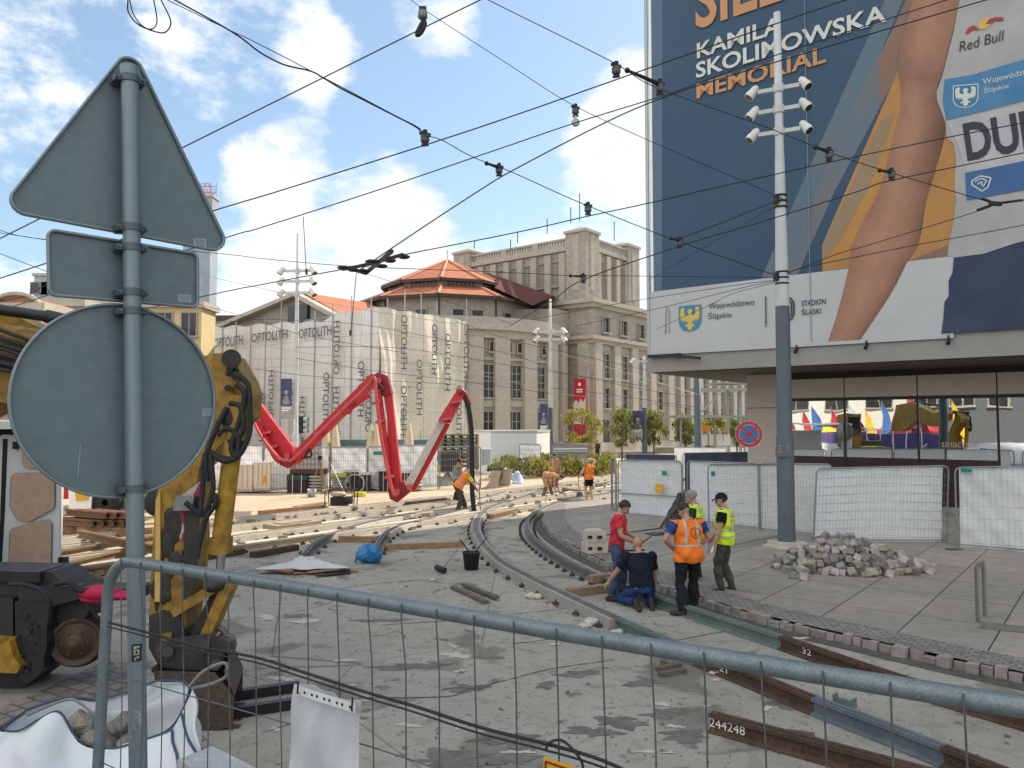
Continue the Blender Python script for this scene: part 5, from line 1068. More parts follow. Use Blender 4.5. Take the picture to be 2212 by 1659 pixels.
for k in range(4): q = P(512, 1556, 7.9)+Vector((-.055*k, y0+.1+.2*k, -.02)); b.add([q+Vector((-.07, -.05, 0)), q+Vector((.07, -.05, 0)), q+Vector((.07, .05, 0)), q+Vector((-.07, .05, 0)), q+Vector((.05, 0, -.12))], [(0, 1, 2, 3), (0, 1, 4), (1, 2, 4), (2, 3, 4), (3, 0, 4)])
b.build('bucket_teeth', M_BUCKET, XC)
# boom that comes in from the left behind the round sign
b = MB()
slab_px([(-300, 690), (0, 668), (130, 728), (300, 800), (470, 762), (500, 800), (470, 870), (300, 930), (120, 890), (0, 868), (-220, 1000), (-420, 1000)], 8.75, 9.2, M_YEL_M, 'boom')
slab_px([(-100, 762), (60, 770), (58, 800), (-100, 798)], 8.72, 8.749, M_GRIME, 'boom_grease')
b = MB(); b.cyl(P(-200, 690, 8.55), P(150, 745, 8.55), .12, seg=16); b.build('boom_cylinder', M_YEL_M, XC)
b = MB(); b.cyl(P(-200, 640, 8.4), P(110, 685, 8.4), .06, seg=12); b.cyl(P(100, 683, 8.4), P(180, 702, 8.4), .075, seg=12); b.cyl(P(-100, 760, 8.35), P(60, 795, 8.35), .055); b.build('boom_rod', M_BLK, XC)
b = MB(); r_ = random.Random(12)
for k in range(7): b.tube(spline([P(-60, 690+16*k, 8.3), P(20, 720+14*k+r_.uniform(-6, 6), 8.28), P(60, 735+13*k, 8.3), P(110, 765+9*k, 8.5)], 5), .022, 7)
for pts in ([(505, 805), (535, 830), (540, 890), (538, 940), (515, 985), (480, 995), (450, 975), (440, 1000), (438, 1050), (432, 1110)], [(510, 830), (528, 850), (520, 900), (500, 960), (505, 985)], [(490, 880), (470, 920), (445, 985), (448, 1040)],
            [(455, 985), (460, 1060), (440, 1110), (418, 1100), (400, 1085)], [(462, 1065), (465, 1090), (445, 1120), (430, 1180), (425, 1205)], [(496, 870), (520, 880), (525, 930), (500, 950)], [(470, 940), (490, 925), (515, 945), (505, 990), (465, 985)]):
    b.tube(spline([P(u, v, 8.02+.02*r_.random()) for u, v in pts], 6), .028, 8)
b.ell(P(505, 905, 8.1), (.13, .08, .16)); b.ell(P(510, 950, 8.1), (.09, .08, .10)); b.build('hydraulic_hoses', M_DARK, XC)
b = MB()
for (u, v) in ((496, 798), (505, 812), (492, 838), (515, 815)): b.cyl(P(u, v, 8.02), P(u, v, 8.18), .035, seg=8)
b.build('hose_fittings', M_BLK, XC)
# chassis, rail bogie and wheel
slab_px([(-200, 1230), (110, 1235), (175, 1290), (200, 1300), (180, 1340), (110, 1350), (95, 1450), (30, 1500), (-200, 1500)], 8.9, 9.45, M_GRIME, 'chassis')
slab_px([(40, 1270), (170, 1265), (185, 1290), (40, 1330)], 8.75, 8.899, mat('chassis_cover', (.03, .033, .038), .5, scale=5), 'chassis_cover')
slab_px([(-60, 1380), (20, 1385), (30, 1420), (45, 1440), (35, 1455), (-60, 1450)], 8.6, 8.88, M_YEL_M, 'guard_bracket')
slab_px([(170, 1275), (300, 1272), (300, 1295), (190, 1300)], 8.9, 9.3, M_GRIME, 'buffer_beam')
slab_px([(48, 1275), (58, 1268), (165, 1262), (172, 1270), (174, 1296), (50, 1300)], 8.80, 8.88, M_GRIME, 'frame_plate')
slab_px([(32, 1300), (104, 1300), (100, 1400), (92, 1450), (60, 1478), (40, 1470), (34, 1400)], 8.70, 8.90, mat('chassis_black', (.012, .013, .016), .45, scale=8, col2=(.035, .032, .03), fine=.3), 'axle_box')
slab_px([(-60, 1232), (85, 1236), (86, 1258), (-60, 1256)], 8.82, 9.3, mat('chassis_black', (.012, .013, .016), .45), 'deck_plate'); slab_px([(-40, 1290), (28, 1292), (28, 1375), (-40, 1372)], 8.78, 8.9, mat('chassis_cover', (.03, .033, .038), .5), 'tool_box')
b = MB(); r_ = random.Random(2)
for k in range(16): c_ = P(r_.uniform(40, 100), r_.uniform(1310, 1450), 8.69); b.cyl(c_, c_+Vector((0, -.03, 0)), r_.uniform(.01, .022), seg=6)
b.build('chassis_bolts', M_GRIME, XC)['kind'] = 'stuff'
b = MB(); b.tube(spline([P(120, 1262, 8.7), P(150, 1258, 8.65), P(172, 1275, 8.65), P(200, 1272, 8.7), P(225, 1265, 8.8)], 5), .03, 7); b.tube(spline([P(20, 1262, 8.6), P(60, 1264, 8.6), P(95, 1280, 8.6), P(108, 1310, 8.6), P(106, 1345, 8.7)], 5), .022, 7); b.tube(spline([P(196, 1300, 8.75), P(206, 1328, 8.75), P(220, 1335, 8.75), P(232, 1318, 8.75), P(240, 1298, 8.8)], 5), .02, 7); b.build('chassis_hoses', M_DARK, XC)
wc = P(168, 1383, 9.0); wa = (Vector((.30, -1, 0))).normalized(); kx = 9.0/FPX
b = MB(); b.lathe(wc, [(0, .16), (.10, .16), (.11, .13), (.16, .12), (.18, .09), (.215, .07), (.235, .10), (.262, .11), (.275, .10), (.275, -.02), (.315, -.03), (.315, -.06), (0, -.06)], 40, axis=wa)
wo = b.build('rail_wheel', mat('rusty_wheel', (.13, .085, .06), .6, .3, scale=5, col2=(.08, .055, .042), fine=.4), XC)
b = MB(); b.lathe(wc, [(.0, .19), (.05, .185), (.06, .15)], 16, axis=wa)
for k in range(6): a = k*math.pi/3; x_, y_, d_ = frame(wa); b.cyl(wc+(x_*math.cos(a)+y_*math.sin(a))*.13+wa*.12, wc+(x_*math.cos(a)+y_*math.sin(a))*.13+wa*.145, .014, seg=6)
b.build('wheel_hub', M_BUCKET, wo)
b = MB(); tw = P(20, 1455, 8.7); b.lathe((tw.x-.75, tw.y+.2, .45), [(.18, -.16), (.40, -.16), (.45, -.1), (.45, .1), (.40, .16), (.18, .16)], 28, axis=Vector((.2, -1, 0))); b.build('road_wheel', M_DARK, XC)
cq = P(-420, 900, 9.6); b = MB(); b.box((cq.x-.4, 10.2, 1.2), (2.2, 2.4, .6)); b.build('upper_body', M_YEL_M, XC); b = MB(); b.box((cq.x-1.0, 11.0, 2.6), (1.1, 1.0, 2.2)); b.build('cab', M_YEL_M, XC); b = MB(); b.box((cq.x-1.0, 10.485, 2.9), (.9, .03, 1.2)); b.box((cq.x-.435, 11.0, 2.9), (.03, .8, 1.2)); b.build('cab_window', M_GLASSD, XC)
# pink-red cover thrown over the frame
def drape(name, c, rx, ry, h, m, label, cat, seed, n=26, fold=.25):
    r = random.Random(seed); ph = [r.uniform(0, 6.3) for _ in range(8)]
    def f(i, j):
        a = i*2*math.pi; q = j; px_, py_ = math.cos(a)*q, math.sin(a)*q; rad = q*(1+fold*.6*math.sin(a*3+ph[0])*q+fold*.5*math.sin(a*5+ph[1])*q); z = h*(1-q**2.6)*(.62+.30*math.sin(px_*4.1+ph[2]+py_*1.7)+.24*math.sin(py_*6.3-px_*2.9+ph[3])+.16*abs(math.sin(px_*9+py_*7+ph[4]))+.12*math.sin(px_*17-py_*13+ph[5]))+.012
        return Vector((c[0]+math.cos(a)*rx*rad, c[1]+math.sin(a)*ry*rad, c[2]+max(.008, z)))
    b = MB(); b.grid(f, n*2, n//2); return solo(b, name, m, label, cat)
M_PINK = mat('pink_fabric', (.50, .015, .075), .7, scale=6, col2=(.36, .01, .05))
q = P(222, 1285, 9.2); b = MB(); q = P(215, 1280, 8.72); b.ell(q, (.24, .10, .085), seg=18, rings=10); b.ell(q+Vector((.28, 0, -.03)), (.16, .1, .05)); b.ell(q+Vector((-.05, .05, -.07)), (.2, .1, .06)); solo(b, 'pink_cover', M_PINK, 'bright pink cover bundled on the excavator frame behind the pole', 'cover', org=False)
# ------------------------------------------------------------------ white van with an open plywood-lined rear door
M_VAN = mat('van_white', (.55, .58, .60), .35, scale=1, col2=(.50, .53, .55), spec=.5); M_PLY = mat('plywood', (.42, .30, .23), .7, scale=1.4, col2=(.36, .25, .19), fine=.15)
YV = 12.6; vq = P(-120, 917, YV+1.5); VN = T('white_van', 'white van with its plywood lined rear door standing open on the left edge', 'van', (vq.x, vq.y, 0))
def vs(px, y0, y1, m, name, par=VN): return slab_px(px, y0, y1, m, name, par)
def rpx(px, r, k=4): return [(p.x, p.y) for p in rounded([Vector((u, v, 0)) for u, v in px], r, k)]
vd = vs(rpx([(-6, 938), (128, 946), (128, 1240), (-6, 1243)], 14), YV, YV+.06, M_VAN, 'rear_door')
for i, px in enumerate(([(50, 970), (118, 970), (118, 1010), (46, 1010)], [(24, 1022), (118, 1020), (118, 1098), (62, 1128), (36, 1122), (20, 1092)], [(20, 1142), (112, 1118), (110, 1230), (18, 1238)])):
    vs(rpx(px, 13, 5), YV-.03, YV-.004, M_BLK, 'panel_gap', vd); vs(rpx([(u+(70-u)*.02, v+(1080-v)*.004) for u, v in px], 12, 5), YV-.045, YV-.031, M_PLY, 'plywood_lining', vd)
vs([(6, 948), (16, 948), (10, 1100), (2, 1238), (-4, 1238)], YV-.012, YV-.002, M_BLK, 'door_seal', vd)
b = MB(); b.obox(P(34, 962, YV-.05), Vector((.03, 0, 0)), Vector((0, .04, 0)), UP*.06); b.obox(P(137, 1210, YV-.02), Vector((.06, 0, 0)), Vector((0, .05, 0)), UP*.05); b.build('door_latch', M_BLK, vd)
b = MB(); b.obox(P(-110, 1090, YV+2.6), Vector((.85, 0, 0)), Vector((0, 2.4, 0)), UP*1.15); b.build('body', M_VAN, VN)
vs([(-300, 905), (60, 912), (66, 926), (-300, 926)], YV-.3, YV+4.5, M_VAN, 'roof'); vs([(-300, 927), (64, 927), (62, 942), (-300, 940)], YV+.1, YV+.2, M_BLK, 'roof_window')
b = MB()
for dx in (-.9, .6): b.lathe(P(-110, 900, YV+1.2).xy.to_3d()+Vector((dx, 0, .36)), [(.12, -.1), (.34, -.1), (.36, 0), (.34, .1), (.12, .1)], 24, axis=Vector((1, 0, 0)))
b.build('wheels', M_DARK, VN)
# ------------------------------------------------------------------ white and green machine peeking out under the round sign
q = G(225, 1095, 0); gm = T('site_roller', 'white and green compact machine partly hidden by the round sign', 'machine', (P(240, 1090, 24).x, 24, 0))
slab_px([(148, 1050), (200, 1050), (196, 1100), (148, 1106)], 23.4, 24.6, M_WHITE, 'bonnet', gm); slab_px([(162, 1062), (190, 1060), (190, 1080), (164, 1082)], 23.36, 23.39, M_YTAG, 'yellow_label', gm); slab_px([(200, 1060), (330, 1060), (330, 1095), (205, 1095)], 23.8, 24.8, mat('machine_green', (.14, .40, .10), .5), 'frame', gm)
b = MB(); b.lathe(P(232, 1085, 23.6), [(.1, -.15), (.42, -.15), (.45, 0), (.42, .15), (.1, .15)], 20, axis=Vector((0, -1, 0))); b.lathe(P(345, 1085, 23.6), [(.1, -.15), (.42, -.15), (.45, 0), (.42, .15), (.1, .15)], 20, axis=Vector((0, -1, 0))); b.build('tyres', M_DARK, gm)
# ------------------------------------------------------------------ red concrete-pump boom
M_RED = mat('boom_red', (.56, .012, .02), .4, scale=1.5, col2=(.44, .010, .018), fine=.15, spec=.5); M_REDD = mat('boom_red_dark', (.30, .01, .02), .5, scale=4, fine=.3); M_PIPE = mat('delivery_pipe', (.50, .09, .09), .5, scale=3, col2=(.38, .05, .06)); M_PIPEW = mat('pale_arm_paint', (.56, .52, .46), .5, scale=4, col2=(.45, .40, .36), fine=.3)
bq = P(430, 917, 28); PB = T('pump_boom', 'folded red concrete pump boom zigzagging over the yard with a hanging hose', 'concrete pump', (bq.x, bq.y, 0))
def seg(px, y0, th_, m, name): return slab_px(px, y0-th_/2, y0+th_/2, m, name, PB)
ya, yb, yc, yd, ye = 27.6, 27.4, 27.0, 26.6, 26.2
b = MB(); b.bar(Vector((bq.x-1.2, bq.y, .0)), Vector((bq.x-1.2, bq.y, 4.2)), .8); b.bar(Vector((bq.x-1.2, bq.y, 4.2)), P(535, 832, ya), .6); b.box((bq.x-2.4, bq.y, 1.0), (4.5, 2.2, 1.2)); b.build('turret', M_RED, PB)
seg([(517, 812), (541, 845), (632, 966), (634, 1000), (600, 985), (560, 905), (528, 870)], ya, .34, M_RED, 'boom_arm')
seg([(520, 868), (534, 872), (606, 990), (600, 1002), (590, 992)], ya-.28, .2, M_RED, 'boom_arm')
seg([(606, 985), (640, 978), (640, 1000), (622, 1012), (604, 1004)], ya-.05, .5, M_REDD, 'elbow')
seg([(628, 982), (802, 806), (822, 822), (640, 998)], yb, .32, M_RED, 'boom_arm')
seg([(640, 990), (735, 890), (742, 896), (645, 1003)], yb-.26, .16, M_RED, 'boom_arm'); seg([(738, 888), (796, 850), (802, 856), (762, 884), (756, 896), (742, 894)], yb-.2, .14, M_RED, 'ram')
seg([(802, 812), (818, 804), (836, 812), (846, 850), (826, 856), (808, 842)], yc, .5, M_REDD, 'elbow')
seg([(832, 812), (846, 850), (858, 970), (868, 1058), (846, 1066), (838, 980), (836, 900), (828, 850)], yc, .32, M_RED, 'boom_arm')
seg([(808, 838), (822, 840), (850, 1060), (840, 1062)], yc-.26, .18, M_RED, 'boom_arm')
seg([(838, 1058), (870, 1040), (892, 1052), (880, 1068), (858, 1086), (842, 1078)], yc-.1, .5, M_REDD, 'elbow')
seg([(884, 1056), (962, 912), (972, 917), (897, 1061)], yd, .26, M_RED, 'boom_arm'); seg([(874, 1046), (949, 905), (963, 912), (888, 1055)], yd-.2, .2, M_PIPEW, 'boom_arm'); seg([(946, 908), (982, 850), (995, 840), (1004, 850), (972, 915)], ye, .28, M_RED, 'boom_arm')
b = MB(); b.ell(P(995, 848, ye), (.17, .2, .17)); b.tube(spline([P(990, 842, ye-.1), P(1003, 848, ye-.1), P(1010, 862, ye-.1), P(1016, 875, ye-.1)], 4), .07, 8); b.build('boom_tip', M_REDD, PB)
b = MB()
for pts, yy in (([(528, 862), (560, 935), (598, 985), (618, 994), (640, 985), (720, 905), (790, 838), (808, 815), (812, 850), (824, 950), (848, 1060), (862, 1066)], None),):
    n_ = len(pts); b.tube(spline([P(u, v, ya-.42+(ye-ya)*i/(n_-1)) for i, (u, v) in enumerate(pts)], 5), .055, 7)
b.build('delivery_pipe', M_PIPE, PB)
b = MB()
for u, v, yy in ((590, 965, ya), (575, 935, ya), (690, 935, yb), (755, 872, yb), (812, 835, yc), (814, 870, yc), (822, 910, yc), (842, 1030, yc), (965, 905, ye), (985, 868, ye)):
    b.obox(P(u, v, yy-.3), Vector((.16, 0, .03)), Vector((0, .16, 0)), UP*.045)
for u, v, yy in ((620, 985, ya), (818, 822, yc), (858, 1062, yc), (884, 1052, yd)): b.cyl(P(u, v, yy-.5), P(u, v, yy+.4), .11, seg=12)
b.build('pipe_brackets', M_PIPE, PB)
b = MB()
for pts, yy in (([(818, 830), (826, 840), (822, 850)], yc), ([(650, 990), (672, 985), (668, 970), (658, 990)], yb)): b.tube(spline([P(u, v, yy-.5) for u, v in pts], 6), .04, 6)
b.build('hydraulic_hoses', M_DARK, PB)
b = MB(); b.tube(spline([P(1003, 855, ye-.1), P(1013, 885, ye-.1), P(1019, 940, ye-.1), P(1020, 1010, ye-.05), P(1020, 1060, ye-.0), P(1024, 1105, ye)], 6), .085, 10); b.build('end_hose', M_DARK, PB)
# ------------------------------------------------------------------ people: one continuous body each, clothes as shells over it
M_SKIN = mat('skin', (.42, .24, .17), .55, var=.15, scale=14); M_SKINL = mat('pale_skin', (.50, .31, .23), .55, var=.15, scale=14)
M_HAIRD = mat('dark_hair', (.025, .02, .018), .6, scale=60, var=.6); M_HAIRG = mat('grey_hair', (.26, .26, .25), .6, scale=60, var=.5); M_SHOE = mat('work_shoe', (.035, .03, .028), .7, scale=20, var=.5)
M_EYE = mat('eye_dark', (.02, .015, .012), .3); M_LIP = mat('lips', (.30, .12, .10), .5)
def cloth(name, c, c2=None, **k): return mat(name, c, .9, col2=c2, scale=k.pop('scale', 9), bump=.5, bscale=22, spec=.15, **k)
C_ORV = cloth('orange_hi_vis', (.78, .20, .03), (.66, .155, .025), emit=0); C_YEV = cloth('yellow_hi_vis', (.62, .80, .03), (.52, .70, .025)); C_REFL = mat('reflective_tape', (.42, .42, .40), .45, .2, scale=12); C_REFLY = mat('reflective_tape_grey', (.46, .47, .44), .45, .2)
def ik(a, c, l1, l2, hint):
    d = c-a; L_ = min(d.length, l1+l2-.004); d.normalize(); c = a+d*L_; x = (l1*l1-l2*l2+L_*L_)/(2*L_); h = math.sqrt(max(0, l1*l1-x*x)); p = hint-d*hint.dot(d); p.normalize(); return a+d*x+p*h, c
def V3(t): return Vector(t)
def person(label, u, v, Y, head_az, H=1.76, lean=4, pelvis=None, arms=None, legs=None, look=(0, 0), width=1., fem=False, vox=.009, skin=None, outfit=(), group=None, side=0, twist=0, feet_back=False, ground=0.):
    """arms/legs: {'L': (target, hint), 'R': ...} in body axes (x right, y forward, z up), metres for a 1.76 m figure"""
    k = H/1.76; skin = skin or M_SKIN
    base = P(u, 900, Y); t = T('person', label, 'person', (base.x, base.y, ground), -R(head_az), group)
    pel = V3(pelvis or (0, 0, .93)); sp = V3((math.sin(R(side)), math.sin(R(lean)), math.cos(R(lean)))).normalized(); lat = V3((1, 0, 0)); lat = (lat-sp*lat.dot(sp)).normalized()
    if twist: lat = Matrix.Rotation(R(twist), 3, sp) @ lat
    fwd = sp.cross(lat); fwd = fwd if fwd.y > -.2 and (fwd.y > 0 or fwd.z < 0) else -fwd
    ls = .95 if fem else 1.
    chest = pel+sp*.34; nb = pel+sp*.535; shl = {s: pel+sp*.475+lat*sg*.185*width*ls for s, sg in (('L', -1), ('R', 1))}; hip = {s: pel-sp*.02+V3((sg*.09*width, 0, 0)) for s, sg in (('L', -1), ('R', 1))}
    hd_az, hd_pitch = R(look[0]), R(look[1])
    hf = V3((math.sin(hd_az)*math.cos(hd_pitch), math.cos(hd_az)*math.cos(hd_pitch), math.sin(hd_pitch)))
    mixup = (UP*.7+sp*.3) if lean < 60 else (sp*.8+UP*.2)
    hr = hf.cross(mixup).normalized(); hu = hr.cross(hf).normalized()
    hc = nb+(sp*.5+hu*.5).normalized()*.135+hf*.03
    mb = MB(); bones = []
    def limb(a, c, r0, r1, lab, mid=None):
        n_ = 6; pts = [a.lerp(c, i/n_) for i in range(n_+1)]; rr = []
        for i in range(n_+1):
            q = i/n_; rr.append(r0+(r1-r0)*q+(mid or 0)*math.sin(q*math.pi)*(1-q*.5))
        mb.tube(pts, rr, 12); mb.ell(a, r0); mb.ell(c, r1); bones.append((lab, a.copy(), c.copy(), (r0+r1)/2))
    # torso
    secs = [(-.10, .11, .10), (-.04, .158, .122), (.04, .168*(1.06 if fem else 1), .122), (.14, .148*(.92 if fem else 1), .108), (.24, .160, .115), (.34, .178, .125), (.43, .183*ls, .110), (.49, .14*ls, .085), (.535, .068, .066)]
    seg = 20; vs = []; bulge = .02*(width-1)/.15 if width > 1 else 0
    for (h, w, d) in secs:
        for i in range(seg):
            a = 2*math.pi*i/seg; ce, se = math.cos(a), math.sin(a); ce = math.copysign(abs(ce)**.85, ce); se = math.copysign(abs(se)**.85, se)
            vs.append(pel+sp*h+lat*(w*width*ce)+fwd*((d+(bulge if h < .3 else 0))*se))
    m_ = len(secs); mb.add(vs, [(i*seg+j, i*seg+(j+1) % seg, (i+1)*seg+(j+1) % seg, (i+1)*seg+j) for i in range(m_-1) for j in range(seg)]+[tuple(range(seg-1, -1, -1)), tuple((m_-1)*seg+j for j in range(seg))])
    bones.append(('torso', pel.copy(), nb.copy(), .13*width))
    if fem:
        for sg in (-1, 1): mb.ell(pel+sp*.33+lat*sg*.075+fwd*.10, (.06, .055, .06))
    # neck and head
    limb(nb-sp*.03, hc-hu*.05-hf*.015, .058, .052, 'neck')
    ax = (hr, hf, hu)
    mb.ell(hc+hu*.03-hf*.012, (.076, .096, .092), ax, 18, 12); mb.ell(hc-hu*.035+hf*.018, (.060, .068, .085), ax, 16, 10); mb.ell(hc-hu*.098+hf*.055, (.034, .028, .022), ax)
    mb.ell(hc+hf*.098-hu*.018, (.014, .022, .026), ax); mb.ell(hc+hf*.078+hu*.022, (.052, .018, .012), ax); mb.ell(hc+hf*.082-hu*.062, (.026, .012, .012), ax)
    for sg in (-1, 1): mb.ell(hc+hr*sg*.076-hf*.005-hu*.012, (.010, .018, .032), ax); mb.ell(hc+hr*sg*.045+hf*.062-hu*.028, (.02, .02, .02), ax)
    bones.append(('head', hc+hu*.05, hc-hu*.08, .08))
    # arms, hands
    arms = arms or {}; hands = {}
    for s, sg in (('L', -1), ('R', 1)):
        tgt, hint = arms.get(s, ((sg*.27*width, .05, .86), (sg*.3, -1, 0))); el, wr = ik(shl[s], V3(tgt), .29, .255, V3(hint))
        limb(shl[s], el, .055*(.85 if fem else 1), .041, 'uarm'+s, .008); limb(el, wr, .040, .027, 'farm'+s, .008)
        hd = (wr-el).normalized(); pn = (pel+sp*.2-wr); pn = (pn-hd*pn.dot(hd)).normalized(); wx = hd.cross(pn)
        hands[s] = (wr+hd*.075, hd, pn)
        mb.ell(wr+hd*.048, (.040, .017, .052), (wx, pn, hd)); cb = 0.5
        thumb = 1 if wx.dot(V3((0, 1, .5))) > 0 else -1
        for j, (off, ln) in enumerate(((.030, .068), (.011, .076), (-.010, .072), (-.029, .056))):
            p0 = wr+hd*.085+wx*off*thumb; d1 = (hd+pn*.35*cb+wx*off*2*thumb).normalized(); d2 = (hd*.75+pn*(.9+.1*j)*cb*1.3).normalized(); d3 = (hd*.35+pn*1.2*cb*1.6).normalized()
            p1 = p0+d1*ln*.45; p2 = p1+d2*ln*.32; p3 = p2+d3*ln*.26; mb.tube([p0-hd*.02, p0, p1, p2, p3], [.0095, .0092, .0088, .0082, .0068], 7)
        q0 = wr+hd*.025+wx*.030*thumb; q1 = q0+(hd*.6+wx*.7*thumb+pn*.25).normalized()*.035; q2 = q1+(hd*.85+wx*.2*thumb+pn*.4).normalized()*.032; mb.tube([q0-wx*.012*thumb, q0, q1, q2], [.012, .0115, .0105, .008], 7)
        bones.append(('hand'+s, wr.copy(), wr+hd*.17, .03))
    legs = legs or {}
    for s, sg in (('L', -1), ('R', 1)):
        tgt, hint, toe = (tuple(legs.get(s, ()))+(None,)*3)[:3]; tgt = tgt or (sg*.11, -.03, .085); hint = hint or (sg*.1, 1, 0)
        kn, an = ik(hip[s], V3(tgt), .43, .42, V3(hint)); limb(hip[s], kn, .082*width, .055, 'thigh'+s, .006); limb(kn, an, .053, .038, 'shin'+s, .014)
        td = V3(toe).normalized() if toe else V3((sg*.22, 1, 0)).normalized(); ft = an+td*.15-UP*(.045 if abs(td.z) < .5 else 0)
        down = -UP if abs(td.z) < .5 else V3((0, -1, 0)); heel = an-td*.045+down*.045
        mb.tube([heel, an+down*.04+td*.03, an+td*.10+down*.048, an+td*.185+down*.055], [.034, .040, .038, .026], 10); mb.ell(heel, .034); mb.ell(an+td*.185+down*.055, (.036, .04, .024)); mb.ell(an, .042)
        bones.append(('foot'+s, heel, an+td*.19+down*.05, .035))
    # union of the volumes
    me = bpy.data.meshes.new('body'); me.from_pydata([tuple(Vector(q)*k) for q in mb.v], [], mb.f); ob = bpy.data.objects.new('body', me); COL.objects.link(ob)
    bm = bmesh.new(); bm.from_mesh(me); bmesh.ops.recalc_face_normals(bm, faces=bm.faces); bm.to_mesh(me); bm.free()
    md = ob.modifiers.new('r', 'REMESH'); md.mode = 'VOXEL'; md.voxel_size = vox; md.use_smooth_shade = True
    sm = ob.modifiers.new('s', 'SMOOTH'); sm.factor = .5; sm.iterations = 4
    dg = bpy.context.evaluated_depsgraph_get(); m2 = bpy.data.meshes.new_from_object(ob.evaluated_get(dg)); bpy.data.objects.remove(ob); bpy.data.meshes.remove(me)
    m2.materials.clear(); m2.materials.append(skin); m2.name = 'body'
    nv = len(m2.vertices); co = np.empty(nv*3); m2.vertices.foreach_get('co', co); co = co.reshape(-1, 3); no = np.empty(nv*3); m2.vertices.foreach_get('normal', no); no = no.reshape(-1, 3)
    m2.polygons.foreach_set('use_smooth', [True]*len(m2.polygons))
    faces = [tuple(p.vertices) for p in m2.polygons]; fa = np.array([f if len(f) == 4 else f+(f[-1],) for f in faces])
    c0 = co/k; D = []; TT = []
    for lab, a, c, r in bones:
        a = np.array(a); c = np.array(c); d = c-a; tt = ((c0-a)@d)/(d@d); tc_ = np.clip(tt, 0, 1); dist = np.linalg.norm(c0-(a+tc_[:, None]*d), axis=1)-r; D.append(dist); TT.append(tt)
    D = np.array(D); TT = np.array(TT); near = D.argmin(0); lab = np.array([b_[0] for b_ in bones])[near]; tp = TT[near, np.arange(nv)]
    ti = [b_[0] for b_ in bones].index('torso'); tt_t = TT[ti]
    body = bpy.data.objects.new('body', m2); COL.objects.link(body); body.parent = t; XF[body.name] = XF[t.name]; note(body, t)
    ctx = dict(co=c0, no=no, lab=lab, tp=tp, tt=tt_t, hc=np.array(hc), hf=np.array(hf), hu=np.array(hu), hr=np.array(hr), pel=np.array(pel), sp=np.array(sp), lat=np.array(lat), fwd=np.array(fwd), t=t, hands=hands, k=k)
    kinds = np.array([s[:-1] if s[-1] in 'LR' and s != 'neckR' else s for s in lab])
    ctx['kind'] = kinds
    rs = np.random.RandomState(int(u) % 1000); ph = rs.uniform(0, 6.3, 12)
    def shell(name, mask, off, m, par=t, wr_=.011):
        ok = mask[fa].all(1); sel = fa[ok]
        if not len(sel): return None
        idx = np.unique(sel); mp_ = -np.ones(nv, int); mp_[idx] = np.arange(len(idx)); o_ = off[idx] if isinstance(off, np.ndarray) else off
        wv = wr_*(np.sin(c0[idx, 2]*31+ph[0]+3*np.sin(c0[idx, 0]*17+ph[1]))*.5+np.sin(c0[idx, 0]*27+c0[idx, 2]*21+ph[2])*.5+np.sin(c0[idx, 1]*33-c0[idx, 2]*40+ph[3])*.4)
        pts = co[idx]+no[idx]*np.array(o_+wv).reshape(-1, 1)*k
        b = MB(); fl = [tuple(dict.fromkeys(mp_[f])) for f in sel]; b.add(pts, fl, True)
        # turned-in edge
        cnt = {}
        for f in fl:
            for i in range(len(f)): e_ = (f[i], f[(i+1) % len(f)]); cnt[tuple(sorted(e_))] = cnt.get(tuple(sorted(e_)), 0)+(1 if True else 0)
        ed = [e_ for e_, q in cnt.items() if q == 1]; bi = sorted({i for e_ in ed for i in e_}); bm_ = {i: len(pts)+n_ for n_, i in enumerate(bi)}
        b.v += [tuple(co[idx[i]]+no[idx[i]]*.001) for i in bi]
        for e_ in ed: b.f.append((e_[0], e_[1], bm_[e_[1]], bm_[e_[0]])); b.m.append(0); b.sm.append(True)
        o = b.build(name, m, par, local=True); return o
    ctx['shell'] = shell
    for fn in outfit: fn(ctx)
    # face details
    b = MB(); e_ = lambda q: Vector(q)*k
    for sg in (-1, 1): b.ell(e_(hc+hr*sg*.031+hf*.083+hu*.008), (.011*k, .006*k, .006*k), ax, 8, 6)
    b.build('eyes', M_EYE, t, local=True); b = MB(); b.ell(e_(hc+hf*.093-hu*.062), (.022*k, .005*k, .005*k), ax, 8, 6); b.build('mouth', M_LIP, t, local=True)
    return t, ctx
isk = lambda c, *n: np.isin(c['kind'], n)
def shirt(m, sleeve=.55, low=-.12, off=.014):
    return lambda c: c['shell']('shirt', (isk(c, 'torso') & (c['tt'] > low) & (c['tt'] < .97)) | (isk(c, 'uarm') & (c['tp'] < sleeve)) | (isk(c, 'thigh') & (c['tt'] > low)) | (isk(c, 'farm') & (c['tp'] < sleeve-1.0)) | (isk(c, 'neck') & (c['tt'] < .97)), off, m)
def trousers(m, end=.93, off=.016, top=.10, baggy=.012):
    def f(c):
        o = off+baggy*np.clip(c['tp'], 0, 1)*isk(c, 'shin'); o = np.where(isk(c, 'torso'), off-.006, o)
        c['shell']('trousers', (isk(c, 'thigh') & (c['tp'] < (end if end < .6 else 9))) | (isk(c, 'shin') & (c['tp'] < end)) | (isk(c, 'torso') & (c['tt'] < top)), o, m, wr_=.010)
    return f
def shorts(m): return lambda c: c['shell']('shorts', (isk(c, 'thigh') & (c['tp'] < .62)) | (isk(c, 'torso') & (c['tt'] < .10)), .014, m)
def shoes(m): return lambda c: c['shell']('shoes', isk(c, 'foot') | (isk(c, 'shin') & (c['tp'] > .95)), .009, m, wr_=.001)
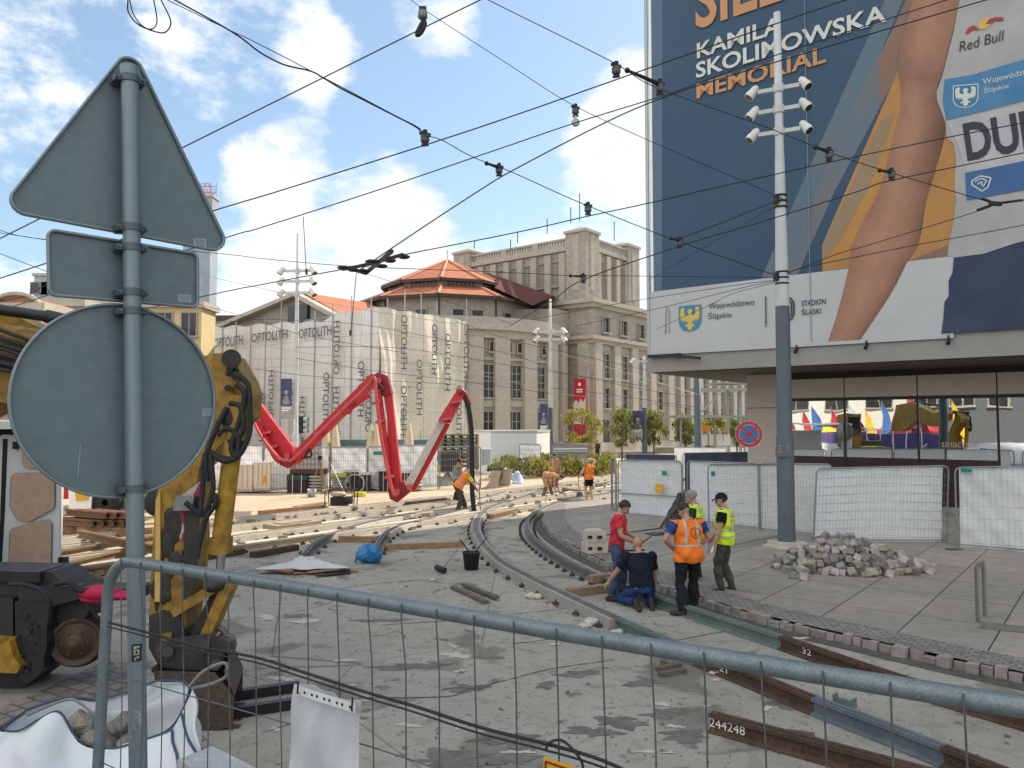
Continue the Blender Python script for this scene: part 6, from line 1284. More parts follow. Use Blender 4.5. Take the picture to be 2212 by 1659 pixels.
def vest(m, refl, low=-.16, bands=((.10, .17),), straps=True, mark=None, text=None):
    def f(c):
        d = c['co']-c['pel']; xl = d@c['lat']; yf = d@c['fwd']
        open_v = (yf > .02) & (c['tt'] > .72) & (np.abs(xl) < (c['tt']-.72)*.30)
        base = ((isk(c, 'torso') & (c['tt'] > low)) | (isk(c, 'thigh') & (c['tt'] > low)) | (isk(c, 'uarm') & (c['tp'] < .02))) & ~open_v & (c['tt'] < .955)
        off = .034+.012*np.clip(.25-c['tt'], 0, .4)*2
        v = c['shell']('safety_vest', base, off, m, wr_=.012)
        if v is None: return
        for a, b_ in bands: c['shell']('reflective_band', base & (c['tt'] > a) & (c['tt'] < b_), off+.004, refl, v, wr_=.012)
        if straps: c['shell']('reflective_strap', base & (np.abs(np.abs(xl)-.095) < .022) & (c['tt'] > bands[-1][1]-.02), off+.0035, refl, v, wr_=.012)
        if mark is not None:
            r = np.hypot(xl-mark[0], (c['tt']-mark[1])*.535); bk = base & (yf < 0)
            c['shell']('ring_emblem', bk & (r < .085) & (r > .064), off+.0045, mark[2], v, wr_=.012); c['shell']('ring_emblem', bk & (r < .05) & (np.abs(xl-mark[0]) < .008) | bk & (r < .045) & (np.abs((c['tt']-mark[1])*.535+.03) < .009) | bk & (r < .05) & ((c['tt']-mark[1]) > 0) & (np.abs(np.abs(xl-mark[0])-(c['tt']-mark[1])*.35) < .007), off+.0045, mark[2], v, wr_=.012)
        if text is not None:
            bk = base & (yf < 0); z = (c['tt']-.72)*.535
            c['shell']('back_lettering', (bk & (np.abs(xl) < .10) & (np.abs(z) < .014) & (np.sin(xl*190) > -.35)) | (bk & (np.abs(xl) < .03) & (np.abs(z-.05) < .022) & (np.sin(xl*150) > -.1)), off+.0045, text, v, wr_=.012)
    return f
def hair(m, low=.0, back=.35): 
    def f(c):
        d = c['co']-c['hc']; up = d@c['hu']; fw = d@c['hf']; c['shell']('hair', isk(c, 'head', 'neck') & ((up > .055) | ((fw < -.005) & (up > low-.05)) | ((fw < .02) & (up > low+.01))) & ~((fw > .055) & (up < .065)), .010, m, wr_=.003)
    return f
def beard(m):
    def f(c):
        d = c['co']-c['hc']; up = d@c['hu']; fw = d@c['hf']; c['shell']('beard', isk(c, 'head', 'neck') & (up < -.045) & (up > -.14) & (fw > .025) & ~((up > -.07) & (up < -.055) & (fw > .085)), .007, m, wr_=.002)
    return f
def cap(m, brim=True):
    def f(c):
        d = c['co']-c['hc']; up = d@c['hu']; fw = d@c['hf']; o = c['shell']('cap', isk(c, 'head') & (up > .035+.1*np.clip(-fw-.03, 0, .1)), .014, m, wr_=.001)
        if brim:
            hc, hf, hu, hr = (Vector(c[q]) for q in ('hc', 'hf', 'hu', 'hr')); b = MB(); k = c['k']
            b.grid(lambda i, j: (hc+hu*(.048-.03*j*j)+hf*(.07+.095*j*(1-.25*(2*i-1)**2))+hr*((2*i-1)*.072*(1-.15*j)))*k, 8, 5); b.grid(lambda i, j: (hc+hu*(.043-.03*j*j)+hf*(.07+.095*j*(1-.25*(2*i-1)**2))+hr*((2*i-1)*.072*(1-.15*j)))*k, 8, 5); b.build('cap_brim', m, c['t'], local=True)
    return f
def gloves(m): return lambda c: c['shell']('gloves', isk(c, 'hand') | (isk(c, 'farm') & (c['tp'] > .93)), .005, m, wr_=.001)
def worldpt(t, q, k=1.): return XF[t.name] @ (Vector(q)*k)

# --- the group on the right
t1, c1_ = person('man in a red t-shirt and jeans bowing over a tablet', 1330, 0, 13.3, 105, 1.77, lean=6, look=(-8, -42), outfit=[shirt(cloth('red_cotton', (.52, .045, .06), (.40, .03, .045))), trousers(cloth('jeans_blue', (.07, .10, .16), (.045, .065, .11))), hair(M_HAIRD), beard(M_HAIRD), shoes(M_SHOE)],
    arms={'L': ((-.10, .33, 1.04), (-.6, -.6, -.5)), 'R': ((.12, .30, 1.0), (.6, -.6, -.5))}, legs={'L': ((-.13, .03, .085),), 'R': ((.12, -.10, .085),)})
tb = T('tablet', 'flat dark tablet held by the man in red', 'tablet', worldpt(t1, (.02, .44, 1.0))); o = worldpt(t1, (.02, .47, 1.02)); X_ = az(105); n_ = (UP*.75-X_*.6).normalized(); sx = UP.cross(X_).normalized(); b = MB(); b.obox(o, sx*.12, n_.cross(sx)*.16, n_*.008); b.build('case', M_BLK, tb); b = MB(); b.obox(o+n_*.009, sx*.105, n_.cross(sx)*.145, n_*.001); b.build('screen', mat('tablet_screen', (.10, .11, .12), .1), tb)
t2, c2_ = person('bald man in a navy t-shirt kneeling on the concrete with his back to us', 1383, 0, 12.75, -8, 1.80, lean=16, pelvis=(0, -.02, .34), look=(-8, -18), width=1.12, outfit=[shirt(cloth('navy_cotton', (.014, .019, .034), (.009, .012, .022)), .75, -.05, .022), trousers(cloth('work_blue', (.025, .06, .17), (.018, .04, .12)), .97), shoes(M_SHOE), lambda c: c['shell']('gloves', (np.char.endswith(c['lab'], 'L')) & (isk(c, 'hand') | (isk(c, 'farm') & (c['tp'] > .9))), .006, mat('work_glove', (.42, .45, .16), .9), wr_=.001)],
    arms={'L': ((-.50, .34, .30), (-.5, -.4, -.6)), 'R': ((.30, .24, .17), (1, -.2, .1))},
    legs={'L': ((-.13, -.10, .13), (-.4, 1, -.35), (0, -.9, -.2)), 'R': ((.10, -.12, .13), (.35, 1, -.35), (.05, -.35, -.95))})
t3, c3_ = person('stout man in an orange vest with a round emblem standing hands on hips', 1484, 0, 12.35, -14, 1.79, lean=5, width=1.2, look=(-25, -25), outfit=[shirt(cloth('royal_blue_cotton', (.025, .075, .24), (.018, .05, .17)), .62), trousers(cloth('dark_workwear', (.018, .019, .024), (.011, .012, .016)), .96, .022, .10, .03), vest(C_ORV, C_REFL, -.22, ((.20, .275),), True, (.05, .60, mat('dark_red_ink', (.10, .02, .015), .8))), hair(M_HAIRD), shoes(M_SHOE)],
    arms={'L': ((-.21, .15, 1.0), (-1, -.45, .1)), 'R': ((.21, .15, 1.0), (1, -.45, .1))}, legs={'L': ((-.15, -.12, .085), (-.1, 1, 0), (-.75, .6, 0)), 'R': ((.17, .20, .085), (.2, 1, 0))})
t4, c4_ = person('grey haired man in a yellow vest over a green shirt behind the orange vest', 1500, 0, 14.6, -62, 1.80, lean=3, look=(-10, -14), outfit=[shirt(cloth('dark_green_cotton', (.012, .07, .035), (.009, .05, .027))), trousers(cloth('dark_trousers', (.03, .032, .036))), vest(C_YEV, C_REFLY, -.15, ((.12, .19), (.34, .40)), True), hair(M_HAIRG), shoes(M_SHOE)], arms={'L': ((-.27, .12, .86), (-.3, -1, 0)), 'R': ((.2, .25, .98), (.5, -1, 0))})
t5, c5_ = person('bearded man in a black cap and yellow vest facing left', 1563, 0, 13.55, -62, 1.78, lean=2, look=(-18, -12), outfit=[shirt(cloth('black_cotton', (.012, .012, .014)), .60), trousers(cloth('olive_trousers', (.07, .068, .058), (.05, .048, .042)), .97, .014, .1, .008), vest(C_YEV, C_REFLY, -.14, ((.06, .125), (.24, .305)), True, None, mat('black_ink', (.02, .02, .02), .8)), cap(cloth('black_cap', (.014, .016, .018))), hair(M_HAIRD, .02), beard(M_HAIRD), shoes(M_SHOE)],
    arms={'L': ((-.24, .12, .87), (-.4, -1, 0)), 'R': ((.20, .26, .92), (.5, -1, 0))}, legs={'L': ((-.10, .06, .085), (-.1, 1, 0), (-.25, 1, 0)), 'R': ((.12, -.08, .085), (.1, 1, 0), (.3, 1, 0))}, ground=.06)
q = worldpt(t5, (-.235, .17, .79)); b = MB(); b.obox(q, Vector((.012, 0, 0)), Vector((0, .035, 0)), UP*.06+Vector((0.02, 0, 0))); solo(b, 'phone', M_WHITE, 'white phone in the hand of the capped man', 'phone')
q = worldpt(t4, (-.285, .16, .80)); b = MB(); b.grid(lambda i, j: q+Vector((math.cos(i*6.283)*(.03+.07*j+.012*math.sin(i*19)), math.sin(i*6.283)*(.025+.05*j), -.02-.42*j)), 20, 8); solo(b, 'plastic_bag', mat('pale_plastic', (.36, .38, .40), .4, scale=8), 'pale plastic bag hanging beside the trousers of the orange vested man', 'bag')
# --- people in the sun
t6, c6_ = person('woman in an orange vest and black shorts shading her eyes and leaning on a shovel', 1272, 0, 29.6, -28, 1.74, lean=2, fem=True, look=(-35, 5), vox=.011, skin=M_SKINL, outfit=[shirt(cloth('black_vest_top', (.015, .015, .016)), .1), vest(C_ORV, C_REFL, -.06, ((.20, .27),), False), shorts(cloth('black_shorts', (.014, .014, .016))), hair(mat('fair_hair', (.42, .30, .17), .6, scale=40), .0), shoes(M_SHOE)], arms={'L': ((-.34, .20, .98), (-.6, -1, 0)), 'R': ((.10, .10, 1.68), (1, .3, .2))}, legs={'L': ((-.10, .02, .085),), 'R': ((.12, -.04, .085),)})
q = G(1252, 1082); h_ = worldpt(t6, (-.36, .25, .98)); sh = T('shovel', 'long handled shovel under the hand of the woman in orange', 'shovel', q); b = MB(); b.tube([q+UP*.28, h_+UP*.12], .016, 7); b.build('handle', M_WOOD, sh); b = MB(); b.grid(lambda i, j: q+Vector(((i-.5)*.24*(1-.5*j**3), .05*math.cos((i-.5)*2.6), .34*(1-j))), 8, 8); b.build('blade', M_RAILTOP, sh)
C_SUNV = cloth('faded_orange_vest', (.50, .24, .10), (.36, .18, .09)); C_TAN = cloth('dusty_trousers', (.20, .15, .10), (.13, .10, .07))
person('worker in a faded orange vest bent double over the far rails', 1184, 0, 31.8, 112, 1.76, lean=96, pelvis=(0, -.12, .90), look=(10, -70), vox=.012, outfit=[shirt(cloth('dusty_shirt', (.32, .24, .17)), .6), vest(C_SUNV, C_REFL, -.1, ((.15, .22),), False), trousers(C_TAN), hair(M_HAIRD), shoes(M_SHOE)], arms={'L': ((-.16, .38, .33), (-.4, -.4, .3)), 'R': ((.18, .36, .30), (.4, -.4, .3))}, legs={'L': ((-.16, .10, .085), (-.1, 1, 0)), 'R': ((.16, -.16, .085), (.1, 1, 0))})
person('worker in an open faded vest standing behind the bent one', 1197, 0, 35, 168, 1.74, lean=6, look=(15, -20), vox=.013, outfit=[shirt(cloth('tan_shirt', (.38, .28, .19)), .6), vest(C_SUNV, C_REFL, -.12, ((.12, .19),), True), trousers(C_TAN), cap(M_HAIRD, False), shoes(M_SHOE)])
t9, c9_ = person('worker in a bright orange vest and yellow cap stooping with a rod', 1000, 0, 26.2, 72, 1.78, lean=42, pelvis=(0, -.16, .91), look=(15, -45), vox=.011, width=1.08, outfit=[shirt(cloth('yellow_shirt', (.62, .62, .06)), .8), vest(C_ORV, C_REFL, -.14, ((.10, .18), (.34, .40)), True), trousers(cloth('grey_brown_trousers', (.075, .062, .055), (.05, .042, .038)), .96, .018, .1, .02), cap(cloth('lime_cap', (.60, .75, .04)), False), shoes(M_SHOE)], arms={'L': ((-.10, .55, .66), (-.5, -.6, -.2)), 'R': ((.12, .50, .74), (.6, -.6, -.2))}, legs={'L': ((-.16, .16, .085), (-.1, 1, 0)), 'R': ((.14, -.22, .085), (.1, 1, 0))})
a_ = worldpt(t9, (.0, .58, .86)); c_ = G(1038, 1108); b = MB(); b.tube([a_+(a_-c_)*.25, c_], .02, 7); solo(b, 'smoothing_rod', M_WOOD, 'wooden rod in the hands of the stooping orange worker', 'rod', org=False)
person('worker in a grey green vest standing behind the stooping orange worker', 986, 0, 29, 60, 1.76, lean=8, look=(5, -25), vox=.012, outfit=[shirt(cloth('skin_tone_shirt', (.24, .15, .11)), .2), vest(cloth('grey_green_vest', (.20, .27, .24), (.14, .19, .17)), C_REFL, -.1, ((.1, .16),), False), trousers(cloth('dark_grey_trousers', (.045, .04, .04))), hair(M_HAIRD), shoes(M_SHOE)], arms={'L': ((-.2, .3, 1.0), (-.5, -1, 0)), 'R': ((.2, .32, .95), (.5, -1, 0))})
person('worker in dusty grey clothes bent over beside the black crates', 806, 0, 35.2, -78, 1.76, lean=88, pelvis=(0, -.1, .90), look=(0, -75), vox=.013, outfit=[shirt(cloth('dusty_grey_shirt', (.28, .22, .19), (.2, .16, .14)), .9), trousers(cloth('dusty_grey_trousers', (.17, .135, .115), (.11, .09, .08))), hair(M_HAIRD), shoes(M_SHOE)], arms={'L': ((-.16, .40, .36), (-.4, -.4, .3)), 'R': ((.16, .40, .34), (.4, -.4, .3))}, legs={'L': ((-.14, .06, .085),), 'R': ((.14, -.14, .085),)})
person('pedestrian in dark clothes walking by the theatre door', 1290, 0, 62, 150, 1.76, vox=.02, outfit=[shirt(cloth('dark_jacket', (.05, .04, .04)), 1.2), trousers(cloth('dark_trousers', (.03, .032, .036))), hair(M_HAIRD)])
person('pedestrian in a pale top waiting at the tram stop', 1825, 0, 47, 200, 1.7, vox=.02, outfit=[shirt(cloth('pale_top', (.45, .40, .38)), .6), trousers(cloth('dark_trousers', (.03, .032, .036))), hair(M_HAIRD)])
# ------------------------------------------------------------------ things lying about the yard
def bx_px(b, u0, u1, v0, v1, Y, d): p0, p1 = P(u0, v1, Y), P(u1, v0, Y); b.obox(((p0.x+p1.x)/2, Y+d/2, (p0.z+p1.z)/2), Vector(((p1.x-p0.x)/2, 0, 0)), Vector((0, d/2, 0)), UP*(p1.z-p0.z)/2); return b
def slump(name, m, label, cat, c, rx, ry, h, seed, n=24, pleat=.3): return drape(name, c, rx, ry, h, m, label, cat, seed, n, pleat)
# blue bag, white sheets, buckets, planks
M_BLUE = mat('blue_bag_fabric', (.02, .20, .42), .45, scale=7, col2=(.012, .12, .30), spec=.5)
q = G(798, 1216); r_ = random.Random(4); b = MB(); ph = [r_.uniform(0, 6) for _ in range(6)]
def bag(i, j):
    a = i*2*math.pi; th = j*math.pi; rr = math.sin(th)**.6*(1+.22*math.sin(a*3+ph[0]+j*4)+.13*math.sin(a*5+ph[1])+.12*abs(math.sin(a*7+j*9+ph[3]))+.10*abs(math.sin(a*4-j*11+ph[4]))); return q+Vector((math.cos(a)*rr*.22, math.sin(a)*rr*.16, .19-.18*math.cos(th)*(1+.18*math.sin(a*2+ph[2])+.14*math.sin(a*5+ph[5]))))
b.grid(bag, 40, 22); b.tube(spline([q+Vector((-.12, -.04, .32)), q+Vector((-.24, -.08, .2)), q+Vector((-.29, -.08, .03))], 5), .03, 7); solo(b, 'blue_bag', M_BLUE, 'crumpled blue bag leaning on the end of the turnout rail', 'bag')
M_SHEET = mat('grey_white_sheet', (.50, .52, .52), .7, scale=2, col2=(.40, .42, .43)); q = G(655, 1236)
dr_b = random.Random(2)
bd = T('board_heap', 'heap of broken boards under the pale sheets', 'boards', q)
for i in range(12):
    a = dr_b.uniform(-.5, .6); c_ = q+Vector((dr_b.uniform(-.5, .75), dr_b.uniform(-.4, .2), .03+.02*(i % 4))); d = Vector((math.cos(a), math.sin(a), dr_b.uniform(-.05, .05))); b = MB(); b.bar(c_-d*.35, c_+d*.35, .12, .025); b.build('board', M_WOOD if i % 3 else M_BLK, bd)
slump('pale_sheet', M_SHEET, 'pale grey plastic sheets crumpled on the broken boards', 'sheet', (q.x-.02, q.y+.1, .09), .66, .40, .15, 9, 34, .5)
q = G(1018, 1230); bk_ = T('black_bucket', 'black mortar bucket with tools beside the curved rail', 'bucket', q); b = MB(); b.lathe(q, [(.0, .01), (.14, .0), (.18, .33), (.19, .34), (.19, .36), (.17, .36), (.135, .03), (0, .03)], 24); b.build('bucket_body', M_DARK, bk_)
b = MB(); b.tube([q+UP*.3, q+Vector((-.24, .1, .60))], .015, 6); b.tube([q+Vector((.05, 0, .33)), q+Vector((.32, .25, .62))], .012, 6); b.build('tool_handles', M_BLK, bk_)
ml = T('long_mallet', 'long handled mallet lying against the black bucket', 'mallet', G(950, 1236)); b = MB(); b.tube([G(958, 1232)+UP*.06, G(1000, 1200)+UP*.3, G(1030, 1175)+UP*.42], .012, 6); b.build('handle', M_WOOD, ml); b = MB(); b.cyl(G(944, 1233)+UP*.07, G(960, 1240)+UP*.07, .06, seg=12); b.build('mallet_head', M_DARK, ml)
def plank(label, a, c, w=.16, h=.05, z=0., m=M_WOOD, name='plank', group=None):
    p, q = G(*a), G(*c); b = MB(); b.bar(p+UP*(z+h/2+.003), q+UP*(z+h/2+.003), w, h); return solo(b, name, m, label, 'plank' if 'plank' in name else 'timber', group)
plank('orange brown plank between the two turnout rails', (733, 1170), (815, 1172), .14, .14); plank('long orange brown plank right of the blue bag', (830, 1188), (1000, 1182), .12, .13)
M_OLDW = mat('weathered_timber', (.17, .145, .125), .9, scale=5, col2=(.09, .08, .072), fine=.4)
plank('grey weathered plank of a crossed pair near the black bucket', (978, 1272), (1050, 1305), .10, .06, 0, M_OLDW); plank('shorter weathered plank of the crossed pair', (1000, 1268), (1074, 1298), .09, .05, .03, M_OLDW)
plank('pale timber board under the hands of the kneeling man', (1226, 1290), (1320, 1278), .15, .14, 0, mat('pale_timber', (.30, .22, .14), .85, scale=4, fine=.3)); plank('short timber box resting behind the kneeling man hand', (1275, 1268), (1322, 1262), .16, .13, .08, mat('pale_timber', (.30, .22, .14), .85))
for a, c, l in (((1418, 1450), (1470, 1440), 'dark timber offcut under the near fence tube'), ((1425, 1462), (1480, 1452), 'second dark timber offcut just below the first'), ((1430, 1434), (1452, 1440), 'thin timber strip above the dark offcuts')): plank(l, a, c, .07, .05, 0, M_OLDW, 'timber_offcut')
plank('brown timber offcut lying alone near the bottom edge', (1428, 1680), (1488, 1665), .045, .03, 0, M_WOOD, 'timber_offcut'); plank('small grey timber piece near the 20 rail', (1700, 1584), (1760, 1592), .04, .035, 0, M_OLDW, 'timber_offcut')
b = MB(); p = G(1822, 1532, .0); d = (G(1845, 1540)-G(1803, 1528)).normalized(); x_ = Vector((d.y, -d.x, 0)); b.obox(p+UP*.06, d*.10, x_*.012, UP*.05)
for s in (-1, 1): b.obox(p+d*.10*s+UP*.08+x_*-.03, d*.008, x_*.05, UP*.05)
solo(b, 'clamp_plate', M_PRIMER, 'grey green clamp plate fixed on the blue grey rail', 'clamp')
for v0, v1, l in ((1508, 1494, 'upper black steel bar sticking out behind the excavator bucket'), (1545, 1530, 'lower black steel bar sticking out behind the excavator bucket')):
    b = MB(); b.bar(G(505, v0+6)+UP*.06, G(642, v1)+UP*.06, .09, .10); solo(b, 'steel_bar', M_BLK, l, 'steel bar')
b = MB(); a_, c_ = P(420, 1628, 5.6), P(640, 1745, 5.0); b.bar(a_-UP*.1, c_-UP*.1, .28, .22); b.bar(a_-UP*.5, c_-UP*.5, .2, .62); solo(b, 'white_beam', mat('white_painted_steel', (.42, .44, .45), .5, scale=3, fine=.2), 'white painted beam on the ground at the lower left', 'beam')
for i, (u, v, s, l) in enumerate(((1262, 1356, .1, 'pale stone lump below the rail casing'), (1290, 1348, .13, 'larger pale stone lump by the rail casing'), (1325, 1372, .11, 'stone lump beside the end of the casing'), (1158, 1292, .14, 'white rubble at the foot of the curved casing'), (1545, 1456, .05, 'tiny stone by the primed rail'), (930, 1255, .06, 'small stone near the mallet'), (1200, 1395, .05, 'small stone in the middle of the slab'))):
    q = G(u, v); r_ = random.Random(i); b = MB()
    for k in range(3): b.ell(q+Vector((r_.uniform(-s, s), r_.uniform(-s, s)*.6, s*.3)), (s*r_.uniform(.5, .9), s*r_.uniform(.4, .7), s*.4), seg=6, rings=5)
    solo(b, 'stone', M_HAUNCH, l, 'stone')
r_ = random.Random(77); b = MB()
for k in range(850):
    u, v = r_.uniform(500, 2200), r_.uniform(1200, 1650); q = G(u, v); s = r_.uniform(.003, .010)*(1 if r_.random() > .08 else 2.2); a = r_.uniform(0, 3); b.obox(q+UP*s*.5, Vector((math.cos(a), math.sin(a), .2))*s, Vector((-math.sin(a), math.cos(a), 0))*s*.7, UP*s*.55)
for k in range(260):
    i = r_.randrange(len(pA)-1); q = pA[i].lerp(pA[i+1], r_.random()); d = (pA[i+1]-pA[i]).normalized(); x_ = Vector((d.y, -d.x, 0)); q = q-x_*r_.choice((-1, 1, 1))*r_.uniform(.19, .34); s = r_.uniform(.006, .022); b.obox(q+UP*s*.5, d*s, x_*s*.7, UP*s*.6)
tag(b.build('loose_grit', mat('grit', (.26, .24, .22), .9, scale=9, col2=(.08, .075, .07))), kind='stuff')
# wet patches that lie on the slab
r_ = random.Random(5); M_WET = mat('wet_concrete', (.085, .083, .076), .65, scale=5, col2=(.17, .163, .14), spec=.25); b = MB()
for (u, v, ru, rv) in ((1010, 1487, 60, 9), (1120, 1600, 90, 20), (1340, 1560, 70, 14), (1440, 1540, 60, 12), (1480, 1590, 70, 14), (1280, 1580, 60, 14), (1700, 1520, 60, 14), (1180, 1480, 30, 8), (1560, 1690, 40, 10), (1780, 1440, 50, 9), (640, 1330, 30, 6), (880, 1440, 90, 9), (980, 1640, 110, 22), (1250, 1455, 60, 8), (1050, 1420, 40, 5), (1100, 1640, 60, 16), (1880, 1470, 60, 7), (820, 1340, 60, 5), (1390, 1475, 50, 9)):
    ph = [r_.uniform(0, 6.3) for _ in range(5)]; pts = []
    for k in range(40):
        a = k*2*math.pi/40; f = 1+.30*math.sin(a*2+ph[0])+.22*math.sin(a*5+ph[1])+.14*math.sin(a*9+ph[2])+.08*math.sin(a*15+ph[3]); pts.append(G(u+math.cos(a)*ru*f*.8, v+math.sin(a)*rv*f*.8, .004))
    c_ = G(u, v, .004); b.add([c_]+pts, [(0, i+1, (i+1) % 40+1) for i in range(40)])
tag(b.build('wet_patches', M_WET), kind='structure')
b = MB()
for k in range(34):
    u, v = r_.uniform(520, 2100), r_.uniform(1230, 1640); ru, rv = r_.uniform(8, 38), r_.uniform(2, 7); ph = [r_.uniform(0, 6.3) for _ in range(5)]; pts = []
    for j in range(28): a = j*2*math.pi/28; f = 1+.35*math.sin(a*2+ph[0])+.25*math.sin(a*5+ph[1])+.18*math.sin(a*9+ph[2]); pts.append(G(u+math.cos(a)*ru*f*.8, v+math.sin(a)*rv*f*.8, .0055))
    b.add([G(u, v, .0055)]+pts, [(0, j+1, (j+1) % 28+1) for j in range(28)])
tag(b.build('mortar_splashes', mat('dried_mortar', (.47, .45, .39), .95, col2=(.36, .345, .30), scale=9)), kind='structure')
# dark cracks and joints of the slab
b = MB()
for px in ([(770, 1508), (960, 1505), (1010, 1490), (1100, 1468), (1190, 1445), (1330, 1425)], [(950, 1492), (985, 1486), (1040, 1488), (1075, 1470), (1085, 1462)], [(640, 1290), (800, 1262), (960, 1250)], [(820, 1350), (1000, 1338), (1240, 1312)], [(560, 1585), (640, 1560)], [(560, 1345), (720, 1300)], [(1100, 1392), (1300, 1368), (1440, 1368)], [(1380, 1400), (1560, 1365), (1650, 1362)]):
    pts = spline([G(u+r_.uniform(-3, 3), v, .006) for u, v in px], 8)
    L_ = [p+Vector((0, .006+.02*abs(math.sin(i*1.7)), 0)) for i, p in enumerate(pts)]; b.add(pts+L_, [(i, i+1, len(pts)+i+1, len(pts)+i) for i in range(len(pts)-1)])
tag(b.build('slab_joints', mat('crack_dark', (.07, .068, .066), .9)), kind='structure')
# heap of granite setts
M_GRAN = [mat('granite_'+n_, c, .9, col2=tuple(x*.7 for x in c), scale=9, bump=.4, bscale=40, fine=.3) for n_, c in (('pale', (.46, .43, .39)), ('tan', (.36, .31, .26)), ('grey', (.29, .28, .27)), ('dark', (.19, .175, .165)))]
r_ = random.Random(11); protos = []; hc_ = G(1868, 1243, .12)
def sett_mesh(i):
    b = MB(); h = Vector((r_.uniform(.062, .085), r_.uniform(.058, .08), r_.uniform(.055, .075))); vs = []
    bm = bmesh.new(); bmesh.ops.create_cube(bm, size=2)
    for v in bm.verts: v.co = Vector((v.co.x*h.x*r_.uniform(.8, 1.1), v.co.y*h.y*r_.uniform(.8, 1.1), v.co.z*h.z*r_.uniform(.85, 1.1)))
    bmesh.ops.bevel(bm, geom=list(bm.edges), offset=.010, segments=2, affect='EDGES'); me = bpy.data.meshes.new('granite_sett'); bm.to_mesh(me); bm.free(); me.materials.append(M_GRAN[(0, 0, 1, 2, 2, 3, 1, 0)[i]]); return me
ms = [sett_mesh(i) for i in range(8)]
def add_sett(p, rot, i, lab, grp): o = bpy.data.objects.new('granite_sett', ms[i]); COL.objects.link(o); o.location = p; o.rotation_euler = rot; return tag(o, lab, 'sett', grp)
n_ = 0
for layer in range(6):
    zl = .06+layer*.115; kx, ky = 1.62*(1-layer/6.3), .95*(1-layer/6.6); cx = hc_.x-.18*layer/5
    step = .145
    for ix in range(-14, 15):
        for iy in range(-8, 9):
            x, y = ix*step+r_.uniform(-.045, .045), iy*step+r_.uniform(-.045, .045); q = (x/kx)**2+(y/ky)**2
            if q > 1+r_.uniform(-.22, .10): continue
            if layer < 5 and q < ((1-(layer+2.2)/6.3)/(1-layer/6.3))**2*.85: continue
            if y > ky*.35 : continue
            if n_ >= 285: continue
            add_sett(Vector((cx+x, hc_.y+.75+y, .12+zl+r_.uniform(-.02, .03))), (r_.uniform(-.6, .6), r_.uniform(-.6, .6), r_.uniform(0, 3.1)), r_.randrange(8), 'rough granite sett lying loose in the heap beside the tall mast', 'granite setts in the heap'); n_ += 1
for (u, v) in ((1700, 1232), (1712, 1242), (1722, 1225), (1706, 1216), (1735, 1246)): p = G(u, v, .18); add_sett(p, (r_.uniform(-.3, .3), r_.uniform(-.3, .3), r_.uniform(0, 3)), r_.randrange(8), 'rough granite sett lying loose in the heap beside the tall mast', 'granite setts in the heap')
b = MB(); b.lathe((hc_.x-.05, hc_.y+.85, .10), [(0, .55), (.4, .50), (.8, .3), (1.25, .06), (1.45, .0)], 20); o = b.build('heap_core', M_GRAN[3]); o.scale = (1, .7, 1); tag(o, kind='structure'); o.location = (0, (hc_.y+.85)*.3, 0)
# steel hoop and its foot bar at the right
hp = T('steel_hoop', 'flat steel hoop standing on the pavement near the right edge', 'hoop', G(2116, 1352, .12)); M_HOOP = mat('stainless_brushed', (.30, .29, .28), .4, .7, scale=9)
b = MB(); a_ = G(2113, 1345, .12); h_ = (1345-1228)/FPX*a_.y; c_ = G(2128, 1332, .12); b.bar(a_, a_+UP*h_, .07, .03); b.bar(c_, c_+UP*h_, .07, .03); b.bar(a_+UP*h_, c_+UP*h_, .03, .07); b.build('uprights', M_HOOP, hp); b = MB(); b.bar(G(2118, 1350, .16), G(2330, 1372, .16), .10, .07); b.build('foot_bar', M_HOOP, hp)
# concrete anchor blocks by the inner kerb, rods
ab = T('anchor_blocks', 'two stacked concrete anchor blocks with dark slots on the pavement', 'concrete blocks', G(1285, 1190, .12)); q = G(1284, 1192, .12)
for i, (z, w) in enumerate(((.0, .50), (.25, .42))):
    b = MB(); b.box((q.x, q.y, q.z+z+.11), (w, .4, .22), .25); b.box((q.x, q.y, q.z+z+.235), (w*.8, .35, .03), .25); bl = b.build('block', M_HAUNCH, ab); b = MB()
    for s in (-.1, .12): b.box((q.x+s-.02, q.y-.205-.02, q.z+z+.11), (.10, .03, .07), .25)
    b.build('slots', M_BLK, bl)
b = MB(); b.tube([G(1304, 1190, .14), G(1392, 1188, .14)], .02, 6); b.tube([G(1304, 1190, .14)-Vector((.06, 0, 0)), G(1304, 1190, .14)], .04, 6); solo(b, 'iron_rod', M_BLK, 'dark iron rod running from the anchor blocks to the man in red', 'rod')
b = MB(); b.tube([G(1290, 1158, .13), G(1436, 1140, .13)], .014, 6); solo(b, 'thin_rod', M_BLK, 'thin rod lying in front of the white fence', 'rod')
b = MB(); b.lathe(G(1352, 1197, .125), [(.07, .0), (.11, .0), (.11, .02), (.07, .02)], 18); solo(b, 'iron_ring', M_BLK, 'small iron ring left of the man in red', 'ring')
b = MB(); b.box(G(1420, 1153, .135), (.5, .4, .02), .4); solo(b, 'drain_cover', M_BLK, 'dark flat cover plate lying under the white fence', 'cover plate')
# dark tarp bundle hanging on the fence behind the grey haired man
q = G(1440, 1140); b = MB()
def tarpf(i, j):
    a = i*2*math.pi; w = (.07+.17*(1-j)**.7)*(1+.25*math.sin(a*3+j*3)+.12*math.sin(a*7-j*8)); c_ = P(1468-22*(1-j)**1.3, 1136-70*j, 20.9); return c_+Vector((math.cos(a)*w, -.14+math.sin(a)*w*.35, .05*math.sin(a*4+j*9)))
b.grid(tarpf, 40, 16); solo(b, 'dark_sack', mat('black_plastic_sack', (.016, .017, .02), .4, scale=6, spec=.6), 'black plastic sack hanging on the white fence behind the grey haired man', 'sack')
